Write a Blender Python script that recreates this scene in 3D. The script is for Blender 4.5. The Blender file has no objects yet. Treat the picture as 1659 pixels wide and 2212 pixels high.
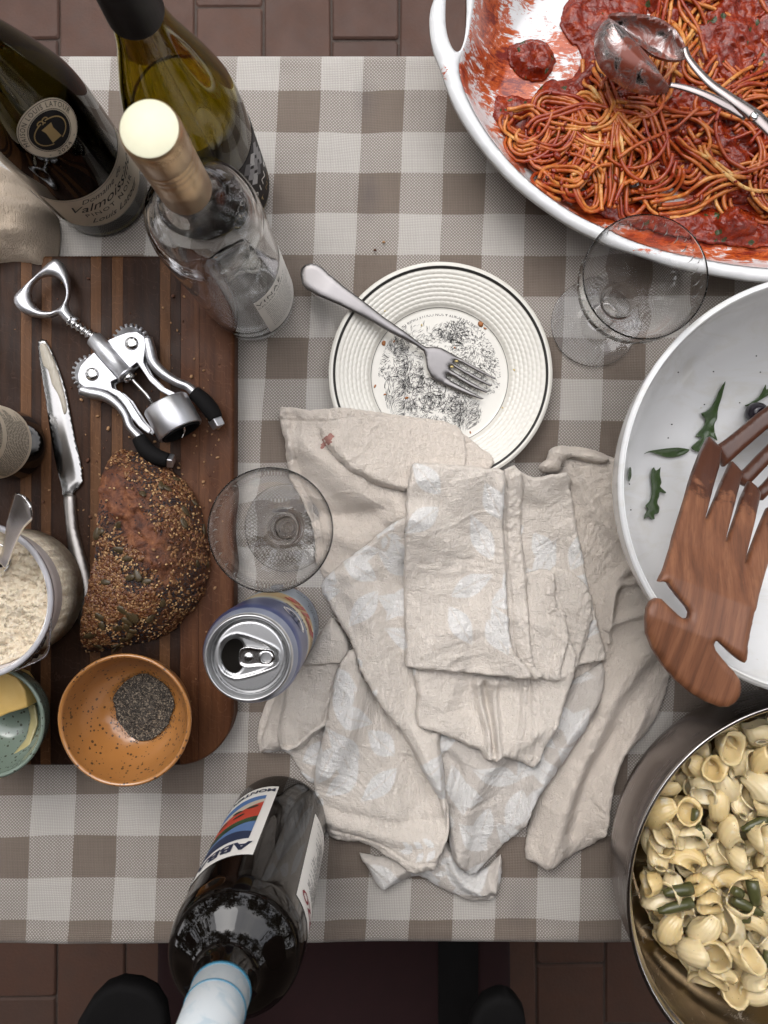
import bpy, bmesh, math, random
import numpy as np
from mathutils import Vector, Matrix, noise as mnoise
from mathutils.geometry import delaunay_2d_cdt
rnd = random.Random(7)
nrs = np.random.RandomState(11)
SC = bpy.context.scene
COL = SC.collection
pi = math.pi
R_ = math.radians

# ------------------------------------------------------------ camera
CAMZ, FPX, TILT = 0.66, 1660.0, math.atan(10 / 1660.0)
cd = bpy.data.cameras.new('camera')
cam = bpy.data.objects.new('camera', cd)
COL.objects.link(cam)
cam.location = (0, 0, CAMZ)
cam.rotation_euler = (TILT, 0, 0)
cd.sensor_fit = 'VERTICAL'; cd.sensor_height = 36.0; cd.lens = 36.0 * FPX / 2212.0
cd.clip_start = 0.01; cd.clip_end = 500
cd.dof.use_dof = True; cd.dof.focus_distance = 0.635; cd.dof.aperture_fstop = 13.0
SC.camera = cam
# ------------------------------------------------------------ world, sun
SUN_EL, SUN_AZ = R_(48), R_(24)       # azimuth measured from +Y towards -X
w = bpy.data.worlds.new("World"); SC.world = w; w.use_nodes = True
nt = w.node_tree; bg = nt.nodes['Background']
sky = nt.nodes.new('ShaderNodeTexSky'); sky.sky_type = 'NISHITA'; sky.sun_disc = False
sky.sun_elevation = SUN_EL; sky.sun_rotation = -SUN_AZ; sky.dust_density = 4.0; sky.air_density = 1.0
hs = nt.nodes.new('ShaderNodeHueSaturation'); hs.inputs['Saturation'].default_value = 0.38
nt.links.new(sky.outputs[0], hs.inputs['Color'])
# high thin overcast: an even, softly mottled cloud layer mixed over the clear sky
cn_ = nt.nodes.new('ShaderNodeTexNoise'); cn_.inputs['Scale'].default_value = 2.2; cn_.inputs['Detail'].default_value = 5
tc_ = nt.nodes.new('ShaderNodeTexCoord'); nt.links.new(tc_.outputs['Generated'], cn_.inputs['Vector'])
cr_ = nt.nodes.new('ShaderNodeValToRGB'); cr_.color_ramp.elements[0].position = .35; cr_.color_ramp.elements[0].color = (.50, .53, .60, 1); cr_.color_ramp.elements[1].position = .7; cr_.color_ramp.elements[1].color = (1, 1, 1, 1)
nt.links.new(cn_.outputs[0], cr_.inputs[0])
ml_ = nt.nodes.new('ShaderNodeMix'); ml_.data_type = 'RGBA'; ml_.blend_type = 'MULTIPLY'; ml_.inputs[0].default_value = 1.0; ml_.clamp_result = False
nt.links.new(cr_.outputs[0], ml_.inputs[6]); ml_.inputs[7].default_value = (40, 39, 38.4, 1)
mx_ = nt.nodes.new('ShaderNodeMix'); mx_.data_type = 'RGBA'; mx_.inputs[0].default_value = .65
nt.links.new(hs.outputs[0], mx_.inputs[6]); nt.links.new(ml_.outputs[2], mx_.inputs[7]); nt.links.new(mx_.outputs[2], bg.inputs[0])
bg.inputs[1].default_value = 0.15
sd = bpy.data.lights.new('sun', 'SUN'); sd.energy = 1.0; sd.angle = R_(30); sd.color = (1.0, .975, .95)
sun = bpy.data.objects.new('sun', sd); COL.objects.link(sun)
sun.rotation_euler = (Vector((-math.sin(SUN_AZ) * math.cos(SUN_EL), math.cos(SUN_AZ) * math.cos(SUN_EL), math.sin(SUN_EL)))).to_track_quat('Z', 'Y').to_euler()
vs = SC.view_settings; vs.view_transform = 'Standard'; vs.look = 'None'; vs.gamma = 1; vs.use_curve_mapping = False
vs.exposure = -0.02
SC.render.engine = 'CYCLES'
cy = SC.cycles; cy.use_denoising = True; cy.max_bounces = 12; cy.transmission_bounces = 10; cy.transparent_max_bounces = 16
cy.diffuse_bounces = 2; cy.glossy_bounces = 4; cy.sample_clamp_indirect = 6.0

# ------------------------------------------------------------ helpers
ct, st_ = math.cos(TILT), math.sin(TILT)
def P(px, py, z=0.0):
    dx, dy, dz = px - 829.5, 1106.0 - py, -FPX
    y = dy * ct - dz * st_; zz = dy * st_ + dz * ct
    t = (z - CAMZ) / zz
    return Vector((dx * t, y * t, z))
def PP(pts, z=0.0, f=None):
    return [P(*(f(*p) if f else p), z) for p in pts]
Z1 = lambda x, y: (x / 2.363, y / 2.363)
Z2 = lambda x, y: (x / 2.363, 486 + y / 2.363)
Z3 = lambda x, y: (x / 2.363, 918 + y / 2.363)
Z5 = lambda x, y: (864 + x / 2.087, y / 2.087)
ZR = lambda x, y: (1242 + x * .3907, 702 + y * .3907)
ZO = lambda x, y: (1242 + x * .3409, 1458 + y * .3409)
ZN = lambda x, y: (540 + x * .5207, 864 + y * .5207)
ZP = lambda x, y: (621 + x / 2.672, 513 + y / 2.672)

ORG = {}
def tag(o, label=None, cat=None, group=None, kind=None):
    if label: o['label'] = label
    if cat: o['category'] = cat
    if group: o['group'] = group
    if kind: o['kind'] = kind
    return o
def thing(name, label, cat, loc, group=None):
    o = bpy.data.objects.new(name, None); COL.objects.link(o)
    o.empty_display_size = .02
    o.location = loc; ORG[o.name] = Vector(loc)
    return tag(o, label, cat, group)
def mk(name, V, F, m, parent=None, org=None, smooth=True, label=None, fmat=None):
    V = np.asarray(V, dtype=float).reshape(-1, 3)
    if org is None:
        if parent is not None: org = ORG[parent.name]
        else: org = Vector(((V[:, 0].min() + V[:, 0].max()) / 2, (V[:, 1].min() + V[:, 1].max()) / 2, V[:, 2].min()))
    org = Vector(org)
    me = bpy.data.meshes.new(name)
    me.from_pydata((V - np.array(org)).tolist(), [], [tuple(int(i) for i in f) for f in F])
    for mm in (m if isinstance(m, (list, tuple)) else [m]): me.materials.append(mm)
    if fmat is not None: me.polygons.foreach_set('material_index', np.asarray(fmat, dtype=np.int32))
    if smooth: me.polygons.foreach_set('use_smooth', np.ones(len(me.polygons), dtype=bool))
    me.update()
    o = bpy.data.objects.new(name, me); COL.objects.link(o)
    ORG[o.name] = org
    if parent is not None:
        o.parent = parent; o.location = org - ORG[parent.name]
    else: o.location = org
    if label: o['label'] = label
    return o
def attr(o, name, vals):
    a = o.data.attributes.new(name, 'FLOAT', 'POINT'); a.data.foreach_set('value', np.asarray(vals, dtype=np.float32)); return a
def cattr(o, name, cols):
    a = o.data.attributes.new(name, 'FLOAT_COLOR', 'POINT')
    c = np.ones((len(cols), 4), dtype=np.float32); c[:, :3] = cols
    a.data.foreach_set('color', c.ravel())
def bevel(o, w, seg=2, ang=40):
    b = o.modifiers.new('bevel', 'BEVEL'); b.width = w; b.segments = seg; b.limit_method = 'ANGLE'; b.angle_limit = R_(ang)
    b.harden_normals = False
    return o
def copyobj(o, loc, rot=None, scale=None, parent=None, label=None):
    c = o.copy(); COL.objects.link(c)
    c.parent = parent
    c.location = loc
    if rot is not None: c.rotation_euler = rot
    if scale is not None: c.scale = scale if hasattr(scale, '__len__') else (scale,) * 3
    if label: c['label'] = label
    ORG[c.name] = Vector(loc)
    return c

class MB:
    def __init__(s): s.V = []; s.F = []
    def add(s, V, F):
        n = len(s.V); s.V.extend([tuple(v) for v in V]); s.F.extend([tuple(i + n for i in f) for f in F]); return s
    def build(s, name, m, parent=None, **k): return mk(name, s.V, s.F, m, parent, **k)

def lathe(prof, cx, cy, n=64, close=False, z0=0.0, fn=None):
    V = []; F = []; k = len(prof)
    for (r, z) in prof:
        for i in range(n):
            a = 2 * pi * i / n
            rr, zz = (r, z) if fn is None else fn(r, z, a)
            V.append((cx + rr * math.cos(a), cy + rr * math.sin(a), z0 + zz))
    m = k if close else k - 1
    for j in range(m):
        j2 = (j + 1) % k
        for i in range(n):
            i2 = (i + 1) % n
            F.append((j * n + i, j * n + i2, j2 * n + i2, j2 * n + i))
    return V, F
def capped(prof, cx, cy, n=64, z0=0.0, bottom=True, top=True):
    V, F = lathe(prof, cx, cy, n, z0=z0)
    k = len(prof)
    if bottom: F.append(tuple(reversed(range(n))))
    if top: F.append(tuple(range((k - 1) * n, k * n)))
    return V, F
def smooth_prof(prof, sub=5):
    P_ = [np.array(p, float) for p in prof]
    return [tuple(p) for p in catmull(P_, sub, False)]
def catmull(pts, sub=6, closed=False):
    pts = [np.array(p, float) for p in pts]; n = len(pts); out = []
    rng_ = range(n) if closed else range(n - 1)
    for i in rng_:
        p0 = pts[(i - 1) % n] if closed or i > 0 else 2 * pts[0] - pts[1]
        p1 = pts[i]; p2 = pts[(i + 1) % n]
        p3 = pts[(i + 2) % n] if closed or i + 2 < n else 2 * pts[-1] - pts[-2]
        for k in range(sub):
            t = k / sub
            out.append(.5 * ((2 * p1) + (-p0 + p2) * t + (2 * p0 - 5 * p1 + 4 * p2 - p3) * t * t + (-p0 + 3 * p1 - 3 * p2 + p3) * t ** 3))
    if not closed: out.append(pts[-1])
    return out
def tube(pts, rad, n=8, caps=True, flat=1.0, up=None):
    """swept tube with parallel transport; rad scalar or list; flat squashes along the second axis"""
    pts = [Vector(p) for p in pts]; k = len(pts)
    rr = rad if hasattr(rad, '__len__') else [rad] * k
    V = []; F = []
    T = []
    for i in range(k):
        a = pts[max(i - 1, 0)]; b = pts[min(i + 1, k - 1)]; t = (b - a)
        T.append(t.normalized() if t.length > 1e-9 else Vector((0, 0, 1)))
    u = (Vector(up) if up is not None else Vector((0, 0, 1)))
    if abs(u.dot(T[0])) > .95: u = Vector((1, 0, 0))
    for i in range(k):
        x = u.cross(T[i])
        if x.length < 1e-6: x = Vector((1, 0, 0)).cross(T[i])
        x.normalize(); y = T[i].cross(x).normalized()
        if up is None: u = y
        for j in range(n):
            a = 2 * pi * j / n
            V.append(pts[i] + x * (math.cos(a) * rr[i]) + y * (math.sin(a) * rr[i] * flat))
    for i in range(k - 1):
        for j in range(n):
            j2 = (j + 1) % n
            F.append((i * n + j, i * n + j2, (i + 1) * n + j2, (i + 1) * n + j))
    if caps:
        F.append(tuple(reversed(range(n)))); F.append(tuple(range((k - 1) * n, k * n)))
    return V, F
def box(x0, x1, y0, y1, z0, z1):
    V = [(x0, y0, z0), (x1, y0, z0), (x1, y1, z0), (x0, y1, z0), (x0, y0, z1), (x1, y0, z1), (x1, y1, z1), (x0, y1, z1)]
    F = [(0, 3, 2, 1), (4, 5, 6, 7), (0, 1, 5, 4), (1, 2, 6, 5), (2, 3, 7, 6), (3, 0, 4, 7)]
    return V, F
def inside(px, py, poly):
    """vectorised point in polygon"""
    px = np.asarray(px); py = np.asarray(py); c = np.zeros(px.shape, bool); n = len(poly)
    for i in range(n):
        x1, y1 = poly[i][0], poly[i][1]; x2, y2 = poly[(i + 1) % n][0], poly[(i + 1) % n][1]
        if y1 == y2: continue
        cond = ((y1 > py) != (y2 > py)) & (px < (x2 - x1) * (py - y1) / (y2 - y1) + x1)
        c ^= cond
    return c
def dseg(px, py, line, closed=False):
    px = np.asarray(px, float); py = np.asarray(py, float)
    d = np.full(px.shape, 1e9); n = len(line)
    for i in range(n if closed else n - 1):
        x1, y1 = line[i][0], line[i][1]; x2, y2 = line[(i + 1) % n][0], line[(i + 1) % n][1]
        vx, vy = x2 - x1, y2 - y1; L = vx * vx + vy * vy + 1e-15
        t = np.clip(((px - x1) * vx + (py - y1) * vy) / L, 0, 1)
        d = np.minimum(d, (px - x1 - t * vx) ** 2 + (py - y1 - t * vy) ** 2)
    return np.sqrt(d)
def resample(poly, h):
    out = []; n = len(poly)
    for i in range(n):
        a = np.array(poly[i][:2], float); b = np.array(poly[(i + 1) % n][:2], float)
        k = max(1, int(round(np.linalg.norm(b - a) / h)))
        for j in range(k): out.append(a + (b - a) * j / k)
    return out
def cdt(poly, h, holes=()):
    """fill a 2D outline with an even triangulation; returns pts (N,2), tris, and boundary loops as index lists"""
    B = resample(poly, h); H = [resample(q, h) for q in holes]
    bx = np.array(B); x0, y0 = bx.min(0); x1, y1 = bx.max(0)
    gx, gy = np.meshgrid(np.arange(x0, x1, h), np.arange(y0, y1, h * .87))
    gx = gx + (np.arange(gx.shape[0]) % 2)[:, None] * h * .5
    gx = gx.ravel(); gy = gy.ravel()
    ok = inside(gx, gy, B)
    for q in H: ok &= ~inside(gx, gy, q)
    gx = gx[ok]; gy = gy[ok]
    d = dseg(gx, gy, poly, True)
    for q in holes: d = np.minimum(d, dseg(gx, gy, q, True))
    ok = d > h * .45; gx = gx[ok]; gy = gy[ok]
    pts = [Vector((float(p[0]), float(p[1]))) for p in B]; E = []; n = len(B)
    E += [(i, (i + 1) % n) for i in range(n)]
    for q in H:
        s = len(pts); pts += [Vector((float(p[0]), float(p[1]))) for p in q]
        E += [(s + i, s + (i + 1) % len(q)) for i in range(len(q))]
    pts += [Vector((float(a), float(b))) for a, b in zip(gx, gy)]
    r = delaunay_2d_cdt(pts, E, [], 2 if holes else 1, 1e-7)
    V = np.array([(v.x, v.y) for v in r[0]]); T = np.array([f for f in r[2] if len(f) == 3])
    if holes:
        c = V[T].mean(1); ok = inside(c[:, 0], c[:, 1], poly)
        for q in holes: ok &= ~inside(c[:, 0], c[:, 1], q)
        T = T[ok]
    a = V[T[:, 0]]; b = V[T[:, 1]]; c = V[T[:, 2]]
    cr = (b[:, 0] - a[:, 0]) * (c[:, 1] - a[:, 1]) - (b[:, 1] - a[:, 1]) * (c[:, 0] - a[:, 0])
    T[cr < 0] = T[cr < 0][:, ::-1]
    return V, T
def bedges(T):
    s = {}
    for t in T:
        for i in range(3):
            a, b = int(t[i]), int(t[(i + 1) % 3]); s[(a, b)] = 1
    return [(a, b) for (a, b) in s if (b, a) not in s]
def slab(poly, h, ztop, zbot, holes=()):
    """solid with a curved top and bottom"""
    V, T = cdt([(p[0], p[1]) for p in poly], h, [[(p[0], p[1]) for p in q] for q in holes])
    n = len(V)
    zt = ztop(V[:, 0], V[:, 1]) if callable(ztop) else np.full(n, ztop)
    zb = zbot(V[:, 0], V[:, 1]) if callable(zbot) else np.full(n, zbot)
    VV = np.vstack([np.column_stack([V, zt]), np.column_stack([V, zb])])
    F = [tuple(t) for t in T] + [(t[2] + n, t[1] + n, t[0] + n) for t in T]
    for a, b in bedges(T): F.append((b, a, a + n, b + n))
    return VV, F
def fbm(x, y, z=0.0, s=1.0, o=4, seed=0.0):
    """value-noise fbm, vectorised"""
    x = np.asarray(x, float) * s + 17.3 + seed * 5.1; y = np.asarray(y, float) * s + 91.7 + seed * 3.7
    tot = np.zeros(np.broadcast(x, y).shape); amp = 1; norm = 0
    for k in range(o):
        xi = np.floor(x).astype(np.int64); yi = np.floor(y).astype(np.int64); xf = x - xi; yf = y - yi
        def hsh(a, b):
            q = (a * 374761393 + b * 668265263 + int(seed * 1013) + k * 7919) & 0x7fffffff
            q = ((q ^ (q >> 13)) * 1274126177) & 0x7fffffff
            return ((q ^ (q >> 16)) & 0xffff) / 65535.0
        u = xf * xf * (3 - 2 * xf); v = yf * yf * (3 - 2 * yf)
        tot += amp * ((hsh(xi, yi) * (1 - u) + hsh(xi + 1, yi) * u) * (1 - v) + (hsh(xi, yi + 1) * (1 - u) + hsh(xi + 1, yi + 1) * u) * v)
        norm += amp; amp *= .5; x = x * 2.03 + 3.1; y = y * 2.03 + 7.7
    return tot / norm * 2 - 1
def sstep(a, b, x):
    t = np.clip((np.asarray(x, float) - a) / (b - a), 0, 1); return t * t * (3 - 2 * t)

# ------------------------------------------------------------ material helpers
class NT:
    def __init__(s, name):
        s.m = bpy.data.materials.new(name); s.m.use_nodes = True; s.t = s.m.node_tree
        s.b = s.t.nodes['Principled BSDF']; s.out = s.t.nodes['Material Output']
    def n(s, typ, **k):
        nd = s.t.nodes.new('ShaderNode' + typ)
        for a, v in k.items(): setattr(nd, a, v)
        return nd
    def l(s, a, b): s.t.links.new(a, b)
    def v(s, sock, val):
        if isinstance(val, bpy.types.NodeSocket): s.l(val, sock)
        elif isinstance(val, tuple) and sock.type == 'RGBA': sock.default_value = (val[0], val[1], val[2], 1)
        else: sock.default_value = val
    def math(s, op, a, b=None, c=None, clamp=False):
        nd = s.n('Math', operation=op, use_clamp=clamp); s.v(nd.inputs[0], a)
        if b is not None: s.v(nd.inputs[1], b)
        if c is not None: s.v(nd.inputs[2], c)
        return nd.outputs[0]
    def mix(s, f, a, b, mode='MIX'):
        nd = s.n('Mix', data_type='RGBA', blend_type=mode, clamp_factor=True)
        s.v(nd.inputs[0], f); s.v(nd.inputs[6], a); s.v(nd.inputs[7], b); return nd.outputs[2]
    def coord(s, kind='Object', scale=None, rot=None):
        c = s.n('TexCoord').outputs[kind]
        if scale is not None or rot is not None:
            mp = s.n('Mapping'); s.l(c, mp.inputs[0])
            if scale is not None: mp.inputs['Scale'].default_value = scale if hasattr(scale, '__len__') else (scale,) * 3
            if rot is not None: mp.inputs['Rotation'].default_value = rot
            c = mp.outputs[0]
        return c
    def noise(s, scale, detail=3, rough=.55, vec=None, dist=0.0, col=False):
        nd = s.n('TexNoise'); nd.inputs['Scale'].default_value = scale; nd.inputs['Detail'].default_value = detail
        nd.inputs['Roughness'].default_value = rough; nd.inputs['Distortion'].default_value = dist
        s.l(vec if vec is not None else s.coord(), nd.inputs['Vector'])
        return nd.outputs[1 if col else 0]
    def voro(s, scale, vec=None, feature='F1', out=0, rand=1.0):
        nd = s.n('TexVoronoi', feature=feature); nd.inputs['Scale'].default_value = scale; nd.inputs['Randomness'].default_value = rand
        s.l(vec if vec is not None else s.coord(), nd.inputs['Vector']); return nd.outputs[out]
    def ramp(s, f, stops, interp='LINEAR'):
        nd = s.n('ValToRGB'); cr = nd.color_ramp; cr.interpolation = interp
        while len(cr.elements) > 1: cr.elements.remove(cr.elements[-1])
        for i, (p, c) in enumerate(stops):
            e = cr.elements[0] if i == 0 else cr.elements.new(p)
            e.position = p; c = c if hasattr(c, '__len__') else (c, c, c); e.color = (c[0], c[1], c[2], 1)
        s.l(f, nd.inputs[0]); return nd.outputs[0]
    def attr(s, name, out=2):
        nd = s.n('Attribute', attribute_name=name); return nd.outputs[out]
    def bump(s, h, strength=.3, dist=.001, nrm=None):
        nd = s.n('Bump'); nd.inputs['Strength'].default_value = strength; nd.inputs['Distance'].default_value = dist
        s.l(h, nd.inputs['Height'])
        if nrm is not None: s.l(nrm, nd.inputs['Normal'])
        return nd.outputs[0]
    def set(s, **k):
        names = dict(base='Base Color', rough='Roughness', metal='Metallic', trans='Transmission Weight', ior='IOR', coat='Coat Weight',
                     coatr='Coat Roughness', normal='Normal', sss='Subsurface Weight', spec='Specular IOR Level', sheen='Sheen Weight', alpha='Alpha', aniso='Anisotropic')
        for a, v in k.items(): s.v(s.b.inputs[names[a]], v)
        return s.m
def simple(name, base, rough=.5, metal=0.0, nscale=0, namt=.15, bscale=0, bstr=.2, bdist=.0005, **k):
    m = NT(name); c = base
    if nscale:
        f = m.noise(nscale, 4); c = m.mix(f, tuple(x * (1 - namt) for x in base), tuple(min(1, x * (1 + namt)) for x in base))
    if bscale: m.set(normal=m.bump(m.noise(bscale, 4), bstr, bdist))
    m.set(base=c, rough=rough, metal=metal, **k)
    return m.m

# ---- text as flat mesh
def text_mesh(txt, size, spacing=1.0, shear=0.0, bold=0.0, align='CENTER'):
    cu = bpy.data.curves.new('lettering', 'FONT'); cu.body = txt; cu.size = size; cu.align_x = align; cu.align_y = 'CENTER'
    cu.space_character = spacing; cu.shear = shear; cu.offset = bold; cu.resolution_u = 2
    ob = bpy.data.objects.new('lettering', cu); COL.objects.link(ob)
    dg = bpy.context.evaluated_depsgraph_get(); me = bpy.data.meshes.new_from_object(ob.evaluated_get(dg))
    V = [(v.co.x, v.co.y) for v in me.vertices]; F = [tuple(p.vertices) for p in me.polygons]
    bpy.data.objects.remove(ob); bpy.data.curves.remove(cu); bpy.data.meshes.remove(me)
    return V, F
class Surf:
    """surface of revolution: maps (u, v) metres on a label to world"""
    def __init__(s, prof, cx, cy, z0=0.0): s.z = [p[1] for p in prof]; s.r = [p[0] for p in prof]; s.cx, s.cy, s.z0 = cx, cy, z0
    def rad(s, z): return float(np.interp(z, s.z, s.r))
    def at(s, az, z, off=.0003):
        r = s.rad(z) + off; return (s.cx + r * math.cos(az), s.cy + r * math.sin(az), s.z0 + z)
    def put(s, uv, az, zc, off=.0003, vs=1.0, R=None):
        R = R or s.rad(zc)
        sl = (s.rad(zc + .004) - s.rad(zc - .004)) / .008; k = 1 / math.sqrt(1 + sl * sl)
        return [s.at(az + u / R, zc + v * vs * k, off) for u, v in uv]
    def patch(s, az, zc, w, h, off=.0002, nu=24, nv=6):
        uv = [((i / nu - .5) * w, (j / nv - .5) * h) for j in range(nv + 1) for i in range(nu + 1)]
        F = [(j * (nu + 1) + i, j * (nu + 1) + i + 1, (j + 1) * (nu + 1) + i + 1, (j + 1) * (nu + 1) + i) for j in range(nv) for i in range(nu)]
        return s.put(uv, az, zc, off), F
    def text(s, mb, txt, size, az, zc, u0=0, v0=0, off=.0005, **k):
        V, F = text_mesh(txt, size, **k); mb.add(s.put([(x + u0, y + v0) for x, y in V], az, zc, off), F)
def bend_arc(V, R, phi0=0.0, inward=False):
    out = []
    for x, y in V:
        if not inward: a = phi0 + x / R; out.append(((R + y) * math.sin(a), (R + y) * math.cos(a)))
        else: a = phi0 - x / R; out.append(((R - y) * math.sin(a), (R - y) * math.cos(a)))
    return out
# ============================================================ SETTING
FLOOR = -0.74
# ---- terrace ground and pavers
m = NT('mortar'); m.set(base=m.mix(m.noise(60, 5), (.050, .036, .030), (.105, .080, .066)), rough=.95, normal=m.bump(m.noise(220, 5), .8, .003)); M_mortar = m.m
V, F = box(-14, 14, -14, 14, FLOOR - .2, FLOOR - .055)
tag(mk('ground', V, F, M_mortar, smooth=False, org=(0, 0, FLOOR)), kind='structure')
m = NT('paver')
rv = m.n('ObjectInfo').outputs['Random']
oc = m.coord()
base = m.ramp(rv, [(0, (.100, .047, .031)), (.35, (.115, .056, .037)), (.7, (.094, .052, .038)), (1, (.140, .066, .042))])
base = m.mix(m.math('MULTIPLY', m.noise(26, 6, .65, m.n('NewGeometry').outputs['Position']), .75), base, (.065, .048, .042))
m.set(base=base, rough=m.ramp(m.noise(14, 4), [(.3, .45), (.8, .85)]), spec=.25, normal=m.bump(m.noise(180, 6, .6, m.n('NewGeometry').outputs['Position']), .45, .002)); M_paver = m.m
path = tag(mk('pavement', *box(-2.6, 2.6, -2.6, 2.6, FLOOR - .05, FLOOR - .0055), M_mortar, smooth=False, org=(0, 0, FLOOR)), kind='structure')
def paver_mesh(seed):
    rr = random.Random(seed); W, L = .1212, .2462; n = 5; V = []; F = []
    out = []
    for (sx, sy) in ((-1, -1), (1, -1), (1, 1), (-1, 1)):
        for k in range(3):
            a = {(-1, -1): pi, (1, -1): 1.5 * pi, (1, 1): 0, (-1, 1): .5 * pi}[(sx, sy)] + k * pi / 4
            out.append((sx * (W / 2 - .005) + .005 * math.cos(a) + rr.uniform(-.0009, .0009), sy * (L / 2 - .005) + .005 * math.sin(a) + rr.uniform(-.0009, .0009)))
    k = len(out)
    for (sc, z) in ((1.0, -.03), (1.0, -.0035), (.972, 0.0)):
        for x, y in out: V.append((x * sc if sc == 1 else x - math.copysign(.003, x), y if sc == 1 else y - math.copysign(.003, y), z))
    for j in range(2):
        for i in range(k): F.append((j * k + i, j * k + (i + 1) % k, (j + 1) * k + (i + 1) % k, (j + 1) * k + i))
    F.append(tuple(range(2 * k, 3 * k)))
    return V, F
protos = []
x0p = P(715, 60, FLOOR).x
PW = .1245; PLn = .2495
cnt = 0
for ci in range(-10, 11):
    xc = x0p + (ci + .5) * PW
    off = [.0, .11, .17, .06, .20][ci % 5] * PLn / .25
    for ri in range(-6, 7):
        yc = ri * PLn + off
        if abs(xc) > .95 or yc > 1.15 or yc < -1.15 or (abs(yc) < .28): continue
        if len(protos) < 4:
            V, F = paver_mesh(cnt); o = mk('paver', V, F, M_paver, None, org=(0, 0, 0), smooth=False); protos.append(o)
            o.parent = path; o.location = (xc, yc, rnd.uniform(-.0015, .0015))
        else:
            copyobj(protos[cnt % 4], (xc, yc, rnd.uniform(-.0018, .0018)), (rnd.uniform(-.006, .006), rnd.uniform(-.006, .006), rnd.uniform(-.008, .008)), None, path)
        cnt += 1

# ---- dark mass of trees round the terrace (seen in the bottles and the glass)
m = NT('tree_foliage')
fc = m.mix(m.n('ObjectInfo').outputs['Random'], (.05, .065, .028), (.07, .085, .035))
fc = m.mix(m.noise(1.4, 3, vec=m.n('NewGeometry').outputs['Position']), (.04, .055, .022), (.09, .11, .045))
m.set(base=fc, rough=.7); M_fol = m.m
M_bark = simple('tree_bark', (.06, .045, .032), .9, nscale=8, namt=.4)
V = []; F = []; FM = []
tr = np.random.RandomState(5)
for k in range(15):
    a = 2 * pi * k / 15 + tr.uniform(-.1, .1); R = tr.uniform(5.6, 6.6); H = tr.uniform(6.3, 7.8) - 2.4 * max(0, math.sin(a))
    cx, cy_ = R * math.cos(a), R * math.sin(a)
    tv, tf = tube([(cx, cy_, FLOOR - .1), (cx + .1, cy_, 1.5), (cx, cy_ + .1, 3.2)], [.22, .17, .1], 8)
    n0 = len(V); V += [tuple(v) for v in tv]; F += [tuple(i + n0 for i in f) for f in tf]; FM += [1] * len(tf)
    cl = [(cx + tr.normal() * .7, cy_ + tr.normal() * .7, tr.uniform(-.2, H)) for _ in range(32)]
    for c in cl:
        for q in range(55):
            d = tr.normal(size=3); d /= np.linalg.norm(d); rr = .85 * tr.uniform(.5, 1)
            p = np.array(c) + d * rr; s = tr.uniform(.10, .24)
            u = tr.normal(size=3); u /= np.linalg.norm(u); v = np.cross(u, d); v /= np.linalg.norm(v) + 1e-6
            n0 = len(V); V += [tuple(p - u * s), tuple(p + v * s * .6), tuple(p + u * s), tuple(p - v * s * .6)]
            F.append((n0, n0 + 1, n0 + 2, n0 + 3)); FM.append(0)
tag(mk('tree_line', V, F, [M_fol, M_bark], fmat=FM, org=(0, 0, FLOOR)), 'dark mass of trees standing all round the terrace', kind='stuff')

# ---- table under the cloth
YT, YB = P(800, 121, 0).y, P(700, 2036, 0).y
XL, XR = -.62, .66
M_wood_t = simple('table_wood', (.16, .09, .05), .6, nscale=12, namt=.3)
table = thing('dining_table', 'wooden terrace table hidden under the checked cloth', 'table', (0, (YT + YB) / 2, FLOOR))
mk('table_top', *box(XL + .004, XR - .004, YB + .004, YT - .004, -.035, -.0035), M_wood_t, table, smooth=False)
for sx in (XL + .06, XR - .06):
    for sy in (YB + .06, YT - .06):
        mk('leg', *box(sx - .035, sx + .035, sy - .035, sy + .035, FLOOR, -.036), M_wood_t, table, smooth=False)

# ---- checked tablecloth
S_X, S_Y, SKEW = .0728, .0714, .0456
m = NT('checked_cloth')
sp = m.n('SeparateXYZ'); uvn = m.attr('flat', 1)
m.l(uvn, sp.inputs[0]); X, Y = sp.outputs[0], sp.outputs[1]
wob = m.noise(9, 2, vec=uvn, col=True); ws = m.n('SeparateXYZ'); m.l(wob, ws.inputs[0])
Xs = m.math('SUBTRACT', X, m.math('MULTIPLY', Y, SKEW))
Xs = m.math('ADD', Xs, m.math('MULTIPLY', m.math('SUBTRACT', ws.outputs[0], .5), .006))
Yw = m.math('ADD', Y, m.math('MULTIPLY', m.math('SUBTRACT', ws.outputs[1], .5), .006))
TH = .00140
tx = m.math('DIVIDE', Xs, TH); ty = m.math('DIVIDE', Yw, TH)
ix = m.math('FLOOR', tx); iy = m.math('FLOOR', ty)
over = m.math('MODULO', m.math('ABSOLUTE', m.math('ADD', ix, iy)), 2.0)
over = m.math('ROUND', over)
sx_ = m.math('LESS_THAN', m.math('FRACT', m.math('DIVIDE', m.math('SUBTRACT', Xs, .0739), S_X)), .5)
sy_ = m.math('LESS_THAN', m.math('FRACT', m.math('DIVIDE', m.math('SUBTRACT', Yw, .2967), S_Y)), .5)
white, taupe = (.64, .61, .565), (.150, .110, .082)
slubx = m.noise(1.0, 2, vec=m.coord('Object', (640, 12, 1))); sluby = m.noise(1.0, 2, vec=m.coord('Object', (12, 640, 1)))
cw = m.mix(sx_, taupe, white); cf = m.mix(sy_, taupe, white)
cw = m.mix(m.math('MULTIPLY', slubx, .5), cw, (.33, .28, .235)); cf = m.mix(m.math('MULTIPLY', sluby, .5), cf, (.33, .28, .235))
bc = m.mix(m.math('ADD', .19, m.math('MULTIPLY', over, .62)), cw, cf)
hx = m.math('SINE', m.math('MULTIPLY', m.math('FRACT', tx), pi)); hy = m.math('SINE', m.math('MULTIPLY', m.math('FRACT', ty), pi))
hh = m.math('MULTIPLY', hx, hy)
bc = m.mix(m.math('MULTIPLY', m.math('SUBTRACT', 1.0, m.math('POWER', hh, .55)), .50), bc, (.075, .060, .050))
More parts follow.
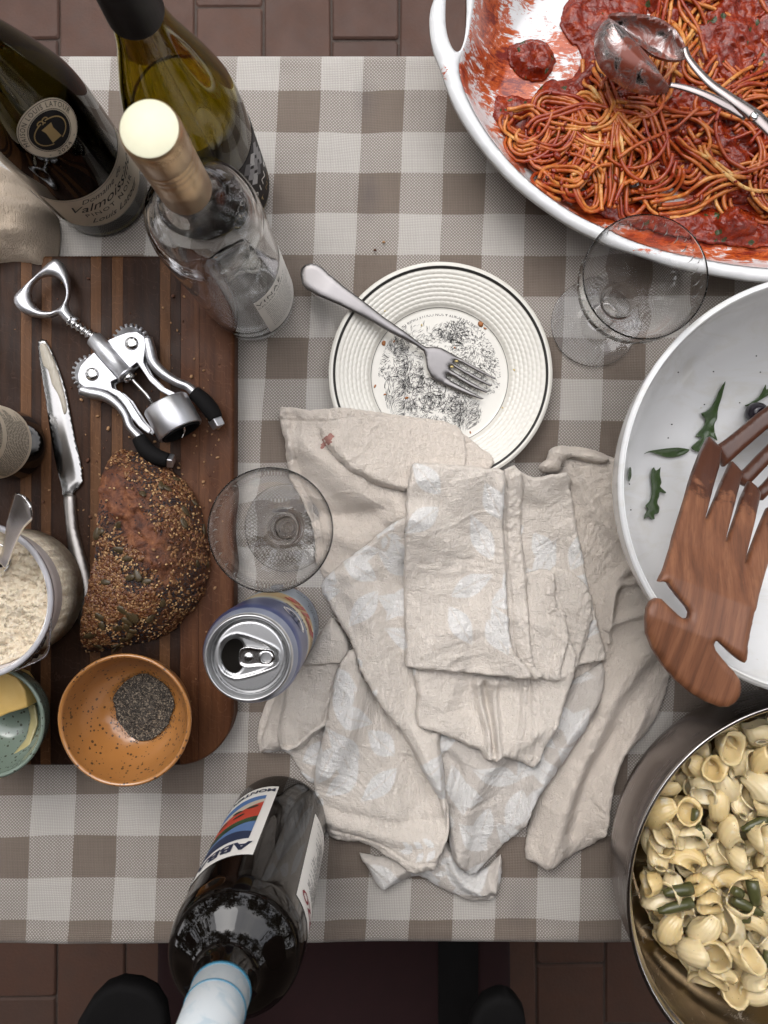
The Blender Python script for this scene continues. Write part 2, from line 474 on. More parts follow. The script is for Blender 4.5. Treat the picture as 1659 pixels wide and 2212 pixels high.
bc = m.mix(m.ramp(m.noise(7, 4, vec=uvn), [(.55, 0.0), (.8, .25)]), bc, (.30, .25, .21))
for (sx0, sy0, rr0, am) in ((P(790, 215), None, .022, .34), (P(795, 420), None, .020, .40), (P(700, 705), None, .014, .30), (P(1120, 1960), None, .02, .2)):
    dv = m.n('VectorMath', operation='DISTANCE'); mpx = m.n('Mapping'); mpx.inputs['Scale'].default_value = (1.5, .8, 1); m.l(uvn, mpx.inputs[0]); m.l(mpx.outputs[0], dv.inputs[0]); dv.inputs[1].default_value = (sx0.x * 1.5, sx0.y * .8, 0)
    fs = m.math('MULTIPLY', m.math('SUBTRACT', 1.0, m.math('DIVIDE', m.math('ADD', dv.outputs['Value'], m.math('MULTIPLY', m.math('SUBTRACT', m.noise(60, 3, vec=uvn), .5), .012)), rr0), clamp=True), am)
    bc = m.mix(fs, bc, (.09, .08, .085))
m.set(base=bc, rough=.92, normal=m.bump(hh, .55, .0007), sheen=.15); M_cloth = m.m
# sheet with rounded drop at the far and near edges
rows = []
drop = .24; rc = .009
def prof_y():
    out = []
    arc = pi / 2 * rc
    for k in range(8, 0, -1): out.append((YT + .0035, -rc - drop * k / 8 , None))
    for k in range(6, 0, -1):
        a = pi / 2 * k / 6; out.append((YT - rc + .0035 + rc * math.sin(a), -rc + rc * math.cos(a), None))
    n = 190
    for k in range(n + 1):
        out.append((YT - rc + (YB + rc - YT + rc) * k / n, 0.0, None))
    for k in range(1, 7):
        a = pi / 2 * k / 6; out.append((YB + rc - .0035 - rc * math.sin(a), -rc + rc * math.cos(a), None))
    for k in range(1, 9): out.append((YB - .0035, -rc - drop * k / 8, None))
    return out
pr = prof_y()
xs = np.linspace(XL - .003, XR + .003, 220)
V = []; FL = []
py_ = None; s = 0
ss = []
for i, p in enumerate(pr):
    if i: s += math.hypot(p[0] - pr[i - 1][0], p[1] - pr[i - 1][1])
    ss.append(s)
mid = [i for i, p in enumerate(pr) if p[1] == 0.0][0]; s0 = ss[mid] ; y0_ = pr[mid][0]
for i, (y, z, _) in enumerate(pr):
    fy = y0_ - (ss[i] - s0)
    for x in xs:
        V.append((x, y, z)); FL.append((x, fy, 0))
V = np.array(V); FL = np.array(FL)
flat = V[:, 2] > -.0001
edge_w = np.interp(V[:, 1], [YB, YB + .06], [1, 0]); V[:, 1] += edge_w * fbm(V[:, 0], V[:, 0] * 0, s=7, o=3, seed=14) * .0022
und = fbm(V[:, 0], V[:, 1], s=14, o=3, seed=2) * .0022 + fbm(V[:, 0], V[:, 1], s=45, o=2, seed=4) * .0004
V[:, 2] += np.where(flat, und - .0012, 0)
# soft lengthwise fold creases, as the photographed cloth has near its far side
for (cx_, w_, a_) in ((P(640, 900).x, .0030, .0009), (P(1170, 700).x, .0030, -.0009), (P(300, 300).x, .004, .0010), (P(790, 300).x, .012, -.0012), (P(700, 700).x, .010, .0014)):
    V[:, 2] += np.where(flat, a_ * np.exp(-((V[:, 0] - cx_) / w_) ** 2), 0)
hang = V[:, 2] < -.006
wv = .006 * np.sin(V[:, 0] * 34) * sstep(.0, .2, -V[:, 2] - rc)
V[:, 1] += np.where(hang, np.sign(V[:, 1]) * np.abs(wv) * .0 , 0)
# puckers next to the clear bottle
pk = P(680, 690); d = np.hypot(V[:, 0] - pk.x, V[:, 1] - pk.y)
V[:, 2] += np.where(flat, .0035 * np.exp(-(d / .022) ** 2) * (.6 + .5 * np.sin((V[:, 0] * .9 + V[:, 1] * .35) * 520)), 0)
nx = len(xs); F = []
for j in range(len(pr) - 1):
    for i in range(nx - 1): F.append((j * nx + i, (j + 1) * nx + i, (j + 1) * nx + i + 1, j * nx + i + 1))
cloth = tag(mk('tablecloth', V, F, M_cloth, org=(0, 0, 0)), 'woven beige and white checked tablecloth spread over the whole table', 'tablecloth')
a = cloth.data.attributes.new('flat', 'FLOAT_VECTOR', 'POINT'); a.data.foreach_set('vector', FL.astype(np.float32).ravel())

# ---- chair drawn up at the near side
M_red = simple('maroon_fabric', (.016, .002, .0025), .95, nscale=60, namt=.2, bscale=900, bstr=.3)
M_blk = simple('black_plastic', (.007, .0065, .0065), .75, nscale=30, spec=.12, namt=.2)
M_orange = simple('tan_panel', (.07, .035, .02), .7, nscale=20)
cx0, cx1 = P(330, 2100, -.30).x, P(1110, 2100, -.30).x
chair = thing('terrace_chair', 'dark maroon terrace chair with black armrests drawn up below the near table edge', 'chair', ((cx0 + cx1) / 2, -.62, FLOOR))
yF, yR = YB - .02 + .10, YB - .46
Vc, Fc = slab([(cx0 + .03, yF), (cx1 - .03, yF), (cx1 - .005, yF - .03), (cx1, yR), (cx0, yR), (cx0 + .005, yF - .03)], .03, lambda x, y: -.30 + fbm(x, y, s=9, o=2) * .006, -.35)
bevel(mk('seat', Vc, Fc, M_red, chair), .012, 3)
sa, sb = P(948, 2040, -.285), P(1034, 2040, -.285)
mk('webbing_strap', *box(sa.x, sb.x, yR + .02, yF - .01, -.299, -.290), M_blk, chair)
for sgn, pxs in ((-1, ((150, 2260), (163, 2215), (190, 2170), (220, 2140), (255, 2127), (295, 2132), (330, 2150), (352, 2185), (362, 2260))), (1, ((1012, 2260), (1020, 2210), (1045, 2168), (1080, 2150), (1112, 2158), (1134, 2190), (1145, 2260)))):
    pts = [P(x, y, -.10) for x, y in pxs]; pts = [Vector((pts[0].x, pts[0].y - .22, 0))] + pts + [Vector((pts[-1].x, pts[-1].y - .22, 0))]
    o = [(p.x, p.y) for p in pts]
    Vc, Fc = slab(o, .02, -.10, -.125); bevel(mk('armrest', Vc, Fc, M_blk, chair), .008, 3)
    xm = sum(p.x for p in pts) / len(pts)
    mk('arm_post', *tube([(xm, yR + .05, -.12), (xm, yR + .05, -.34)], .012, 10), M_blk, chair)
for sx in (cx0 + .03, cx1 - .03):
    for sy in (yF - .04, yR + .04): mk('leg', *tube([(sx, sy, -.345), (sx, sy, FLOOR)], .014, 10), M_blk, chair)
mk('backrest', *box(cx0 + .01, cx1 - .01, yR - .05, yR - .01, -.34, .12), M_red, chair)

# ---- unseen wall and overhead sheet added on the near side (shades that side, closes the reflections)
hw = thing('light_block_wall', 'unseen brown wall added behind the near side of the table to block light', 'wall', (0, -1.9, FLOOR))
mk('wall', *box(-6, 6, -2.1, -1.9, FLOOR, 2.9), simple('brown_render', (.17, .125, .095), .9, nscale=6, namt=.3), hw, smooth=False)
mk('window', *box(-1.6, -.4, -1.9, -1.87, .1, 1.3), simple('window_glass', (.02, .022, .025), .05), hw, smooth=False)
mk('light_block_sheet', *box(-3.2, 3.2, -1.9, -.12, 1.62, 1.65), simple('light_block_canvas', (.15, .105, .075), .9, nscale=3, namt=.2), hw, smooth=False)  # unseen sheet added overhead to cut sky light on the near side
# ============================================================ CUTTING BOARD
BZ = .022
bx0, bx1 = -.46, P(505, 900, BZ).x
by1, by0 = P(200, 551, BZ).y, P(200, 1655, BZ).y
def wood(name, c1, c2, c3, axis_scale=(90, 4.5, 30), rough=.5, coordk='Object', fine=1.0, scratch=True):
    m = NT(name)
    pos = m.n('NewGeometry').outputs['Position']
    oi = m.n('ObjectInfo').outputs['Random']
    mp = m.n('Mapping'); mp.inputs['Scale'].default_value = axis_scale
    ad = m.n('VectorMath', operation='ADD'); m.l(pos, ad.inputs[0])
    cmb = m.n('CombineXYZ'); m.l(oi, cmb.inputs[0]); m.l(m.math('MULTIPLY', oi, 7.0), cmb.inputs[1]); m.l(cmb.outputs[0], ad.inputs[1])
    m.l(ad.outputs[0], mp.inputs[0])
    g = m.noise(1.0, 6, .62, mp.outputs[0], dist=.9)
    mp2 = m.n('Mapping'); mp2.inputs['Scale'].default_value = tuple(v * 7 for v in axis_scale[:2]) + (20,); m.l(ad.outputs[0], mp2.inputs[0])
    g2 = m.noise(1.0, 3, .6, mp2.outputs[0])
    c = m.ramp(g, [(.28, c1), (.5, c2), (.74, c3)])
    c = m.mix(m.math('MULTIPLY', m.ramp(g2, [(.52, 0.0), (.75, 1.0)]), .45), c, tuple(v * .5 for v in c1))
    big = m.noise(11, 4, vec=pos)
    c = m.mix(m.ramp(big, [(.35, 0.0), (.8, .35)]), c, tuple(v * .75 for v in c2))
    h = g2
    if scratch:
        wv = m.n('TexWave', wave_type='BANDS', bands_direction='DIAGONAL'); wv.inputs['Scale'].default_value = 60; wv.inputs['Distortion'].default_value = 18; wv.inputs['Detail'].default_value = 3
        m.l(pos, wv.inputs['Vector']); sc = m.ramp(wv.outputs[1], [(.0, 1.0), (.035, .0)])
        c = m.mix(m.math('MULTIPLY', sc, m.math('MULTIPLY', m.noise(30, 3, vec=pos), .35)), c, tuple(min(1, v * 1.7 + .03) for v in c3))
        h = m.math('SUBTRACT', g2, m.math('MULTIPLY', sc, .6))
    m.set(base=c, rough=m.ramp(m.noise(40, 4, vec=pos), [(.3, rough - .12), (.8, rough + .18)]), normal=m.bump(h, .25, .0006), spec=.16); return m.m
M_walnut = wood('dark_board_wood', (.011, .0045, .0026), (.028, .0118, .0058), (.052, .022, .0105))
M_strip = wood('pale_board_wood', (.066, .028, .011), (.115, .051, .021), (.165, .078, .034))
M_cherry = wood('cherry_board_wood', (.044, .015, .0065), (.084, .031, .013), (.13, .053, .022))
board = thing('cutting_board', 'large striped walnut and maple cutting board with rounded corners', 'cutting board', ((bx0 + bx1) / 2, (by0 + by1) / 2, .0))
edges = [-330, -306, -262, -238, -170, -146, -128, -104, -20, 0, 44, 68, 89, 111, 195, 218, 241, 265, 345, 368, 390, 430, 505]
kinds = 's w s w s w s w s w s w s w s w s w s c c c'.split()
kinds = ['w', 's', 'w', 's', 'w', 's', 'w', 's', 'w', 'w', 's', 'w', 's', 'w', 's', 'w', 's', 'w', 's', 'w', 'c', 'c']
Rc = .047
def yext(x):
    e = 0.0
    if x > bx1 - Rc: e = Rc - math.sqrt(max(0, Rc * Rc - (x - (bx1 - Rc)) ** 2))
    if x < bx0 + Rc: e = Rc - math.sqrt(max(0, Rc * Rc - ((bx0 + Rc) - x) ** 2))
    return by0 + e, by1 - e
eb = .0035
for k in range(len(kinds)):
    xa = P(edges[k], 900, BZ).x; xb = P(edges[k + 1], 900, BZ).x
    if k == 0: xa = bx0
    if k == len(kinds) - 1: xb = bx1
    xa = max(xa, bx0); 
    if xb <= xa: continue
    gap = .00012
    last = k == len(kinds) - 1
    n = 14 if last or k == 0 or xb > bx1 - Rc else 3
    xsn = [xa + gap + (xb - xa - 2 * gap) * (math.sin(pi / 2 * i / n) if last else i / n) for i in range(n + 1)]
    V = []; F = []
    # cross section rings along x: (y,z) loop with rounded long edges
    for x in xsn:
        lo, hi = yext(min(x, bx1 - .0004))
        ed = bx1 - x; dz = 0
        if last and ed < eb: dz = eb - math.sqrt(max(0, eb * eb - (eb - ed) ** 2))
        b2 = min(eb, (hi - lo) / 3)
        loop = [(lo, .003), (lo, BZ - b2)] + [(lo + b2 * (1 - math.cos(a)), BZ - b2 + b2 * math.sin(a)) for a in (pi / 6, pi / 3, pi / 2)]
        loop += [(lo + (hi - lo) * q, BZ) for q in (.25, .5, .75)]
        loop += [(hi - b2 * (1 - math.cos(a)), BZ - b2 + b2 * math.sin(a)) for a in (pi / 2, pi / 3, pi / 6)] + [(hi, BZ - b2), (hi, .003)]
        for (y, z) in loop: V.append((x, y, z - (dz if z > .01 else 0)))
    kk = len(V) // len(xsn)
    for j in range(len(xsn) - 1):
        for i in range(kk): F.append((j * kk + i, (j + 1) * kk + i, (j + 1) * kk + (i + 1) % kk, j * kk + (i + 1) % kk))
    F.append(tuple(range(kk))); F.append(tuple(reversed(range((len(xsn) - 1) * kk, len(xsn) * kk))))
    o = mk('stave', V, F, {'w': M_walnut, 's': M_strip, 'c': M_cherry}[kinds[k]], board, smooth=True)
    e = o.modifiers.new('edge', 'EDGE_SPLIT'); e.split_angle = R_(35)
for (x, y) in ((bx1 - .04, by0 + .05), (bx1 - .04, by1 - .05), (bx0 + .04, by0 + .05), (bx0 + .04, by1 - .05)):
    mk('foot', *capped([(.008, -.0005), (.008, .0032)], x, y, 16), M_blk, board)
# ============================================================ GLASS AND METAL MATERIALS
def glass(name, col=(1, 1, 1), rough=0.0, ior=1.36):
    m = NT(name); m.set(base=col, rough=rough, trans=1.0, ior=ior); return m.m
M_glass = glass('clear_glass', (1, 1, 1))
M_water = glass('clear_liquid', (.99, 1, .99), ior=1.33)
m = NT('dark_green_glass'); m.set(base=(.16, .135, .035), rough=.02, trans=1.0, ior=1.5, coat=.0); M_gdark = m.m
m = NT('olive_glass'); m.set(base=(.46, .37, .02), rough=.02, trans=1.0, ior=1.5); M_golive = m.m
M_wine = simple('red_wine', (.012, .003, .003), .08)
M_wine2 = simple('black_wine_glass', (.0035, .0025, .002), .03, spec=.36)
def steel(name, base=(.62, .61, .60), rough=.25, sm=500, amt=.12, streak=(4, 4, 400)):
    m = NT(name); n = m.noise(1.0, 4, vec=m.coord('Object', streak)); s = m.noise(28, 5)
    m.set(base=m.mix(m.ramp(s, [(.35, 0.0), (.75, .5)]), base, tuple(x * .7 for x in base)), rough=m.math('ADD', rough - amt / 2, m.math('MULTIPLY', m.math('ADD', n, s), amt)), metal=1.0, normal=m.bump(n, .04, .0003)); return m.m
M_steel = steel('brushed_steel', (.60, .59, .58), .30)
M_chrome = steel('polished_steel', (.66, .65, .64), .12, amt=.10)
M_alu = steel('can_aluminium', (.50, .50, .50), .26, amt=.14)
M_satin = steel('satin_nickel', (.62, .62, .64), .36, amt=.1)
M_paper = simple('label_paper', (.66, .56, .43), .75, nscale=70, namt=.06, bscale=500, bstr=.1)
M_paperw = simple('white_label_paper', (.80, .77, .72), .65, nscale=60, namt=.05)
M_ink = simple('black_ink', (.02, .018, .016), .6)
M_inkb = simple('navy_ink', (.018, .024, .055), .6)
M_inkr = simple('dark_red_ink', (.25, .02, .03), .6)
M_inkg = simple('grey_ink', (.20, .19, .18), .6)
M_gold_ink = simple('gold_ink', (.35, .24, .10), .5)
M_blabel = simple('black_label_paper', (.014, .013, .014), .5, spec=.25)
def flat_mat(n, c, r=.6): return simple(n, c, r, nscale=50, namt=.08)

BURG = smooth_prof([(.0405, .004), (.041, .012), (.041, .05), (.041, .105), (.0405, .125), (.038, .145), (.0325, .167), (.0255, .190), (.0190, .212), (.0155, .232), (.0145, .250), (.0143, .272)], 4)
BORD = smooth_prof([(.0385, .004), (.0395, .010), (.0395, .06), (.0395, .12), (.0395, .178), (.0391, .190), (.0372, .1995), (.0325, .2065), (.0265, .2110), (.0210, .2150), (.0175, .2210), (.0158, .2330), (.0148, .258), (.0146, .280)], 4)
BORD = [(r * (1.05 if r > .036 else 1 + .05 * max(0, (r - .018) / .018)), z) for r, z in BORD]
CLEAR = smooth_prof([(.0360, .004), (.0372, .010), (.0372, .06), (.0372, .12), (.0372, .165), (.0367, .177), (.0345, .1885), (.0285, .1965), (.0205, .2040), (.0155, .217), (.0142, .228), (.0139, .25), (.0139, .278)], 4)
def shell(prof, thick, punt=.018, n=72):
    """outer + inner glass wall with a punt"""
    outer = [(0.0005, punt), (.010, punt - .001), (.022, .006), (prof[0][0] - .006, .0006), (prof[0][0] - .002, .0008)] + list(prof)
    inner = [(max(.002, r - thick), z) for r, z in prof if z > .012]
    inner = [(.0005, punt + .006), (.012, punt + .004), (.024, .012), (inner[0][0] - .004, .0075)] + inner
    return outer, inner
def bottle_glass(prof, x, y, mt, root, thick=.0028, punt=.018, n=80):
    o, i = shell(prof, thick, punt)
    prof2 = o + [(o[-1][0] - thick / 2, o[-1][1] + .001)] + list(reversed(i))
    V, F = lathe(prof2, x, y, n)
    return mk('glass_body', V, F, mt, root)
def liquid(prof, x, y, thick, lvl, mt, root, name='wine', punt=.018):
    pts = [(r - thick + .0004, z) for r, z in prof if .012 < z < lvl]
    rl = float(np.interp(lvl, [p[1] for p in prof], [p[0] for p in prof])) - thick + .0004
    pr_ = [(.0005, punt + .0055), (.012, punt + .0035), (.024, .0115), (pts[0][0] - .004, .007)] + pts + [(rl, lvl), (rl * .9, lvl - .0003), (.0005, lvl - .0003)]
    V, F = lathe(pr_, x, y, 64); return mk(name, V, F, mt, root)
def microtext(S, mb, az, z0, z1, u0, u1, dz=.0021, h=.0009, rr=None, off=.0005):
    rr = rr or rnd; z = z1
    while z > z0:
        u = u0 + rr.uniform(0, .001); end = u1 - rr.uniform(0, .012)
        while u < end:
            wd = rr.uniform(.0012, .005)
            uv = [(u, z), (min(u + wd, u1), z), (min(u + wd, u1), z + h), (u, z + h)]
            R = S.rad(z); mb.add([S.at(az + a / R, b, off) for a, b in uv], [(0, 1, 2, 3)]); u += wd + .0007
        z -= dz
    return mb

# ---- dark burgundy bottle with the cream label
bc_ = P(220, 412); A = thing('wine_bottle', 'dark pinot noir bottle with cream script label and round shoulder seal', 'wine bottle', (bc_.x, bc_.y, 0))
bottle_glass(BURG, bc_.x, bc_.y, M_gdark, A)
liquid(BURG, bc_.x, bc_.y, .0028, .158, M_wine, A)
SA = Surf(BURG, bc_.x, bc_.y)
az = R_(-47); 
uvw = .098
V, F = SA.patch(az, .053, uvw, .052, .0002, 36, 8); lab = mk('label', V, F, M_paper, A)
mb = MB()
SA.text(mb, 'Domaine de', .0085, az, .0715, off=.0006, shear=.5)
SA.text(mb, 'Valmoissine', .0150, az, .0605, off=.0006, shear=.55)
SA.text(mb, 'PINOT NOIR', .0075, az, .0490, off=.0006, spacing=1.25)
SA.text(mb, 'Louis Latour', .0100, az, .0385, off=.0006, shear=.6)
for zz in (.0775, .0285):
    V, F = SA.patch(az, zz, uvw - .004, .00035, .0006, 30, 1); mb.add(V, F)
for s in (-1, 1):
    V, F = SA.patch(az + s * (uvw / 2 - .002) / .041, .053, .00035, .049, .0006, 1, 8); mb.add(V, F)
mb.build('lettering', M_ink, lab)
# round seal on the shoulder
az = R_(-49); zc = .156
def disc(r0, r1, n=40, a0=0, a1=2 * pi):
    uv = []; F = []
    for i in range(n + 1):
        a = a0 + (a1 - a0) * i / n
        for k in range(4):
            r = r0 + (r1 - r0) * k / 3; uv.append((r * math.cos(a), r * math.sin(a)))
    for i in range(n):
        for k in range(3): F.append((i * 4 + k, i * 4 + k + 1, i * 4 + k + 5, i * 4 + k + 4))
    return uv, F
uv, F = disc(0.0001, .0215); seal = mk('shoulder_seal', SA.put(uv, az, zc, .0004), F, M_paper, A)
uv, F = disc(0.0001, .0142); mk('seal_centre', SA.put(uv, az, zc, .0007), F, M_blabel, seal)
mb = MB()
for r in (.0207, .0150):
    uv, F = disc(r - .0002, r + .0002); mb.add(SA.put(uv, az, zc, .0008), F)
V, F = text_mesh('MAISON LOUIS LATOUR', .0048, spacing=1.22); mb.add(SA.put(bend_arc([(x, y) for x, y in V], .0179, -.0), az, zc, .0009), F)
V, F = text_mesh('-  2024  -', .0048, spacing=1.15); mb.add(SA.put([(-x, -y) for x, y in bend_arc([(x, y) for x, y in V], .0179, 0, True)], az, zc, .0009), F)
mb.build('seal_lettering', M_ink, seal)
mb = MB()   # crest: tower between curling ornaments
tw = [(-.0035, -.0075), (.0035, -.0075), (.0030, .0015), (.0042, .0050), (-.0042, .0050), (-.0030, .0015)]
mb.add(SA.put(tw, az, zc, .0010), [(0, 1, 2, 5), (2, 3, 4, 5)])
for s in (-1, 1):
    c = [(s * (.0115 * math.cos(t) * (1 - t * .05)), .0095 * math.sin(t) * .95) for t in np.linspace(-1.3, 1.4, 24)]
    c += [(s * (.0020 + .0022 * math.cos(t)), .0092 + .0016 * math.sin(t)) for t in np.linspace(-.4, 4.4, 12)]
    uv = []; FF = []
    for i, (u, v) in enumerate(c):
        wq = .00042; j = min(i + 1, len(c) - 1); dx, dy = (c[j][0] - c[max(i - 1, 0)][0]), (c[j][1] - c[max(i - 1, 0)][1]); L = math.hypot(dx, dy) + 1e-9
        uv += [(u - dy / L * wq, v + dx / L * wq), (u + dy / L * wq, v - dx / L * wq)]
        if i: FF.append((2 * i - 2, 2 * i - 1, 2 * i + 1, 2 * i))
    mb.add(SA.put(uv, az, zc, .0010), FF)
mb.build('seal_crest', M_gold_ink, seal)
mk('capsule', *capped([(.0152, .232), (.0158, .2325), (.0154, .262), (.0158, .264), (.0158, .272), (.0154, .2745), (.0150, .300), (.0140, .301)], bc_.x, bc_.y, 40), M_blabel, A)

# ---- olive glass bottle behind it
b2 = P(482, 410); B = thing('wine_bottle', 'olive green wine bottle with black capsule and black faceted label behind the gold capped bottle', 'wine bottle', (b2.x, b2.y, 0))
bottle_glass(BURG, b2.x, b2.y, M_golive, B)
liquid(BURG, b2.x, b2.y, .0028, .138, M_wine, B)
SB = Surf(BURG, b2.x, b2.y); az = R_(-52)
V, F = SB.patch(az, .052, .125, .085, .0003, 40, 8); lab = mk('label', V, F, M_blabel, B)
mg = [flat_mat('pale_grey_print', (.50, .49, .48)), flat_mat('mid_grey_print', (.30, .29, .29)), flat_mat('dark_grey_print', (.16, .155, .16))]
for gi in range(3):
    mb = MB()
    for i in range(3):
        for j in range(3):
            if (i * 2 + j + i * j) % 3 != gi: continue
            u = .020 + i * .0085 - j * .002; v = .060 + j * .0115
            q = [(u, v - .0085), (u + .0055, v), (u, v + .0085), (u - .0055, v)]
            mb.add([SB.at(az + a / .041, b, .0006) for a, b in q], [(0, 1, 2, 3)])
    mb.build('facet_print', mg[gi], lab)
mb = MB(); SB.text(mb, 'POINT', .0125, az, .040, u0=.022, off=.0007, spacing=1.3); mb.build('lettering', M_paperw, lab)
mb = MB(); SB.text(mb, 'PINOT NOIR', .0085, az, .024, u0=.022, off=.0007, spacing=1.3); mb.build('gold_lettering', M_gold_ink, lab)
mk('capsule', *capped([(.0153, .2335), (.0165, .234), (.0158, .262), (.0163, .264), (.0163, .272), (.0158, .2745), (.0154, .300), (.0140, .301)], b2.x, b2.y, 40), M_blabel, B)

# ---- clear bottle with the gold screw cap
c0 = P(545, 646); Cb = thing('wine_bottle', 'clear glass wine bottle with gold screw cap and white back label', 'wine bottle', (c0.x, c0.y, 0))
bottle_glass(CLEAR, c0.x, c0.y, M_glass, Cb, .0026, .016, 96)
liquid(CLEAR, c0.x, c0.y, .0026, .030, M_water, Cb, 'white_wine', .016)
SCb = Surf(CLEAR, c0.x, c0.y); az = R_(-12)
M_gold = NT('gold_screw_cap'); gn = M_gold.noise(90, 4)
M_gold.set(base=M_gold.mix(gn, (.50, .34, .19), (.60, .43, .26)), rough=.33, metal=.85, normal=M_gold.bump(gn, .03, .0003)); M_gold = M_gold.m
m = NT('gold_cap_top'); m.set(base=m.mix(m.noise(160, 3), (.56, .54, .39), (.62, .60, .44)), rough=.5, metal=.25); M_goldtop = m.m
gp = [(.0148, .222), (.0151, .2222), (.0150, .246), (.01475, .2485), (.0150, .251), (.01505, .2560), (.01475, .2570), (.01505, .2580), (.0151, .2610), (.0148, .2620), (.0151, .2630), (.0153, .2665), (.0150, .2672), (.0153, .2680), (.01535, .2870), (.0150, .2893), (.0143, .2903)]
V, F = capped(gp, c0.x, c0.y, 64, bottom=False, top=False); cap = mk('screw_cap', V, F, M_gold, Cb)
V, F = capped([(.0143, .2903), (.0136, .2906), (.0005, .2907)], c0.x, c0.y, 64, bottom=False); mk('cap_top', V, F, M_goldtop, cap)
mb = MB()
for i in range(70):
    a = 2 * pi * i / 70; mb.add(*tube([(c0.x + .01528 * math.cos(a), c0.y + .01528 * math.sin(a), .2815), (c0.x + .01528 * math.cos(a), c0.y + .01528 * math.sin(a), .2865)], .00022, 4))
mb.build('knurling', M_gold, cap)
lw = .072
V, F = SCb.patch(R_(-22), .060, .050, .086, .0003, 30, 6); lab = mk('back_label', V, F, M_paperw, Cb)
az = R_(-22); mb = MB()
SCb.text(mb, 'VINAE', .0085, az, .094, u0=-.010, off=.0006, spacing=1.25)
SCb.text(mb, 'CELLARS RESERVE', .0042, az, .0865, u0=-.006, off=.0006, spacing=1.1)
microtext(SCb, mb, az, .026, .079, -.020, .019, dz=.0042, h=.0006, rr=random.Random(3)); mb.build('lettering', M_ink, lab)

# ---- lower dark bottle with the striped picture label
d0 = P(603, 1776); D = thing('wine_bottle', 'black wine bottle with colourful striped picture label and white capsule near the table edge', 'wine bottle', (d0.x, d0.y, 0))
o_ = [(.0005, .016), (.02, .006), (.034, .0006), (.0375, .0010)] + BORD
V, F = lathe(o_ + [(.012, .282), (.0005, .282)], d0.x, d0.y, 96); mk('glass_body', V, F, M_wine2, D)
SD = Surf(BORD, d0.x, d0.y); z0l, z1l = .032, .158; zc = (z0l + z1l) / 2; hl = z1l - z0l; R = .0415
azL, azR = R_(84), R_(190); azc = (azL + azR) / 2; wl = (azR - azL) * R
V, F = SD.patch(azc, zc, wl, hl, .0003, 40, 8); lab = mk('front_label', V, F, M_paperw, D)
cols = [('navy', (.020, .032, .075)), ('sky_blue', (.10, .18, .36)), ('dark_green', (.025, .045, .020)), ('red', (.50, .055, .028)), ('pale', (.55, .48, .38)), ('mid_blue', (.07, .16, .36))]
u0, u1 = -wl / 2 + .007, wl / 2 - .007
def band(lo, hi, nu=28):
    uv = []; F = []
    for i in range(nu + 1):
        t = i / nu; u = u0 + (u1 - u0) * t
        for k in range(3):
            a, b = lo(t), hi(t); uv.append((u, a + (b - a) * k / 2))
    for i in range(nu):
        for k in range(2): F.append((i * 3 + k, i * 3 + 3 + k, i * 3 + 4 + k, i * 3 + 1 + k))
    return uv, F
f0 = lambda t: -.043; # low end (towards bottle base)
edges_ = [lambda t: .038, lambda t: .026 - .006 * math.sin(t * 4), lambda t: .012 - .004 * math.cos(t * 5), lambda t: -.002 + .003 * math.sin(t * 5), lambda t: -.030 + .020 * t + .004 * math.sin(t * 6), lambda t: -.036 + .018 * t, lambda t: -.043]
for k, (nm, c) in enumerate(cols):
    uv, F = band(edges_[k + 1], edges_[k]); mk('printed_band', [SD.at(azc + u / R, zc + v, .0006) for u, v in uv], F, flat_mat('label_' + nm, c), lab)
mb = MB()
for (u, v, a) in ((-.024, -.021, .2), (-.012, -.020, -.3), (-.015, -.010, .1), (.000, -.012, .3), (.012, -.006, -.2), (.022, -.008, .2)):
    el = [(u + .0048 * math.cos(t) * math.cos(a) - .0022 * math.sin(t) * math.sin(a), v + .0048 * math.cos(t) * math.sin(a) + .0022 * math.sin(t) * math.cos(a)) for t in np.linspace(0, 2 * pi, 13)[:-1]]
    mb.add([SD.at(azc + p / R, zc + q, .0009) for p, q in el], [tuple(range(12))])
mb.build('seed_print', flat_mat('label_seed', (.03, .035, .02)), lab)
mb = MB()
for i in range(16):
    u = -.028 + i * .0016; q = [(u, .001), (u + .0005, .001), (u + .0022, .0085), (u + .0017, .0085)]
    mb.add([SD.at(azc + a / R, zc + b, .0009) for a, b in q], [(0, 1, 2, 3)])
mb.build('grass_print', flat_mat('label_grass', (.10, .17, .08)), lab)
mb = MB(); SD.text(mb, 'ABBAZIA', .0170, azc, zc + .0490, off=.0007, bold=.0006); mb.build('lettering', M_inkb, lab); mb = MB(); SD.text(mb, 'MONTEPULCIANO', .0088, azc, zc - .0545, off=.0007, bold=.0003, spacing=1.0)
mb.build('lettering', M_inkb, lab)
azb = R_(-12); wb = R_(92) * R
V, F = SD.patch(azb, .108, wb, .132, .0003, 36, 8); lab2 = mk('back_label', V, F, M_paperw, D)
mb = MB(); microtext(SD, mb, azb, .062, .146, -.026, .026, dz=.0026, h=.0011, rr=random.Random(9)); SD.text(mb, '(CA CRV)', .005, azb, .052, u0=.018, off=.0006)
for i in range(16): 
    u = .006 + i * .0012; q = [(u, .045), (u + rnd.uniform(.0003, .0008), .045), (u + .0006, .0535 - .006), (u, .0475)]
mb.build('small_print', M_inkg, lab2)
mb = MB(); SD.text(mb, 'ABRUZZO', .0125, azb, .160, off=.0006, bold=.0004); mb.build('red_lettering', M_inkr, lab2)
M_capw = NT('white_capsule'); wn = M_capw.noise(60, 5, dist=1.2)
M_capw.set(base=M_capw.mix(M_capw.ramp(wn, [(.48, 0.0), (.62, .35)]), (.62, .66, .68), (.22, .38, .48)), rough=.32, normal=M_capw.bump(wn, .1, .0005)); M_capw = M_capw.m
M_blue = simple('blue_band', (.04, .17, .26), .35)
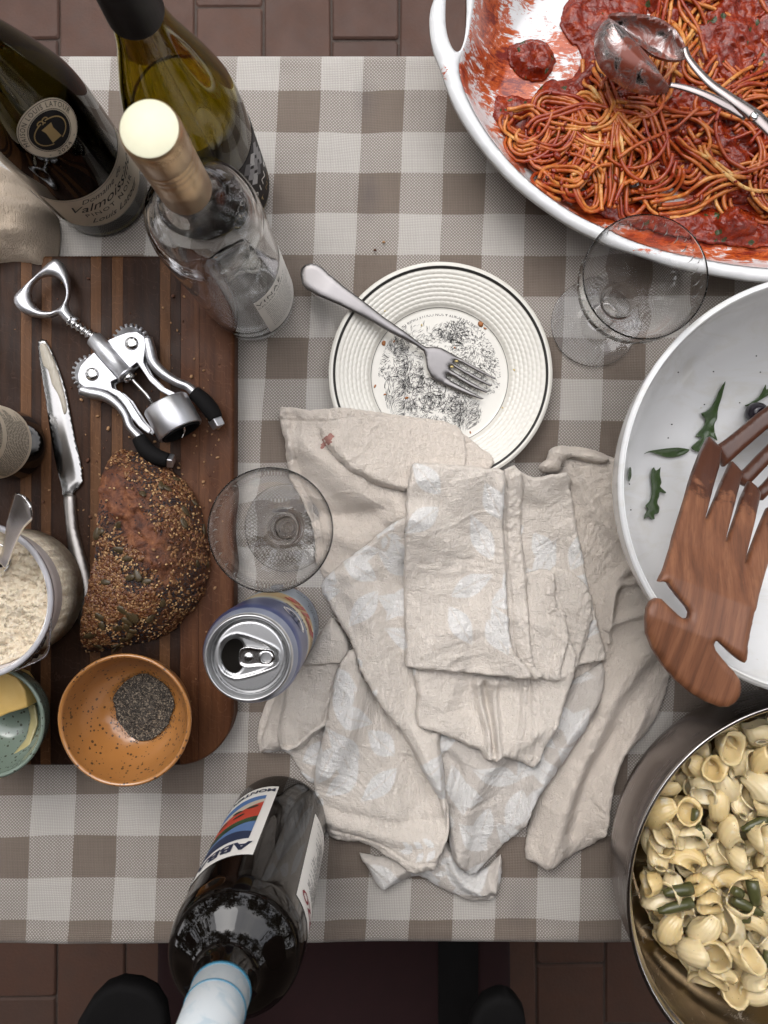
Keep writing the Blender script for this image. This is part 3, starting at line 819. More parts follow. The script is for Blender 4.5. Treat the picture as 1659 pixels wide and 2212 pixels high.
cp = mk('capsule', *capped([(.0160, .2345), (.0166, .235), (.0163, .262), (.0160, .300), (.014, .301)], d0.x, d0.y, 48), M_capw, D)
for za, zb in ((.2343, .2368), (.2505, .2515)):
    mk('blue_band', *lathe([(.0163, za), (.0169, za), (.0169, zb), (.0163, zb)], d0.x, d0.y, 48), M_blue, cp)

# ---- small dark bottle at the left edge of the board
e0 = P(30, 963, BZ); E_ = thing('beer_bottle', 'small dark glass bottle with pale barcode label standing on the cutting board', 'bottle', (e0.x, e0.y, BZ))
BE = smooth_prof([(.0270, .002), (.0285, .006), (.0288, .03), (.0288, .10), (.0285, .125), (.0250, .145), (.0180, .165), (.0135, .19), (.0125, .225)], 4)
V, F = lathe([(.0005, .006), (.02, .001), (.025, .0004)] + BE + [(.0005, .226)], e0.x, e0.y, 72, z0=BZ); mk('glass_body', V, F, M_wine2, E_)
SE = Surf(BE, e0.x, e0.y, BZ)
V, F = SE.patch(R_(-20), .067, .15, .072, .0003, 48, 6); lab = mk('label', V, F, M_paper, E_)
mb = MB(); azE = R_(-10)
for i in range(26):
    u = -.004 + i * .0010; wd = rnd.uniform(.0003, .0007)
    mb.add([SE.at(azE + a / .0288, b, .0006) for a, b in ((u, .078), (u + wd, .078), (u + wd, .092), (u, .092))], [(0, 1, 2, 3)])
microtext(SE, mb, azE, .036, .070, -.030, .030, dz=.0024, rr=random.Random(5)); mb.build('small_print', M_ink, lab)

# ---- crown: can
k0 = P(609, 1345); ZC = .165
Cn = thing('drink_can', 'open blue and yellow aluminium drink can with its tab raised', 'can', (k0.x, k0.y, 0))
bp = [(.0005, .006), (.020, .003), (.0235, .0005), (.0255, .001), (.0310, .008), (.0325, .012), (.0330, .018), (.0330, .145), (.0325, .150), (.0300, .1580), (.0278, .1612), (.0276, .1625)]
SK = Surf([p for p in bp if p[1] > .008], k0.x, k0.y)
m = NT('can_print'); pz = m.n('SeparateXYZ'); m.l(m.coord(), pz.inputs[0]); z_ = pz.outputs[2]
c = m.ramp(m.math('DIVIDE', z_, .165), [(0, (.62, .62, .62)), (.06, (.10, .13, .30)), (.115, (.28, .36, .46)), (.36, (.36, .45, .55)), (.40, (.62, .42, .13)), (.56, (.70, .60, .38)), (.63, (.26, .33, .46)), (.67, (.055, .075, .19)), (.86, (.070, .095, .23)), (.93, (.30, .33, .42)), (.965, (.66, .66, .66))], 'CONSTANT')
m.set(base=c, rough=.28, metal=.55); M_canp = m.m
mk('can_body', *lathe(bp, k0.x, k0.y, 96), M_canp, Cn)
azc = R_(38); sl = .0006
mb = MB(); uv = [(.0115 * math.cos(t), .0098 * math.sin(t)) for t in np.linspace(0, 2 * pi, 33)[:-1]]
mb.add([SK.at(azc + u / .033, .124 + v, .0003) for u, v in uv], [tuple(range(32))]); badge = mb.build('round_badge', M_paperw, Cn)
mb = MB(); V, F = text_mesh('10', .0125, bold=.0003); mb.add([SK.at(azc + x / .033, .124 + y, .0006) for x, y in V], F)
for r in (.0088,):
    pts = [((r + .0006 * s) * math.cos(t) * 1.17, (r + .0006 * s) * math.sin(t)) for t in np.linspace(0, 2 * pi, 41)[:-1] for s in (0, .5)]
    mb.add([SK.at(azc + x / .033, .124 + y, .0006) for x, y in pts], [(2 * i, 2 * i + 1, (2 * i + 3) % 80, (2 * i + 2) % 80) for i in range(40)])
mb.build('badge_print', M_inkb, badge)
mb = MB(); SK.text(mb, 'EST. 1805', .0062, azc, .1065, u0=.0, off=.0004, bold=.0001); SK.text(mb, 'PREMIUM', .0075, R_(10), .045, off=.0004); SK.text(mb, 'LAGER BEER', .005, R_(15), .036, off=.0004); SK.text(mb, 'WATER', .006, R_(45), .030, off=.0004); microtext(SK, mb, R_(-18), .03, .09, -.012, .012, rr=random.Random(2)); mb.build('lettering', M_inkb, Cn)
mb = MB(); V, F = text_mesh('Pils', .030, shear=.3, bold=.0008); mb.add([SK.at(R_(28) + x / .033, .080 + y, .0004) for x, y in V], F); mb.build('red_script', simple('can_red', (.42, .05, .04), .4), Cn)
# lid with opening: built as a cdt disc with a drinking hole
lidz = .1600
lc = P(537, 1419, .1615)
lx, ly = k0.x, k0.y
ux = Vector((1, -.03)).normalized(); uy = Vector((.03, 1)).normalized()
def L2(u, v): return (lx + ux.x * u + uy.x * v, ly + ux.y * u + uy.y * v)
ring = [(lx + .0243 * math.cos(t), ly + .0243 * math.sin(t)) for t in np.linspace(0, 2 * pi, 65)[:-1]]
hole = [L2(-.0095 + .0088 * math.cos(t) * (1.0 if math.cos(t) < 0 else .75), .0112 * math.sin(t)) for t in np.linspace(0, 2 * pi, 37)[:-1]]
rl = [L2(*p) for p in ((-.0200, 0), (-.0185, .0085), (-.012, .0135), (-.003, .0135), (.0165, .0062), (.0190, 0), (.0165, -.0062), (-.003, -.0135), (-.012, -.0135), (-.0185, -.0085))]
rl = catmull(rl, 5, True)
def lz(x, y):
    d = dseg(x, y, rl, True); ins = inside(x, y, rl)
    z = np.full(x.shape, lidz) - np.where(ins, .0011 * sstep(0, .0012, d), 0) + .0004 * np.exp(-(d / .0006) ** 2)
    dh = dseg(x, y, hole, True); z -= .0006 * np.exp(-(dh / .0007) ** 2)
    r = np.hypot(x - lx, y - ly); z -= .0012 * sstep(.0222, .0240, r)
    return z
V, F = slab(ring, .0009, lz, lambda x, y: lz(x, y) - .0004, [hole]); lid = mk('can_lid', V, F, M_alu, Cn)
mk('lid_rim', *lathe([(.0242, .1590), (.0243, .1575), (.0251, .1572), (.0257, .1585), (.0262, .1640), (.0268, .1650), (.0276, .1650), (.0282, .1642), (.0283, .1622), (.0276, .1612), (.0272, .1600)], lx, ly, 96), M_alu, lid)
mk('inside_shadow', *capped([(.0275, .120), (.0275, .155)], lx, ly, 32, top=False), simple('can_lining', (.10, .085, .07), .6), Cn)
tb = [L2(*p) for p in ((-.0062, .0), (-.0055, .0048), (-.001, .0066), (.006, .0058), (.0150, .0050), (.0172, 0), (.0150, -.0050), (.006, -.0058), (-.001, -.0066), (-.0055, -.0048))]
tb = catmull(tb, 4, True)
th = catmull([L2(*p) for p in ((.0078, 0), (.0092, .0030), (.0130, .0030), (.0150, 0), (.0130, -.0030), (.0092, -.0030))], 3, True)
hs = catmull([L2(*p) for p in ((.0030, .0038), (.0042, .0020), (.0046, 0), (.0042, -.0020), (.0030, -.0038), (.0052, -.0026), (.0058, 0), (.0052, .0026))], 2, True)
V, F = slab(tb, .0007, lambda x, y: lidz + .0018 + .0006 * np.exp(-(dseg(x, y, tb, True) / .0010) ** 2) + .0005 * np.exp(-(dseg(x, y, th, True) / .0007) ** 2), lidz + .0006, [th])
tab = bevel(mk('pull_tab', V, F, M_chrome, Cn), .0003, 2)
rx, ry = L2(.0, 0)
mk('rivet', *capped([(.0030, lidz), (.0030, lidz + .0022), (.0024, lidz + .0026), (.0018, lidz + .0024), (.0014, lidz + .0030), (.0005, lidz + .0031)], rx, ry, 24), M_chrome, tab)
mb = MB(); tx_ = 'RECYCLE ALUMINIUM'
V, F = text_mesh(tx_, .0030, spacing=1.1); V = bend_arc(V, .0205, pi * .78, False); mb.add([(lx + u, ly + v, lidz + .00012) for u, v in V], F)
V, F = text_mesh('CIRCULAR', .0030, spacing=1.1); V = bend_arc(V, .0205, -.25, False); mb.add([(lx + u, ly + v, lidz + .00012) for u, v in V], F)
mb.build('embossed_lettering', steel('embossed_mark', (.38, .38, .38), .35), lid)

# ---- coupe glasses
def coupe(pxy, label):
    c = P(*pxy); g = thing('coupe_glass', label, 'wine glass', (c.x, c.y, 0), 'coupe wine glasses')
    out = smooth_prof([(.0365, .0), (.0372, .0006), (.0368, .0014), (.030, .0020), (.016, .0034), (.0100, .0075), (.0085, .016), (.0086, .03), (.0098, .045), (.0118, .058), (.0136, .066), (.0165, .0725), (.0230, .079), (.0320, .087), (.0390, .0975), (.0425, .111), (.0432, .122), (.0434, .1295)], 4)
    inn = smooth_prof([(.0433, .1300), (.0428, .1295), (.0425, .122), (.0418, .112), (.0383, .0985), (.0314, .0882), (.0220, .0812), (.0155, .0750), (.0124, .0690), (.0108, .060), (.0090, .048), (.0070, .036), (.0035, .030), (.0005, .0295)], 4)
    V, F = lathe([(.0005, 0.0004)] + out + inn, c.x, c.y, 96); mk('bowl_and_stem', V, F, M_glass, g)
    S = Surf([p for p in out if p[1] > .0975], c.x, c.y); mb = MB()
    for i in range(30):
        a = 2 * pi * i / 30
        for (z, l, sl_) in ((.112, .006, .10), (.1195, .003, .05)):
            aa = a + (0 if z < .115 else pi / 30)
            q = [(0, -l), (.0006, 0), (.0 + sl_ * .02, l), (-.0004, 0)]
            mb.add([S.at(aa + u / .043, z + v, .0002) for u, v in q], [(0, 1, 2, 3)])
    m_ = bpy.data.materials.get('cut_glass_mark')
    if not m_:
        n_ = NT('cut_glass_mark'); n_.set(base=(.80, .84, .82), rough=.35, trans=.55, ior=1.45); m_ = n_.m
    mb.build('cut_marks', m_, g)
    return g
coupe((632, 1139), 'empty coupe glass standing between the cutting board and the napkins')
coupe((1284, 699), 'empty coupe glass standing between the plate and the spaghetti dish')
# ============================================================ ON THE BOARD
def poly(pts, z, f=None, sub=0, closed=True):
    q = [tuple(p[:2]) for p in PP(pts, z, f)]
    if sub: q = [tuple(p) for p in catmull(q, sub, closed)]
    return q
# ---- corkscrew
zk = BZ + .012
cs0 = P(260, 800, BZ); CS = thing('corkscrew', 'silver winged corkscrew with black grips lying on the striped board', 'corkscrew', (cs0.x, cs0.y, BZ))
outl = poly([(70, 365), (78, 410), (120, 450), (190, 470), (255, 468), (292, 455), (330, 490), (365, 512), (400, 480), (368, 455), (340, 405), (352, 350), (350, 280), (335, 225), (312, 188), (285, 174), (255, 185), (220, 215), (170, 265), (110, 320)], zk + .003, Z2, 3)
hc = P(*Z2(243, 348), zk + .003); ra = .0148
hl_ = [(hc.x + ra * math.cos(t), hc.y + ra * math.sin(t)) for t in np.linspace(0, 2 * pi, 41)[:-1]]
def ztp(x, y):
    d = np.minimum(dseg(x, y, outl, True), dseg(x, y, hl_, True)); return zk + .0025 + .0032 * np.sqrt(np.clip(d / .004, 0, 1)) 
V, F = slab(outl, .0012, ztp, zk - .0012, [hl_]); mk('opener_handle', V, F, M_satin, CS)
pA, pB = P(*Z2(355, 490), zk + .002), P(*Z2(505, 590), zk + .002)
n = 90; pts = [pA.lerp(pB, i / n) for i in range(n + 1)]
rr = [.0032 + .0016 * (.5 + .5 * math.sin(2 * pi * i / n * 6.5)) for i in range(n + 1)]
V, F = tube(pts, rr, 14); mk('threaded_rod', V, F, M_chrome, CS)
pC, pD = P(*Z2(478, 578), zk + .003), P(*Z2(648, 768), zk + .003)
dirr = (pD - pC).normalized()
pts = [pC, pC + dirr * .0006, pC.lerp(pD, .5), pD - dirr * .002, pD - dirr * .0018, pD, pD + dirr * .0005]
V, F = tube(pts, [.0060, .0068, .0072, .0072, .0080, .0080, .0070], 28); mk('barrel', V, F, M_satin, CS)
V, F = tube([pD, pD + dirr * .004, pD + dirr * .006], [.0052, .0050, .003], 18); mk('collar', V, F, M_chrome, CS)
# frame: two lobed plates with legs to the ring
fr = [(550, 588), (600, 565), (650, 547), (700, 545), (735, 570), (742, 610), (735, 650), (728, 700), (760, 760), (830, 825), (900, 860), (945, 895), (965, 930), (900, 905), (840, 868), (780, 815), (735, 745), (700, 700), (672, 718), (690, 745), (600, 810), (568, 800), (575, 835), (610, 850), (655, 895), (690, 950), (725, 1000), (775, 1045), (760, 1065), (715, 1030), (675, 985), (640, 920), (600, 875), (550, 845), (490, 832), (430, 828), (402, 808), (395, 770), (405, 725), (440, 685), (480, 652), (530, 700), (640, 770), (620, 690)]
fr2a = [(548, 590), (600, 566), (650, 548), (700, 545), (735, 568), (745, 610), (738, 655), (732, 700), (765, 762), (835, 828), (905, 862), (948, 895), (930, 905), (885, 885), (820, 850), (765, 800), (728, 745), (700, 703), (672, 725), (650, 740)]
fr2b = [(480, 650), (440, 685), (408, 722), (395, 768), (402, 808), (430, 830), (490, 834), (550, 848), (600, 878), (640, 925), (672, 985), (712, 1032), (760, 1068), (772, 1045), (728, 1000), (692, 945), (658, 890), (612, 848), (572, 832), (566, 802), (600, 785)]
for fo in (fr2a, fr2b):
    o = poly(fo, zk + .0055, Z2)
    V, F = slab(o, .0016, zk + .0060, zk + .0042); bevel(mk('frame_plate', V, F, M_satin, CS), .0006, 2)
    V, F = slab(o, .0016, zk - .0050, zk - .0068); bevel(mk('frame_plate', V, F, M_satin, CS), .0006, 2)
for (x, y) in ((672, 605), (470, 762)):
    p = P(*Z2(x, y), zk + .006); mk('rivet', *capped([(.0056, zk + .0055), (.0055, zk + .0066), (.0046, zk + .0076), (.0030, zk + .0082), (.0006, zk + .0084)], p.x, p.y, 28, bottom=False), M_chrome, CS)
# gear teeth of the two levers
for (x, y, a0) in ((672, 605, 62), (470, 762, 152)):
    p = P(*Z2(x, y), zk); mb = MB()
    for i in range(12):
        a = R_(a0 + (i - 5.5) * 17); q = Vector((math.cos(a), math.sin(a), 0)); t_ = Vector((-q.y, q.x, 0)); r0, r1 = .009, .0155
        b = [p + q * r0 - t_ * .0013, p + q * r0 + t_ * .0013, p + q * r1 + t_ * .0008, p + q * r1 - t_ * .0008]
        Vq = [tuple(v + Vector((0, 0, zz))) for zz in (-.0035, .0035) for v in b]
        mb.add(Vq, [(0, 1, 2, 3), (7, 6, 5, 4), (0, 4, 5, 1), (1, 5, 6, 2), (2, 6, 7, 3), (3, 7, 4, 0)])
    mb.add(*capped([(.0128, zk - .0036), (.0128, zk + .0036)], p.x, p.y, 24)); mb.build('gear', M_satin, CS)
for pts_, gp_, tip in (([(752, 578), (766, 640), (782, 700), (830, 755), (900, 800), (960, 825), (1000, 862)], [(990, 855), (1040, 900), (1080, 950), (1102, 990)], (1092, 985, 1118, 1032)),
                       ([(415, 843), (470, 858), (535, 872), (595, 910), (640, 965), (665, 1030), (720, 1090)], [(708, 1085), (745, 1145), (800, 1185), (860, 1202)], (845, 1200, 888, 1205))):
    pts = catmull([tuple(P(*Z2(*p), zk + .001)) for p in pts_], 5)
    V, F = tube(pts, [.0042 + .0006 * math.sin(i * .2) for i in range(len(pts))], 12, flat=1.25, up=(0, 0, 1)); mk('lever', V, F, M_satin, CS)
    pts = catmull([tuple(P(*Z2(*p), zk + .001)) for p in gp_], 5); n = len(pts)
    V, F = tube(pts, [.0058 + .0012 * math.sin(pi * i / (n - 1)) for i in range(n)], 14, flat=1.1, up=(0, 0, 1)); mk('grip', V, F, M_blk, CS)
    a_, b_ = P(*Z2(tip[0], tip[1]), zk + .001), P(*Z2(tip[2], tip[3]), zk + .001)
    bevel(mk('lever_tip', *tube([a_, b_], [.0062, .0058], 4, flat=.9, up=(0, 0, 1)), M_satin, CS, smooth=False), .0008, 2)
# worm
pw = [P(*Z2(x, y), zk + .003) for x, y in ((655, 765), (705, 820), (745, 862), (765, 890))]
pts = [tuple(p) for p in catmull([tuple(p) for p in pw], 4)]
ax0 = Vector(pts[-1]); ax1 = P(*Z2(945, 1075), zk + .002); axd = (ax1 - ax0); sd1 = axd.cross(Vector((0, 0, 1))).normalized()
for i in range(1, 60):
    t = i / 60; a = 2 * pi * t * 3.2; k = min(1, t * 6) * .0042
    pts.append(tuple(ax0 + axd * t + sd1 * math.sin(a) * k + Vector((0, 0, 1)) * (1 - math.cos(a)) * k * .8 - Vector((0, 0, .002))))
V, F = tube(pts, [.0015] * (len(pts) - 8) + [.0015 - .00015 * i for i in range(8)], 8); mk('worm', V, F, M_chrome, CS)
# bell ring
ra_, rb_ = P(*Z2(845, 905), zk + .004), P(*Z2(930, 1058), zk + .004); da = (rb_ - ra_).normalized()
sidev = da.cross(Vector((0, 0, 1))).normalized(); upv = Vector((0, 0, 1))
def ringv(c, rx_, rz_, n=48): return [c + sidev * (rx_ * math.cos(t)) + upv * (rz_ * math.sin(t)) for t in np.linspace(0, 2 * pi, n + 1)[:-1]]
Lb = .026; c0_ = P(*Z2(890, 985), zk + .0045) - da * (Lb / 2)
rings = [ringv(c0_ + da * d, r, r) for d, r in ((.0, .0155), (0.0, .0180), (.001, .0188), (Lb - .001, .0188), (Lb, .0183), (Lb, .0166), (.003, .0160), (.003, .0155))]
V = [v for r in rings for v in r]; F = []
for j in range(len(rings)):
    for i in range(48): F.append((j * 48 + i, j * 48 + (i + 1) % 48, ((j + 1) % len(rings)) * 48 + (i + 1) % 48, ((j + 1) % len(rings)) * 48 + i))
V = [v + Vector((0, 0, .0035)) for v in V]; mk('bell_ring', V, F, M_satin, CS)
rings = [ringv(c0_ + da * d + Vector((0, 0, .0035)), r, r) for d, r in ((.002, .0005), (.002, .0163), (Lb + .0008, .0163), (Lb + .0016, .0155), (Lb + .0008, .0140), (.008, .0120), (.008, .0005))]
V = [v for r in rings for v in r]; F = []
for j in range(len(rings) - 1):
    for i in range(48): F.append((j * 48 + i, j * 48 + (i + 1) % 48, (j + 1) * 48 + (i + 1) % 48, (j + 1) * 48 + i))
mk('bell_liner', V, F, M_blk, CS)

# ---- table knife
K = P(130, 1000, BZ); kn = thing('table_knife', 'butter smeared steel table knife lying on the board beside the bread', 'knife', (K.x, K.y, BZ))
zb_ = BZ + .0015
bl = poly([(82, 738), (89, 733), (99, 736), (112, 760), (128, 800), (142, 845), (152, 895), (162, 950), (174, 1000), (179, 1035), (176, 1048), (161, 1063), (158, 1072), (136, 1072), (134, 1058), (127, 1030), (116, 980), (106, 920), (98, 860), (88, 800), (83, 760)], zb_ + .001, None, 2)
mk('blade', *slab(bl, .0022, lambda x, y: zb_ + .0008 + .0009 * sstep(0, .006, dseg(x, y, bl, True)), zb_ + .0004), steel('blade_steel', (.36, .35, .34), .16, amt=.08), kn)
hd = poly([(136, 1070), (158, 1070), (162, 1090), (166, 1140), (182, 1200), (198, 1262), (207, 1330), (203, 1372), (190, 1382), (176, 1372), (164, 1330), (154, 1260), (146, 1190), (139, 1120)], zb_ + .003, None, 3)
mk('handle', *slab(hd, .0020, lambda x, y: zb_ + .0015 + .0035 * np.sqrt(np.clip(dseg(x, y, hd, True) / .006, 0, 1)), lambda x, y: zb_ - .0008 + 0 * x), steel('handle_steel', (.46, .43, .40), .34, amt=.12), kn)
M_butter = NT('butter'); bn = M_butter.noise(60, 4)
M_butter.set(base=M_butter.mix(bn, (.60, .38, .10), (.68, .47, .17)), rough=.42, normal=M_butter.bump(bn, .25, .002), sss=.15); M_butter.b.inputs['Subsurface Radius'].default_value = (.004, .003, .001); M_butter = M_butter.m
M_smear = NT('butter_smear'); sn = M_smear.noise(55, 5, vec=M_smear.coord('Object', (3, .7, 1)), dist=1.5)
M_smear.set(base=M_smear.mix(sn, (.50, .44, .34), (.66, .60, .50)), rough=.35, trans=.35, normal=M_smear.bump(sn, .6, .0015)); M_smear = M_smear.m
sm = poly([(86, 745), (98, 742), (112, 770), (126, 806), (138, 850), (144, 885), (138, 895), (132, 872), (124, 850), (112, 830), (104, 800), (94, 790), (88, 765)], zb_ + .002, None, 2)
mk('butter_smear', *slab(sm, .0022, lambda x, y: zb_ + .0019 + .0009 * np.clip(fbm(x, y, s=300, o=3) + .5, 0, 1) * sstep(0, .003, dseg(x, y, sm, True)), zb_ + .0005), M_smear, kn)
mb = MB(); 
mark = text_mesh('INOX', .0042)
p = P(*Z2(280, 1010), zb_ + .003); a = R_(-82)
mb.add([(p.x + x * math.cos(a) - y * math.sin(a), p.y + x * math.sin(a) + y * math.cos(a), zb_ + .00185) for x, y in mark[0]], mark[1]); mb.build('stamp_mark', M_inkg, kn)

# ---- half loaf of seeded bread
br = [(570, 125), (555, 170), (540, 220), (527, 280), (524, 380), (508, 520), (503, 640), (488, 740), (476, 840), (455, 940), (437, 1050), (418, 1168), (470, 1170), (560, 1150), (640, 1132), (720, 1115), (800, 1092), (870, 1050), (920, 995), (975, 945), (1015, 880), (1042, 800), (1058, 730), (1050, 640), (1035, 540), (1010, 430), (975, 350), (935, 298), (880, 245), (820, 200), (760, 160), (690, 138), (620, 122)]
zbr = BZ + .012
bp_ = [tuple(P(*Z3(*q), BZ + (.012 if i > 11 else .012 + .020 * math.sin(pi * min(1, (i + .3) / 11.3)) ** .7))[:2]) for i, q in enumerate(br)]
cut = bp_[0:12]; rim_ = bp_[11:] + [bp_[0]]
BH = .050
lb = P(*Z3(700, 700), BZ); loaf = thing('bread_loaf', 'half loaf of dark crusted bread covered in mixed seeds on the striped board', 'bread', (lb.x, lb.y, BZ))
V2, T = cdt(bp_, .0017)
x, y = V2[:, 0], V2[:, 1]
dr = dseg(x, y, rim_); dc = dseg(x, y, cut)
dome = BH * np.power(np.clip(1 - (1 - np.clip(dr / .050, 0, 1)) ** 2.1, 0, 1), .60)
dome *= (.80 + .20 * np.clip(dc / .05, 0, 1)) 
scl = [P(*Z3(*q), .06) for q in ((560, 300), (620, 400), (700, 500), (780, 600), (830, 700))]
dsc = dseg(x, y, scl)
score = np.exp(-((dsc + fbm(x, y, s=70, o=3, seed=22) * .007) / .016) ** 2)
dome += score * .0022 * (1 + 1.6 * fbm(x, y, s=130, o=4, seed=3)) - .0030 * score * sstep(.25, .6, np.abs(fbm(x, y, s=55, o=3, seed=31)) * 2.2)
dome += fbm(x, y, s=70, o=4, seed=1) * .0024 + np.abs(fbm(x, y, s=150, o=4, seed=6)) * .0016 * (.4 + score)
dome = np.where(dc < .0006, dome, dome)
zt = BZ + np.maximum(dome, .0015)
# lean the cut face outward a little so crumb shows, roughen it
n = len(V2)
VV = np.vstack([np.column_stack([V2, zt]), np.column_stack([V2, np.full(n, BZ + .0005)])])
F = [tuple(t) for t in T] + [(t[2] + n, t[1] + n, t[0] + n) for t in T]
for a, b in bedges(T): F.append((b, a, a + n, b + n))
m = NT('bread_crust'); ps = m.n('NewGeometry').outputs['Position']; bare = m.attr('bare')
cn = m.noise(95, 6, .65, ps, dist=.6); c1 = m.ramp(cn, [(.30, (.022, .007, .004)), (.46, (.070, .024, .009)), (.60, (.15, .056, .020)), (.78, (.28, .13, .055))])
c2 = m.ramp(cn, [(.30, (.035, .010, .005)), (.48, (.12, .036, .013)), (.62, (.22, .078, .028)), (.8, (.36, .17, .075))])
c = m.mix(bare, c1, c2)
c = m.mix(m.ramp(m.noise(300, 3, .6, ps), [(.60, 0.0), (.75, .55)]), c, (.02, .008, .005))
m.set(base=c, rough=.62, normal=m.bump(m.noise(240, 6, .7, ps), .9, .0016)); M_crust = m.m
crust = mk('crust', VV, F, M_crust, loaf); attr(crust, 'bare', np.concatenate([np.clip(score * 1.3 + fbm(x, y, s=60, o=4, seed=15) * .9 - .25, 0, 1), np.zeros(n)]))
cutw = P(*Z3(500, 640), .03)
# seeds
def heightz(qx, qy):
    dr_ = dseg(qx, qy, rim_); dc_ = dseg(qx, qy, cut)
    d = BH * np.power(np.clip(1 - (1 - np.clip(dr_ / .050, 0, 1)) ** 2.1, 0, 1), .60) * (.80 + .20 * np.clip(dc_ / .05, 0, 1))
    ds = dseg(qx, qy, scl); s_ = np.exp(-((ds + fbm(qx, qy, s=70, o=3, seed=22) * .007) / .016) ** 2)
    d = d + s_ * .0022 * (1 + 1.6 * fbm(qx, qy, s=130, o=4, seed=3)) - .0030 * s_ * sstep(.25, .6, np.abs(fbm(qx, qy, s=55, o=3, seed=31)) * 2.2)
    d = d + fbm(qx, qy, s=70, o=4, seed=1) * .0024 + np.abs(fbm(qx, qy, s=150, o=4, seed=6)) * .0016 * (.4 + s_)
    return BZ + np.maximum(d, .0015), s_
def seed_geo(l, w, t, nu=6, nv=3, point=.0):
    V = [(-l, 0, 0)]; 
    for j in range(1, nv + 1):
        a = pi * j / (nv + 1)
        for i in range(nu):
            b = 2 * pi * i / nu; rr_ = math.sin(a) * (1 - point * (-math.cos(a)))
            V.append((-math.cos(a) * l, rr_ * w * math.cos(b), rr_ * t * math.sin(b)))
    V.append((l, 0, 0)); F = []
    for i in range(nu): F.append((0, 1 + (i + 1) % nu, 1 + i)); F.append((len(V) - 1, 1 + (nv - 1) * nu + i, 1 + (nv - 1) * nu + (i + 1) % nu))
    for j in range(nv - 1):
        for i in range(nu): F.append((1 + j * nu + i, 1 + j * nu + (i + 1) % nu, 1 + (j + 1) * nu + (i + 1) % nu, 1 + (j + 1) * nu + i))
    return V, F
M_flax = simple('flax_seed', (.12, .042, .016), .32, nscale=300, namt=.3); M_ses = simple('sesame_seed', (.50, .31, .14), .5, nscale=300, namt=.2)
M_poppy = simple('poppy_seed', (.022, .020, .024), .5); M_pump = simple('pumpkin_seed', (.062, .042, .018), .42, nscale=200, namt=.4); M_sunf = simple('toasted_seed', (.22, .105, .040), .45, nscale=300, namt=.25)
xmin, xmax = min(p[0] for p in bp_), max(p[0] for p in bp_); ymin, ymax = min(p[1] for p in bp_), max(p[1] for p in bp_)
N = 12500; qx = nrs.uniform(xmin, xmax, N); qy = nrs.uniform(ymin, ymax, N)
ok = inside(qx, qy, bp_) & (dseg(qx, qy, cut) > .0012); qx, qy = qx[ok], qy[ok]
qz, sc_ = heightz(qx, qy); e_ = .0008
gx_ = (heightz(qx + e_, qy)[0] - heightz(qx - e_, qy)[0]) / (2 * e_); gy_ = (heightz(qx, qy + e_)[0] - heightz(qx, qy - e_)[0]) / (2 * e_)
dn = fbm(qx, qy, s=60, o=3, seed=9) * .5 + .5
keep = nrs.uniform(size=len(qx)) < np.clip((1 - sc_ * 1.35) * (.35 + 1.1 * dn) , 0.02, 1)
qx, qy, qz, gx_, gy_, dn = [v[keep] for v in (qx, qy, qz, gx_, gy_, dn)]
black = fbm(qx, qy, s=45, o=3, seed=12)
kinds_ = dict(flax=(seed_geo(.0021, .00105, .0006, point=.35), M_flax, 'flax_seed'), ses=(seed_geo(.00105, .00078, .0006, point=.3), M_ses, 'sesame_seed'), pop=(seed_geo(.0006, .0006, .0005, 5, 2), M_poppy, 'poppy_seed'), sun=(seed_geo(.0019, .0011, .0007, point=.3), M_sunf, 'toasted_seed'), pum=(seed_geo(.0050, .0028, .0011, 10, 5, .25), M_pump, 'pumpkin_seed'))
stuffmb = {k: MB() for k in kinds_}; protoS = {}; nparts = 0; npum = 0
for i in range(len(qx)):
    q = nrs.uniform()
    if q < .012 and npum < 40: k = 'pum'; npum += 1
    elif black[i] > .02 and q < .70: k = 'pop'
    elif q < .48: k = 'flax'
    elif q < .78: k = 'sun'
    elif q < .90: k = 'ses'
    else: k = 'pop'
    (SVq, SFq), mt_, nm = kinds_[k]
    nrm = Vector((-gx_[i], -gy_[i], 1)).normalized(); lift = .0004 if k != 'pum' else .0009
    rot = nrm.to_track_quat('Z', 'Y').to_matrix() @ Matrix.Rotation(nrs.uniform(0, 2 * pi), 3, 'Z') @ Matrix.Rotation(nrs.normal() * .22, 3, 'Y')
    s_ = nrs.uniform(.85, 1.15); pos = Vector((qx[i], qy[i], qz[i])) + nrm * lift
    if (k == 'pum') or (k in ('flax', 'sun', 'ses') and nparts < 255 and nrs.uniform() < .12):
        if k not in protoS:
            o = mk(nm, SVq, SFq, mt_, None, org=(0, 0, 0)); o.parent = loaf; protoS[k] = o
        else:
            o = protoS[k].copy(); COL.objects.link(o)
        o.location = pos - ORG[loaf.name]; o.rotation_euler = rot.to_euler(); o.scale = (s_,) * 3
        if k != 'pum': nparts += 1
    else: stuffmb[k].add([tuple(rot @ Vector(v) * s_ + pos) for v in SVq], SFq)
V = []; F = []; FM = []; ms = []
for k, mbx in stuffmb.items():
    n0 = len(V); V += mbx.V; F += [tuple(a + n0 for a in f) for f in mbx.F]; FM += [len(ms)] * len(mbx.F); ms.append(kinds_[k][1])
tag(mk('seed_coating', V, F, ms, loaf, fmat=FM), kind='stuff')
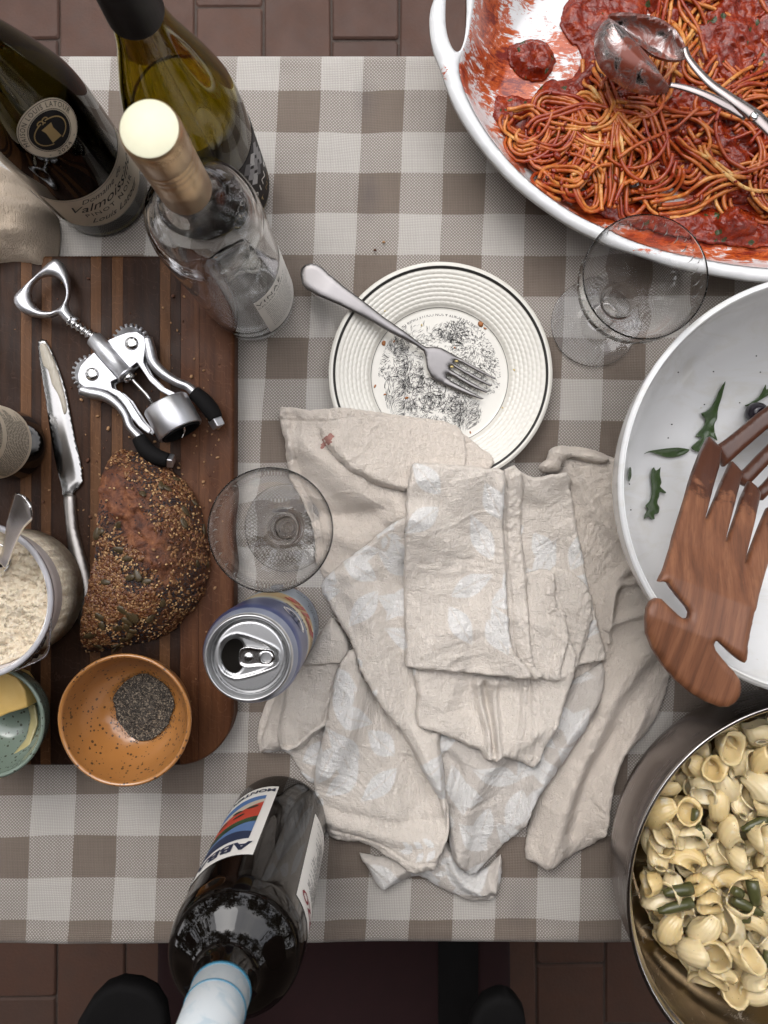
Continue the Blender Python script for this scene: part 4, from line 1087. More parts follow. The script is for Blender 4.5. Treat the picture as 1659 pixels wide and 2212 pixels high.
# crumbs on the board and cloth
mb = MB(); mbd = MB()
for i in range(230):
    px_, py__ = rnd.choice([(rnd.gauss(330, 60), rnd.gauss(800, 120)), (rnd.gauss(205, 40), rnd.gauss(960, 160)), (rnd.uniform(5, 490), rnd.uniform(580, 1600)), (rnd.gauss(440, 28), rnd.gauss(960, 90))])
    if not (2 < px_ < 496 and 560 < py__ < 1640): continue
    p = P(px_, py__, BZ); s_ = abs(rnd.gauss(0, .0006)) + .00035; Vq, Fq = seed_geo(s_ * rnd.uniform(1, 1.6), s_, s_ * .8, 5, 2)
    rot = Matrix.Rotation(rnd.uniform(0, 6), 3, 'Z'); (mb if rnd.random() < .6 else mbd).add([tuple(rot @ Vector(v) + Vector((p.x, p.y, BZ + s_ * .7))) for v in Vq], Fq)
V = mb.V + mbd.V; n0 = len(mb.V); F = mb.F + [tuple(a + n0 for a in f) for f in mbd.F]
tag(mk('bread_crumbs', V, F, [simple('crumb', (.34, .19, .09), .8), simple('dark_crumb', (.10, .04, .02), .8)], fmat=[0] * len(mb.F) + [1] * len(mbd.F)), 'loose bread crumbs and seeds scattered over the striped board', kind='stuff')
for (px_, py__, c_) in ((810, 541, 1), (829, 524, 0)):
    p = P(px_, py__, 0); Vq, Fq = seed_geo(.0015, .0012, .001, 6, 3)
    tag(mk('crumb', [(v[0] + p.x, v[1] + p.y, v[2] + .0012) for v in Vq], Fq, bpy.data.materials['dark_crumb' if c_ else 'crumb']), ('tiny dark crumb on the checked cloth above the plate' if c_ else 'tiny pale crumb on the checked cloth above the plate'), 'crumb')

# ---- orange speckled pepper bowl
def speckle(name, c1, c2, sp, rough=.18, glaze=.5, sc=420):
    m = NT(name); ps = m.coord(); b_ = m.mix(m.noise(24, 4), c1, c2)
    v1 = m.voro(sc, m.coord(), rand=1.0); vr = m.voro(sc, m.coord(), out=1)
    sepc = m.n('SeparateColor'); m.l(vr, sepc.inputs[0])
    thr = m.math('MULTIPLY', m.math('POWER', sepc.outputs[0], 3.0), .52)
    dot = m.math('LESS_THAN', v1, thr)
    m.set(base=m.mix(m.math('MULTIPLY', dot, .85), b_, sp), rough=rough, coat=glaze, coatr=.16, normal=m.bump(m.noise(60, 3), .15, .001)); return m.m
M_obowl = speckle('orange_glaze', (.34, .135, .030), (.42, .19, .055), (.045, .022, .012), .32, .9)
M_tbowl = speckle('teal_glaze', (.13, .17, .135), (.19, .235, .19), (.04, .035, .025), .22, .5)
ph = .048
pr0 = P(268, 1557, BZ + ph); R0 = .0512
po = thing('pepper_bowl', 'small orange speckled ceramic bowl of ground pepper on the board corner', 'bowl', (pr0.x, pr0.y, BZ))
def bowlprof(R, h, foot, t=.0032):
    o = smooth_prof([(foot, 0), (foot + .002, .002), (R * .74, h * .24), (R * .90, h * .55), (R * .98, h * .88), (R, h - .0012)], 4)
    i = smooth_prof([(R - t * .45, h), (R - t, h - .0015), (R * .98 - t, h * .86), (R * .88 - t, h * .55), (R * .70 - t, h * .27), (R * .42, h * .13), (.0005, h * .10)], 4)
    return [(.0005, .0)] + o + i
V, F = lathe(bowlprof(R0, ph, .024), pr0.x, pr0.y, 96, z0=BZ, fn=lambda r, z, a: (r * (1 + .006 * math.sin(2 * a + 1) + .003 * math.sin(5 * a)), z + .0006 * math.sin(3 * a) * (z > .03)))
mk('bowl', V, F, M_obowl, po)
# pepper heap
hc = P(303, 1533, BZ + .018); mb = MB()
ring = [(hc.x + (.0245 + .0012 * math.sin(3 * t) + .0007 * math.sin(9 * t + 1)) * math.cos(t), hc.y + (.0265 + .001 * math.cos(4 * t)) * math.sin(t)) for t in np.linspace(0, 2 * pi, 60)[:-1]]
m = NT('ground_pepper'); ps = m.n('NewGeometry').outputs['Position']; v_ = m.voro(900, ps, out=1); s3 = m.n('SeparateColor'); m.l(v_, s3.inputs[0])
m.set(base=m.ramp(s3.outputs[0], [(0, (.018, .015, .012)), (.4, (.055, .046, .038)), (.75, (.11, .09, .07)), (.93, (.27, .22, .16))]), rough=.9, normal=m.bump(m.voro(900, ps), 1.0, .0012)); M_pep = m.m
def inb(x, y):
    r = np.hypot(x - pr0.x, y - pr0.y) / (R0 * .8); return ph * (.10 + .34 * r ** 2.6)
def zp(x, y):
    d = dseg(x, y, ring, True); return BZ + inb(x, y) + .0004 + .0062 * sstep(0, .016, d) + fbm(x, y, s=700, o=3) * .0008
V, F = slab(ring, .0009, zp, lambda x, y: BZ + inb(x, y) - .001); tag(mk('ground_pepper', V, F, M_pep, org=(hc.x, hc.y, BZ + .006)), 'coarse ground black pepper heaped in the orange bowl', kind='stuff')
V = []; F = []
for i in range(1900):
    a = rnd.uniform(0, 6.28); r = .028 * math.sqrt(rnd.random()) * rnd.choice([1, 1, .95, 1.0]); x = hc.x + r * math.cos(a); y = hc.y + r * math.sin(a) * 1.05
    z = float(zp(np.array([x]), np.array([y]))[0]) if r < .024 else BZ + float(inb(np.array([x]), np.array([y]))[0]) + .0007
    s_ = rnd.uniform(.00025, .0006); Vq = [(s_, 0, 0), (-s_ * .6, s_ * .7, 0), (-s_ * .5, -s_ * .8, 0), (0, 0, s_), (0, .1 * s_, -s_)]
    n0 = len(V); V += [(x + v[0], y + v[1], z + v[2]) for v in Vq]; F += [(n0, n0 + 1, n0 + 3), (n0 + 1, n0 + 2, n0 + 3), (n0 + 2, n0, n0 + 3), (n0 + 1, n0, n0 + 4), (n0 + 2, n0 + 1, n0 + 4), (n0, n0 + 2, n0 + 4)]
mg_ = []
for i in range(1900): mg_ += [0 if i % 4 else 1] * 6
tag(mk('pepper_grains', V, F, [simple('pepper_grain', (.03, .025, .02), .8), simple('pepper_fleck', (.22, .18, .13), .8)], fmat=mg_), 'loose pepper grains on the heap in the orange bowl', kind='stuff')

# ---- teal butter bowl
tz = .046; t0 = P(-28, 1561, BZ + tz); tbw = thing('butter_bowl', 'small teal speckled ceramic bowl holding a cut piece of butter', 'bowl', (t0.x, t0.y, BZ))
V, F = lathe(bowlprof(.0440, tz, .022), t0.x, t0.y, 80, z0=BZ); mk('bowl', V, F, M_tbowl, tbw)
bo = poly([(-60, 1450), (0, 1447), (35, 1462), (55, 1490), (60, 1528), (20, 1540), (-10, 1553), (-60, 1540)], BZ + .035)
V, F = slab(bo, .003, lambda x, y: BZ + .036 + fbm(x, y, s=60, o=2) * .0015, BZ + .012)
tag(bevel(mk('butter', V, F, M_butter), .003, 3), 'cut block of yellow butter in the teal bowl', 'butter')
sm = poly([(40, 1520), (62, 1530), (72, 1570), (60, 1620), (35, 1660), (10, 1675), (22, 1640), (48, 1600), (52, 1560)], BZ + .02)
def tin(x, y):
    r = np.hypot(x - t0.x, y - t0.y) / (.044 * .8); return BZ + tz * (.10 + .36 * r ** 2.4)
V, F = slab(sm, .0018, lambda x, y: tin(x, y) + .0012 + .0009 * fbm(x, y, s=200, o=3), lambda x, y: tin(x, y) - .002); tag(mk('butter_smear', V, F, simple('thin_butter', (.42, .36, .17), .3, nscale=80, namt=.3)), 'thin smear of butter along the wall of the teal bowl', 'butter')

# ---- parmesan tub with spoon
tb0 = P(-60, 1298, BZ + .085); TBH = .085
tub = thing('cheese_tub', 'translucent plastic tub of grated parmesan at the left edge of the board', 'tub', (tb0.x, tb0.y, BZ))
m = NT('frosted_plastic'); m.set(base=(.56, .50, .475), rough=.42, coat=.15); M_plast = m.m
m = NT('clear_plastic_rim'); m.set(base=(.66, .65, .68), rough=.12, trans=.45, ior=1.4); M_rimp = m.m
V, F = lathe([(.0005, .002), (.040, .001), (.0445, .003), (.0475, .012), (.0515, .060), (.0530, .078), (.0522, .078), (.0505, .060), (.0465, .012), (.0435, .004), (.0005, .0035)], tb0.x, tb0.y, 96, z0=BZ); mk('tub_wall', V, F, M_plast, tub)
V, F = lathe([(.0525, .076), (.0528, .082), (.0540, .0845), (.0565, .0850), (.0575, .0842), (.0577, .0815), (.0570, .0815), (.0564, .0835), (.0545, .0830), (.0535, .0800), (.0530, .076)], tb0.x, tb0.y, 96, close=True, z0=BZ); mk('tub_rim', V, F, M_rimp, tub)
fl = [tuple(p[:2]) for p in (P(*Z3(262, 985), BZ + .084), P(*Z3(258, 1085), BZ + .084), P(*Z3(240, 1175), BZ + .084), P(*Z3(150, 1225), BZ + .084), P(*Z3(60, 1262), BZ + .084), P(*Z3(120, 1215), BZ + .084), P(*Z3(200, 1120), BZ + .084))]
V, F = slab(catmull(fl, 3, True), .003, BZ + .0842, BZ + .0838); 
m = NT('clear_film'); m.set(base=(.95, .95, .95), rough=.05, trans=1.0, ior=1.25); mk('film_flap', V, F, m.m, tub)
m = NT('grated_parmesan'); ps = m.n('NewGeometry').outputs['Position']; nn = m.noise(230, 5, .7, ps)
m.set(base=m.ramp(nn, [(.3, (.60, .47, .32)), (.55, (.76, .66, .50)), (.75, (.84, .76, .62))]), rough=.85, normal=m.bump(nn, .9, .002), sss=.1); m.b.inputs['Subsurface Radius'].default_value = (.003, .002, .001); M_parm = m.m
ring = [(tb0.x + .0508 * math.cos(t), tb0.y + .0508 * math.sin(t)) for t in np.linspace(0, 2 * pi, 80)[:-1]]
def zpar(x, y):
    z = BZ + .064 + fbm(x, y, s=75, o=5, seed=3) * .0075 + np.abs(fbm(x, y, s=260, o=3, seed=5)) * .0035
    p = P(*Z3(170, 800), .08); z -= .010 * np.exp(-(np.hypot(x - p.x, y - p.y) / .014) ** 2); return z
V, F = slab(ring, .0013, zpar, BZ + .01); tag(mk('grated_cheese', V, F, M_parm, org=(tb0.x, tb0.y, BZ + .004)), 'pale grated parmesan filling the plastic tub', kind='stuff')
V = []; F = []
for i in range(1600):
    a = rnd.uniform(0, 6.28); r = .049 * math.sqrt(rnd.random()); x, y = tb0.x + r * math.cos(a), tb0.y + r * math.sin(a)
    if x < -.39: continue
    z = float(zpar(np.array([x]), np.array([y]))[0]); s_ = rnd.uniform(.0005, .0014); R3 = Matrix.Rotation(rnd.uniform(0, 6), 3, 'Z') @ Matrix.Rotation(rnd.uniform(0, 6), 3, 'X')
    Vq = [(s_, s_ * .2, 0), (-s_ * .8, s_ * .5, 0), (-s_ * .6, -s_ * .6, s_ * .1), (0, 0, s_ * .8)]
    n0 = len(V); V += [tuple(R3 @ Vector(v) + Vector((x, y, z + .0003))) for v in Vq]; F += [(n0, n0 + 1, n0 + 3), (n0 + 1, n0 + 2, n0 + 3), (n0 + 2, n0, n0 + 3), (n0, n0 + 2, n0 + 1)]
tag(mk('cheese_crumbs', V, F, M_parm), 'loose parmesan crumbs lying on top of the cheese', kind='stuff')
# spoon: thin neck in the cheese, wide end towards the viewer
sp_ = [((4, 1222), .078), ((14, 1200), .086), ((24, 1165), .100), ((36, 1128), .116), ((52, 1098), .130), ((62, 1082), .138)]
cl = [P(a[0], a[1], BZ + z) for a, z in sp_]; wds = [.0042, .0040, .0050, .0072, .0100, .0108]
cl = [Vector(p) for p in catmull([tuple(p) for p in cl], 4)]; wds = [float(v) for v in np.interp(np.linspace(0, 5, len(cl)), range(6), wds)]
V = []; F = []; k = len(cl); nn_ = 10
for i, p in enumerate(cl):
    t = (cl[min(i + 1, k - 1)] - cl[max(i - 1, 0)]).normalized(); sdv = t.cross(Vector((0, 0, 1))).normalized(); up_ = sdv.cross(t).normalized()
    endr = 1.0 if i < k - 4 else [1, .93, .78, .45][i - (k - 4)]
    for j in range(nn_):
        a = 2 * pi * j / nn_; V.append(p + sdv * (math.cos(a) * wds[i] * endr) + up_ * (math.sin(a) * .0012 + .0012 * math.cos(a) ** 2 * (wds[i] / .008)))
for i in range(k - 1):
    for j in range(nn_): F.append((i * nn_ + j, i * nn_ + (j + 1) % nn_, (i + 1) * nn_ + (j + 1) % nn_, (i + 1) * nn_ + j))
F.append(tuple(reversed(range(nn_)))); F.append(tuple(range((k - 1) * nn_, k * nn_)))
spn = thing('spoon', 'steel spoon standing in the grated cheese with its broad handle end up', 'spoon', tuple(cl[0]))
mk('handle', V, F, M_chrome, spn)
bw = Vector(cl[0]) - Vector((.012, -.004, .012)); V, F = lathe([(.0005, -.006), (.008, -.004), (.0125, .001), (.0120, .0015), (.0075, -.003), (.0005, -.005)], bw.x, bw.y, 24, z0=bw.z - .002); mk('bowl', V, F, M_chrome, spn)
mk('neck', *tube([cl[0], cl[0].lerp(bw, .5), bw], .0022, 8), M_chrome, spn)

# ---- cream linen bread bag at the top left
bgp = [(-260, 330), (-120, 310), (-30, 335), (10, 352), (35, 385), (62, 408), (90, 436), (98, 470), (97, 515), (90, 560), (82, 574), (60, 570), (20, 566), (-60, 575), (-200, 580), (-280, 480)]
bgw = [tuple(P(x, y, .03)[:2]) for x, y in bgp]
bgw = [tuple(p) for p in catmull(bgw, 2, True)]
# ============================================================ PLATE
PR = .0932; pc = P(952, 806, .020); plx, ply = pc.x, pc.y
plate = thing('dessert_plate', 'round cream plate with woven embossed rim and black engraved centre', 'plate', (plx, ply, 0))
def prof_plate(r):
    return np.interp(r, [0, .052, .0575, .064, .075, .086, .0905, .0932], [.0050, .0050, .0058, .0095, .0135, .0170, .0190, .0188])
def plate_z(r, a):
    z = prof_plate(r)
    u = (r - .0600) / .0034; row = np.floor(u); nst = 84
    ph_ = a * nst / (2 * pi) + (row % 2) * .5
    inb_ = (r > .0602) & (r < .0874)
    wv = np.abs(np.sin(pi * (u - row))) ** .6 * (.45 + .55 * np.abs(np.sin(pi * ph_)) ** .5)
    return z + np.where(inb_, wv * .00085, 0) + np.where((r > .0884) & (r < .0925), .0008, 0)
rs = np.concatenate([np.linspace(.0005, .056, 8), np.linspace(.057, .0600, 4), np.linspace(.0604, .0876, 66), np.linspace(.088, PR, 9)])
na = 504; A_ = np.arange(na) * 2 * pi / na
RR, AA = np.meshgrid(rs, A_, indexing='ij'); ZZ = plate_z(RR, AA)
V = np.column_stack([(plx + RR * np.cos(AA)).ravel(), (ply + RR * np.sin(AA)).ravel(), ZZ.ravel()]).tolist(); k = len(rs)
for (r, z) in ((PR + .0006, .0178), (PR, .0166), (.080, .0125), (.058, .0030), (.052, .0006), (.050, .0006), (.048, .0024), (.0005, .0026)):
    V += [(plx + r * math.cos(a), ply + r * math.sin(a), z) for a in A_]; k += 1
F = []
for j in range(k - 1):
    for i in range(na): F.append((j * na + i, j * na + (i + 1) % na, (j + 1) * na + (i + 1) % na, (j + 1) * na + i))
m = NT('cream_stoneware'); m.set(base=m.mix(m.noise(30, 4), (.66, .63, .56), (.72, .69, .62)), rough=.24, coat=.25, coatr=.1, normal=m.bump(m.noise(40, 3), .1, .001)); M_plate = m.m
mk('plate_body', V, F, M_plate, plate)
def annulus(r0, r1, off, n=160):
    V = []; F = []
    for i in range(n):
        a = 2 * pi * i / n
        for r in (r0, (r0 + r1) / 2, r1):
            V.append((plx + r * math.cos(a), ply + r * math.sin(a), float(plate_z(np.array(r), np.array(a))) + off))
    for i in range(n):
        j = (i + 1) % n
        for q in range(2): F.append((i * 3 + q, i * 3 + q + 1, j * 3 + q + 1, j * 3 + q))
    return V, F
mk('black_rim_line', *annulus(.0880, .0899, .0003), M_ink, plate); mk('thin_line', *annulus(.0582, .0586, .0003), M_ink, plate)
# engraved picture: many small pen strokes, a plain garden scene
mb = MB(); er = random.Random(21)
def stroke(x, y, ang, L, curv, wd):
    n = 5; p = []; a = ang; px_, py_ = x, y
    for i in range(n): p.append((px_, py_)); px_ += math.cos(a) * L / n; py_ += math.sin(a) * L / n; a += curv / n
    V = []; F = []
    for i, (u, v) in enumerate(p):
        w_ = .72 * wd * math.sin(pi * (i + .6) / (n + .2)); j = min(i + 1, n - 1); k_ = max(i - 1, 0); dx, dy = p[j][0] - p[k_][0], p[j][1] - p[k_][1]; l = math.hypot(dx, dy) + 1e-9
        V += [(plx + u - dy / l * w_, ply + v + dx / l * w_, .0053), (plx + u + dy / l * w_, ply + v - dx / l * w_, .0053)]
        if i: F.append((2 * i - 2, 2 * i - 1, 2 * i + 1, 2 * i))
    mb.add(V, F)
def zpl(x, y):
    q = P(*ZP(x, y), .006); return q.x - plx, q.y - ply
def blob(cx_, cy_, rx_, ry_, n, mode):
    c = zpl(cx_, cy_); s = 1 / 2.672 * .000395
    for i in range(int(n * 1.7)):
        a = er.uniform(0, 2 * pi); r = math.sqrt(er.random()); x = c[0] + r * rx_ * s * math.cos(a); y = c[1] + r * ry_ * s * math.sin(a)
        if math.hypot(x, y) > .055: continue
        if mode == 'leaf': stroke(x, y, a + er.gauss(0, .5), er.uniform(.002, .0042), er.uniform(-2.4, 2.4), er.uniform(.00012, .00030))
        elif mode == 'hatch': stroke(x, y, 1.0 + .6 * math.sin(x * 400) + er.gauss(0, .15), er.uniform(.003, .006), er.uniform(-.5, .5), er.uniform(.00009, .0002))
        elif mode == 'ring': 
            t = er.uniform(0, 6.28); stroke(c[0] + rx_ * s * math.cos(t), c[1] + ry_ * s * math.sin(t), t + pi / 2, .004, 1.2, .0002)
        else: stroke(x, y, a, er.uniform(.003, .007), er.uniform(-4, 4), er.uniform(.0001, .00028))
for b in ((600, 690, 110, 130, 260, 'leaf'), (1090, 620, 150, 190, 520, 'leaf'), (1180, 780, 70, 120, 90, 'leaf'), (700, 800, 90, 90, 150, 'hatch'), (640, 620, 70, 70, 90, 'hatch'), (800, 560, 190, 60, 90, 'hatch'), (960, 540, 80, 60, 130, 'leaf'), (650, 930, 90, 110, 220, 'hatch'), (760, 900, 120, 90, 120, 'curl'), (900, 880, 150, 110, 200, 'curl'), (870, 870, 45, 45, 30, 'ring'), (860, 1010, 160, 90, 240, 'curl'), (1030, 1030, 90, 90, 220, 'hatch'), (1000, 900, 110, 90, 120, 'hatch'), (740, 830, 50, 40, 26, 'ring'), (900, 610, 120, 60, 80, 'curl'), (620, 860, 60, 60, 26, 'ring'), (700, 690, 70, 120, 70, 'curl')): blob(*b)
tag(mb.build('ink_drawing', simple('pale_engraving_ink', (.055, .053, .052), .6), plate), kind='stuff')
V, F = text_mesh('LE CHIEN QUI PORTE A SON COU LE DINER DE SON', .0037, spacing=1.0)
Vb = bend_arc(V, .0530, 0.0, True); mk('rim_lettering', [(plx + (-x), ply + y, .0054) for x, y in [(-a, b) for a, b in Vb]], F, M_ink, plate)
# food traces on the plate
M_bit = simple('tomato_crumb', (.36, .13, .035), .5, nscale=400); M_bit2 = simple('yellow_crumb', (.55, .42, .16), .6)
bits = [(555, 610, 26, 0, 'largest orange brown food scrap at the left edge of the engraving'), (1115, 500, 30, 0, 'orange food scrap at the top right of the engraving'), (1140, 525, 18, 0, 'dark red food scrap just below the top right orange scrap'), (505, 858, 18, 0, 'orange food scrap on the inner ring at the left of the engraving'), (562, 905, 14, 0, 'small orange food scrap above the napkin edge on the plate'), (688, 925, 20, 0, 'curved orange food scrap below the middle of the engraving'), (965, 635, 12, 0, 'small brown food scrap beside the fork neck'), (615, 600, 13, 0, 'small brown food scrap right of the largest scrap'), (1055, 1125, 12, 0, 'red brown food scrap beside the napkin corner on the plate'), (775, 505, 12, 1, 'yellow food crumb above the fork handle in the plate centre'), (562, 437, 10, 1, 'pale food crumb on the woven rim above the fork handle'), (1305, 770, 13, 1, 'yellow food crumb on the woven rim right of the fork tines'), (1240, 985, 12, 1, 'yellow food crumb on the inner ring at the lower right')]
for (x, y, s_, c_, lb_) in bits:
    u, v = zpl(x, y); rr_ = math.hypot(u, v); z = float(prof_plate(rr_)) + .0006; s_ *= .0000785 * 1.1
    Vq, Fq = seed_geo(s_, s_ * .75, s_ * .45, 8, 4)
    Vq = [(a * (1 + .25 * math.sin(b * 9e3)), b * (1 + .3 * math.cos(a * 7e3)), c) for a, b, c in Vq]
    ro = rnd.uniform(0, 6)
    tag(mk('food_scrap', [(plx + u + a * math.cos(ro) - b * math.sin(ro), ply + v + a * math.sin(ro) + b * math.cos(ro), z + c) for a, b, c in Vq], Fq, M_bit2 if c_ else M_bit), lb_, 'food scrap')
# fork
fo = [(75, 205), (82, 180), (104, 160), (135, 153), (170, 160), (205, 180), (240, 215), (330, 290), (430, 368), (560, 470), (690, 560), (770, 620), (800, 636), (850, 634), (890, 642), (930, 662), (1000, 700), (1100, 755), (1203, 812), (1195, 818), (1100, 775), (1010, 725), (975, 712), (960, 716), (962, 728), (1000, 752), (1090, 800), (1182, 853), (1172, 860), (1085, 822), (990, 765), (948, 742), (935, 748), (938, 760), (975, 785), (1070, 840), (1158, 890), (1148, 897), (1060, 862), (960, 805), (926, 790), (916, 796), (920, 808), (950, 832), (1040, 880), (1133, 930), (1120, 934), (1030, 905), (920, 860), (860, 832), (825, 800), (805, 755), (796, 690), (786, 662), (740, 628), (600, 560), (500, 500), (400, 445), (300, 392), (190, 345), (110, 300), (85, 270)]
fz = lambda x, y: np.interp(dseg(x, y, [P(*ZP(75, 205), .02)[:2], P(*ZP(75, 205), .02)[:2]]), [0, .03, .06, .10, .125, .150, .172, .192], [.0260, .0262, .0250, .0190, .0120, .0085, .0088, .0105])
fp = [tuple(P(x_, y_, z_)[:2]) for (x_, y_), z_ in ((ZP(x, y), float(np.interp(math.hypot(x - 75, y - 205), [0, 250, 500, 900, 1100, 1300], [.026, .025, .020, .010, .0085, .0105]))) for x, y in fo)]
fk = thing('fork', 'steel dinner fork lying across the engraved plate', 'fork', tuple(P(*ZP(800, 640), .006)))
M_fork = steel('worn_fork_steel', (.27, .255, .25), .30, amt=.14)
V, F = slab(fp, .00125, lambda x, y: fz(x, y) + .0011 + .0012 * np.sqrt(np.clip(dseg(x, y, fp, True) / .004, 0, 1)), lambda x, y: fz(x, y) - .0002)
mk('fork_body', V, F, M_fork, fk)
for (x, y) in ((975, 716), (948, 748)):
    p = P(*ZP(x, y), .010); Vq, Fq = seed_geo(.0016, .0010, .0009, 6, 3); mk('food_bit', [(a + p.x, b + p.y, c + .0112) for a, b, c in Vq], Fq, M_bit2, fk)

# ============================================================ NAPKINS
GX0, GX1, GY0, GY1, GR = -.17, .34, -.40, .15, .0016
gx = np.arange(GX0, GX1, GR); gy = np.arange(GY0, GY1, GR); MX, MY = np.meshgrid(gx, gy, indexing='ij')
HM = np.zeros(MX.shape)
rp = np.hypot(MX - plx, MY - ply); HM = np.where(rp < PR, prof_plate(rp) + .0008, HM)
def blur(a, s):
    r = max(1, int(s / GR)); 
    for _ in range(2):
        for ax in (0, 1):
            pad = [(0, 0), (0, 0)]; pad[ax] = (r + 1, r); c = np.cumsum(np.pad(a, pad, mode='edge'), axis=ax)
            a = (np.take(c, range(2 * r + 1, c.shape[ax]), axis=ax) - np.take(c, range(0, c.shape[ax] - 2 * r - 1), axis=ax)) / (2 * r + 1)
    return a
def samp(G, x, y):
    fx = np.clip((x - GX0) / GR, 0, G.shape[0] - 1.001); fy = np.clip((y - GY0) / GR, 0, G.shape[1] - 1.001)
    i = fx.astype(int); j = fy.astype(int); u = fx - i; v = fy - j
    return (G[i, j] * (1 - u) + G[i + 1, j] * u) * (1 - v) + (G[i, j + 1] * (1 - u) + G[i + 1, j + 1] * u) * v
def leaf_field(x, y, leaves):
    out = np.zeros(x.shape)
    for (cx_, cy_, a, L, W) in leaves:
        dx, dy = x - cx_, y - cy_; m_ = (np.abs(dx) < L) & (np.abs(dy) < L)
        if not m_.any(): continue
        u = (dx[m_] * math.cos(a) + dy[m_] * math.sin(a)) / L + .5; v = (-dx[m_] * math.sin(a) + dy[m_] * math.cos(a)) / W
        w_ = np.where((u > 0) & (u < 1), np.sin(pi * np.clip(u, 0, 1) ** .85) ** 1.25, -1)
        s = sstep(-.015, .035, w_ * .5 - np.abs(v)) * (w_ > 0)
        vein = (np.abs(v) < .035)
        s = np.where(vein & (np.abs(v) < w_ * .38) & (W > .012), s * .45, s)
        o_ = out[m_]; out[m_] = np.maximum(o_, s)
    return out
def sprigs(rg, poly_, n, scl=1.0):
    xs_ = [p[0] for p in poly_]; ys_ = [p[1] for p in poly_]; L = []
    done = []
    for _ in range(n * 4):
        x, y = rg.uniform(min(xs_), max(xs_)), rg.uniform(min(ys_), max(ys_)); a = rg.uniform(0, 6.28)
        if any(math.hypot(x - q[0], y - q[1]) < .050 for q in done) or len(done) >= n: continue
        done.append((x, y))
        big = rg.random() < .6; k = rg.randint(4, 6) if big else rg.randint(4, 7)
        l = (.042 if big else .012) * scl; ww = l * .44
        for i in range(k):
            s_ = 1 if i % 2 else -1; st = (i // 2) * l * .75
            aa = a + s_ * .75; bx_, by_ = x + math.cos(a) * st, y + math.sin(a) * st
            L.append((bx_ + math.cos(aa) * l * .62, by_ + math.sin(aa) * l * .62, aa, l * rg.uniform(.8, 1.1), ww))
        aa = a; st = (k // 2) * l * .75; L.append((x + math.cos(a) * (st + l * .6), y + math.sin(a) * (st + l * .6), aa, l, ww))
    return L
THK = .0007
def layer(pts, zest, puff=.004, prad=.014, folds=(), hems=(), leaves=0, seed=0, h=.00108, bridge=.012, noise=.0012, sm=2, gap=.0007, slope=.55):
    global HM
    po_ = [tuple(P(*ZN(x, y), zest)[:2]) for x, y in pts]
    if sm > 1: po_ = [tuple(p) for p in catmull(po_, sm, True)]
    # slightly ragged cloth edge
    po_ = resample(po_, .004); rg = random.Random(seed + 77)
    cxm = sum(p[0] for p in po_) / len(po_); cym = sum(p[1] for p in po_) / len(po_)
    po_ = [(p[0] + rg.gauss(0, .00025), p[1] + rg.gauss(0, .00025)) for p in po_]
    S = HM.copy(); k1, k2 = GR * slope, GR * slope * 1.414
    for _ in range(36):
        Q = S.copy()
        Q[1:] = np.maximum(Q[1:], S[:-1] - k1); Q[:-1] = np.maximum(Q[:-1], S[1:] - k1); Q[:, 1:] = np.maximum(Q[:, 1:], S[:, :-1] - k1); Q[:, :-1] = np.maximum(Q[:, :-1], S[:, 1:] - k1)
        Q[1:, 1:] = np.maximum(Q[1:, 1:], S[:-1, :-1] - k2); Q[:-1, :-1] = np.maximum(Q[:-1, :-1], S[1:, 1:] - k2); Q[1:, :-1] = np.maximum(Q[1:, :-1], S[:-1, 1:] - k2); Q[:-1, 1:] = np.maximum(Q[:-1, 1:], S[1:, :-1] - k2)
        if np.abs(Q - S).max() < 1e-6: break
        S = Q
    S = np.maximum(HM, blur(S, .004))
    V2, T = cdt(po_, h); x, y = V2[:, 0], V2[:, 1]
    d = dseg(x, y, po_, True)
    def zf(x, y, d):
        z = samp(S, x, y) + gap
        z = z - .0006 * np.exp(-(fbm(x, y, s=11, o=3, seed=seed + 30) / .035) ** 2) * sstep(0, .006, d) + .0007 * np.exp(-(fbm(x, y, s=15, o=2, seed=seed + 51) / .03) ** 2) * sstep(0, .006, d)
        q = np.clip(d / prad, 0, 1); z = z + puff * np.sqrt(np.clip(1 - (1 - q) ** 2, 0, 1))
        for (ln, w_, a_) in folds:
            l_ = [tuple(P(*ZN(*p), zest)[:2]) for p in ln]; l_ = [tuple(p) for p in catmull(l_, 4)] if len(l_) > 2 else l_
            dd = dseg(x, y, l_) + fbm(x, y, s=55, o=2, seed=seed + 3) * w_ * .25
            z = z + a_ * np.exp(-(dd / w_) ** 2) * sstep(0, .004, d)
        z = z + fbm(x, y, s=22, o=3, seed=seed) * noise * 1.1 * sstep(0, .01, d)
        # crinkles: anisotropic ridges
        an = .6 + seed * .9 + fbm(x, y, s=9, o=2, seed=seed + 8) * 1.4
        cr = fbm(x * np.cos(an) * 1.0 + y * np.sin(an), (y * np.cos(an) - x * np.sin(an)) * .28, s=170, o=3, seed=seed + 1)
        z = z + cr * .0009 + np.abs(fbm(x, y, s=75, o=3, seed=seed + 5)) * .0008
        for (ln, w_) in hems:
            l_ = [tuple(P(*ZN(*p), zest)[:2]) for p in ln]; l_ = [tuple(p) for p in catmull(l_, 3)]
            dd = dseg(x, y, l_); inb2 = sstep(w_ + .0006, w_ - .0006, dd)
            pk_ = fbm(x, y, s=260, o=2, seed=seed + 6)
            z = z + inb2 * (.0012 + .0013 * pk_) - .0013 * np.exp(-((dd - w_) / .0010) ** 2) * (1 + .6 * pk_)
        return z
    z = zf(x, y, d)
    lv = np.zeros(len(x))
    if leaves:
        lv = leaf_field(x, y, sprigs(random.Random(seed + 5), po_, leaves))
    # update the height map
    ins = inside(MX, MY, po_)
    gxs, gys = MX[ins], MY[ins]
    HM[ins] = np.maximum(HM[ins], zf(gxs, gys, dseg(gxs, gys, po_, True)) + THK)
    n = len(V2)
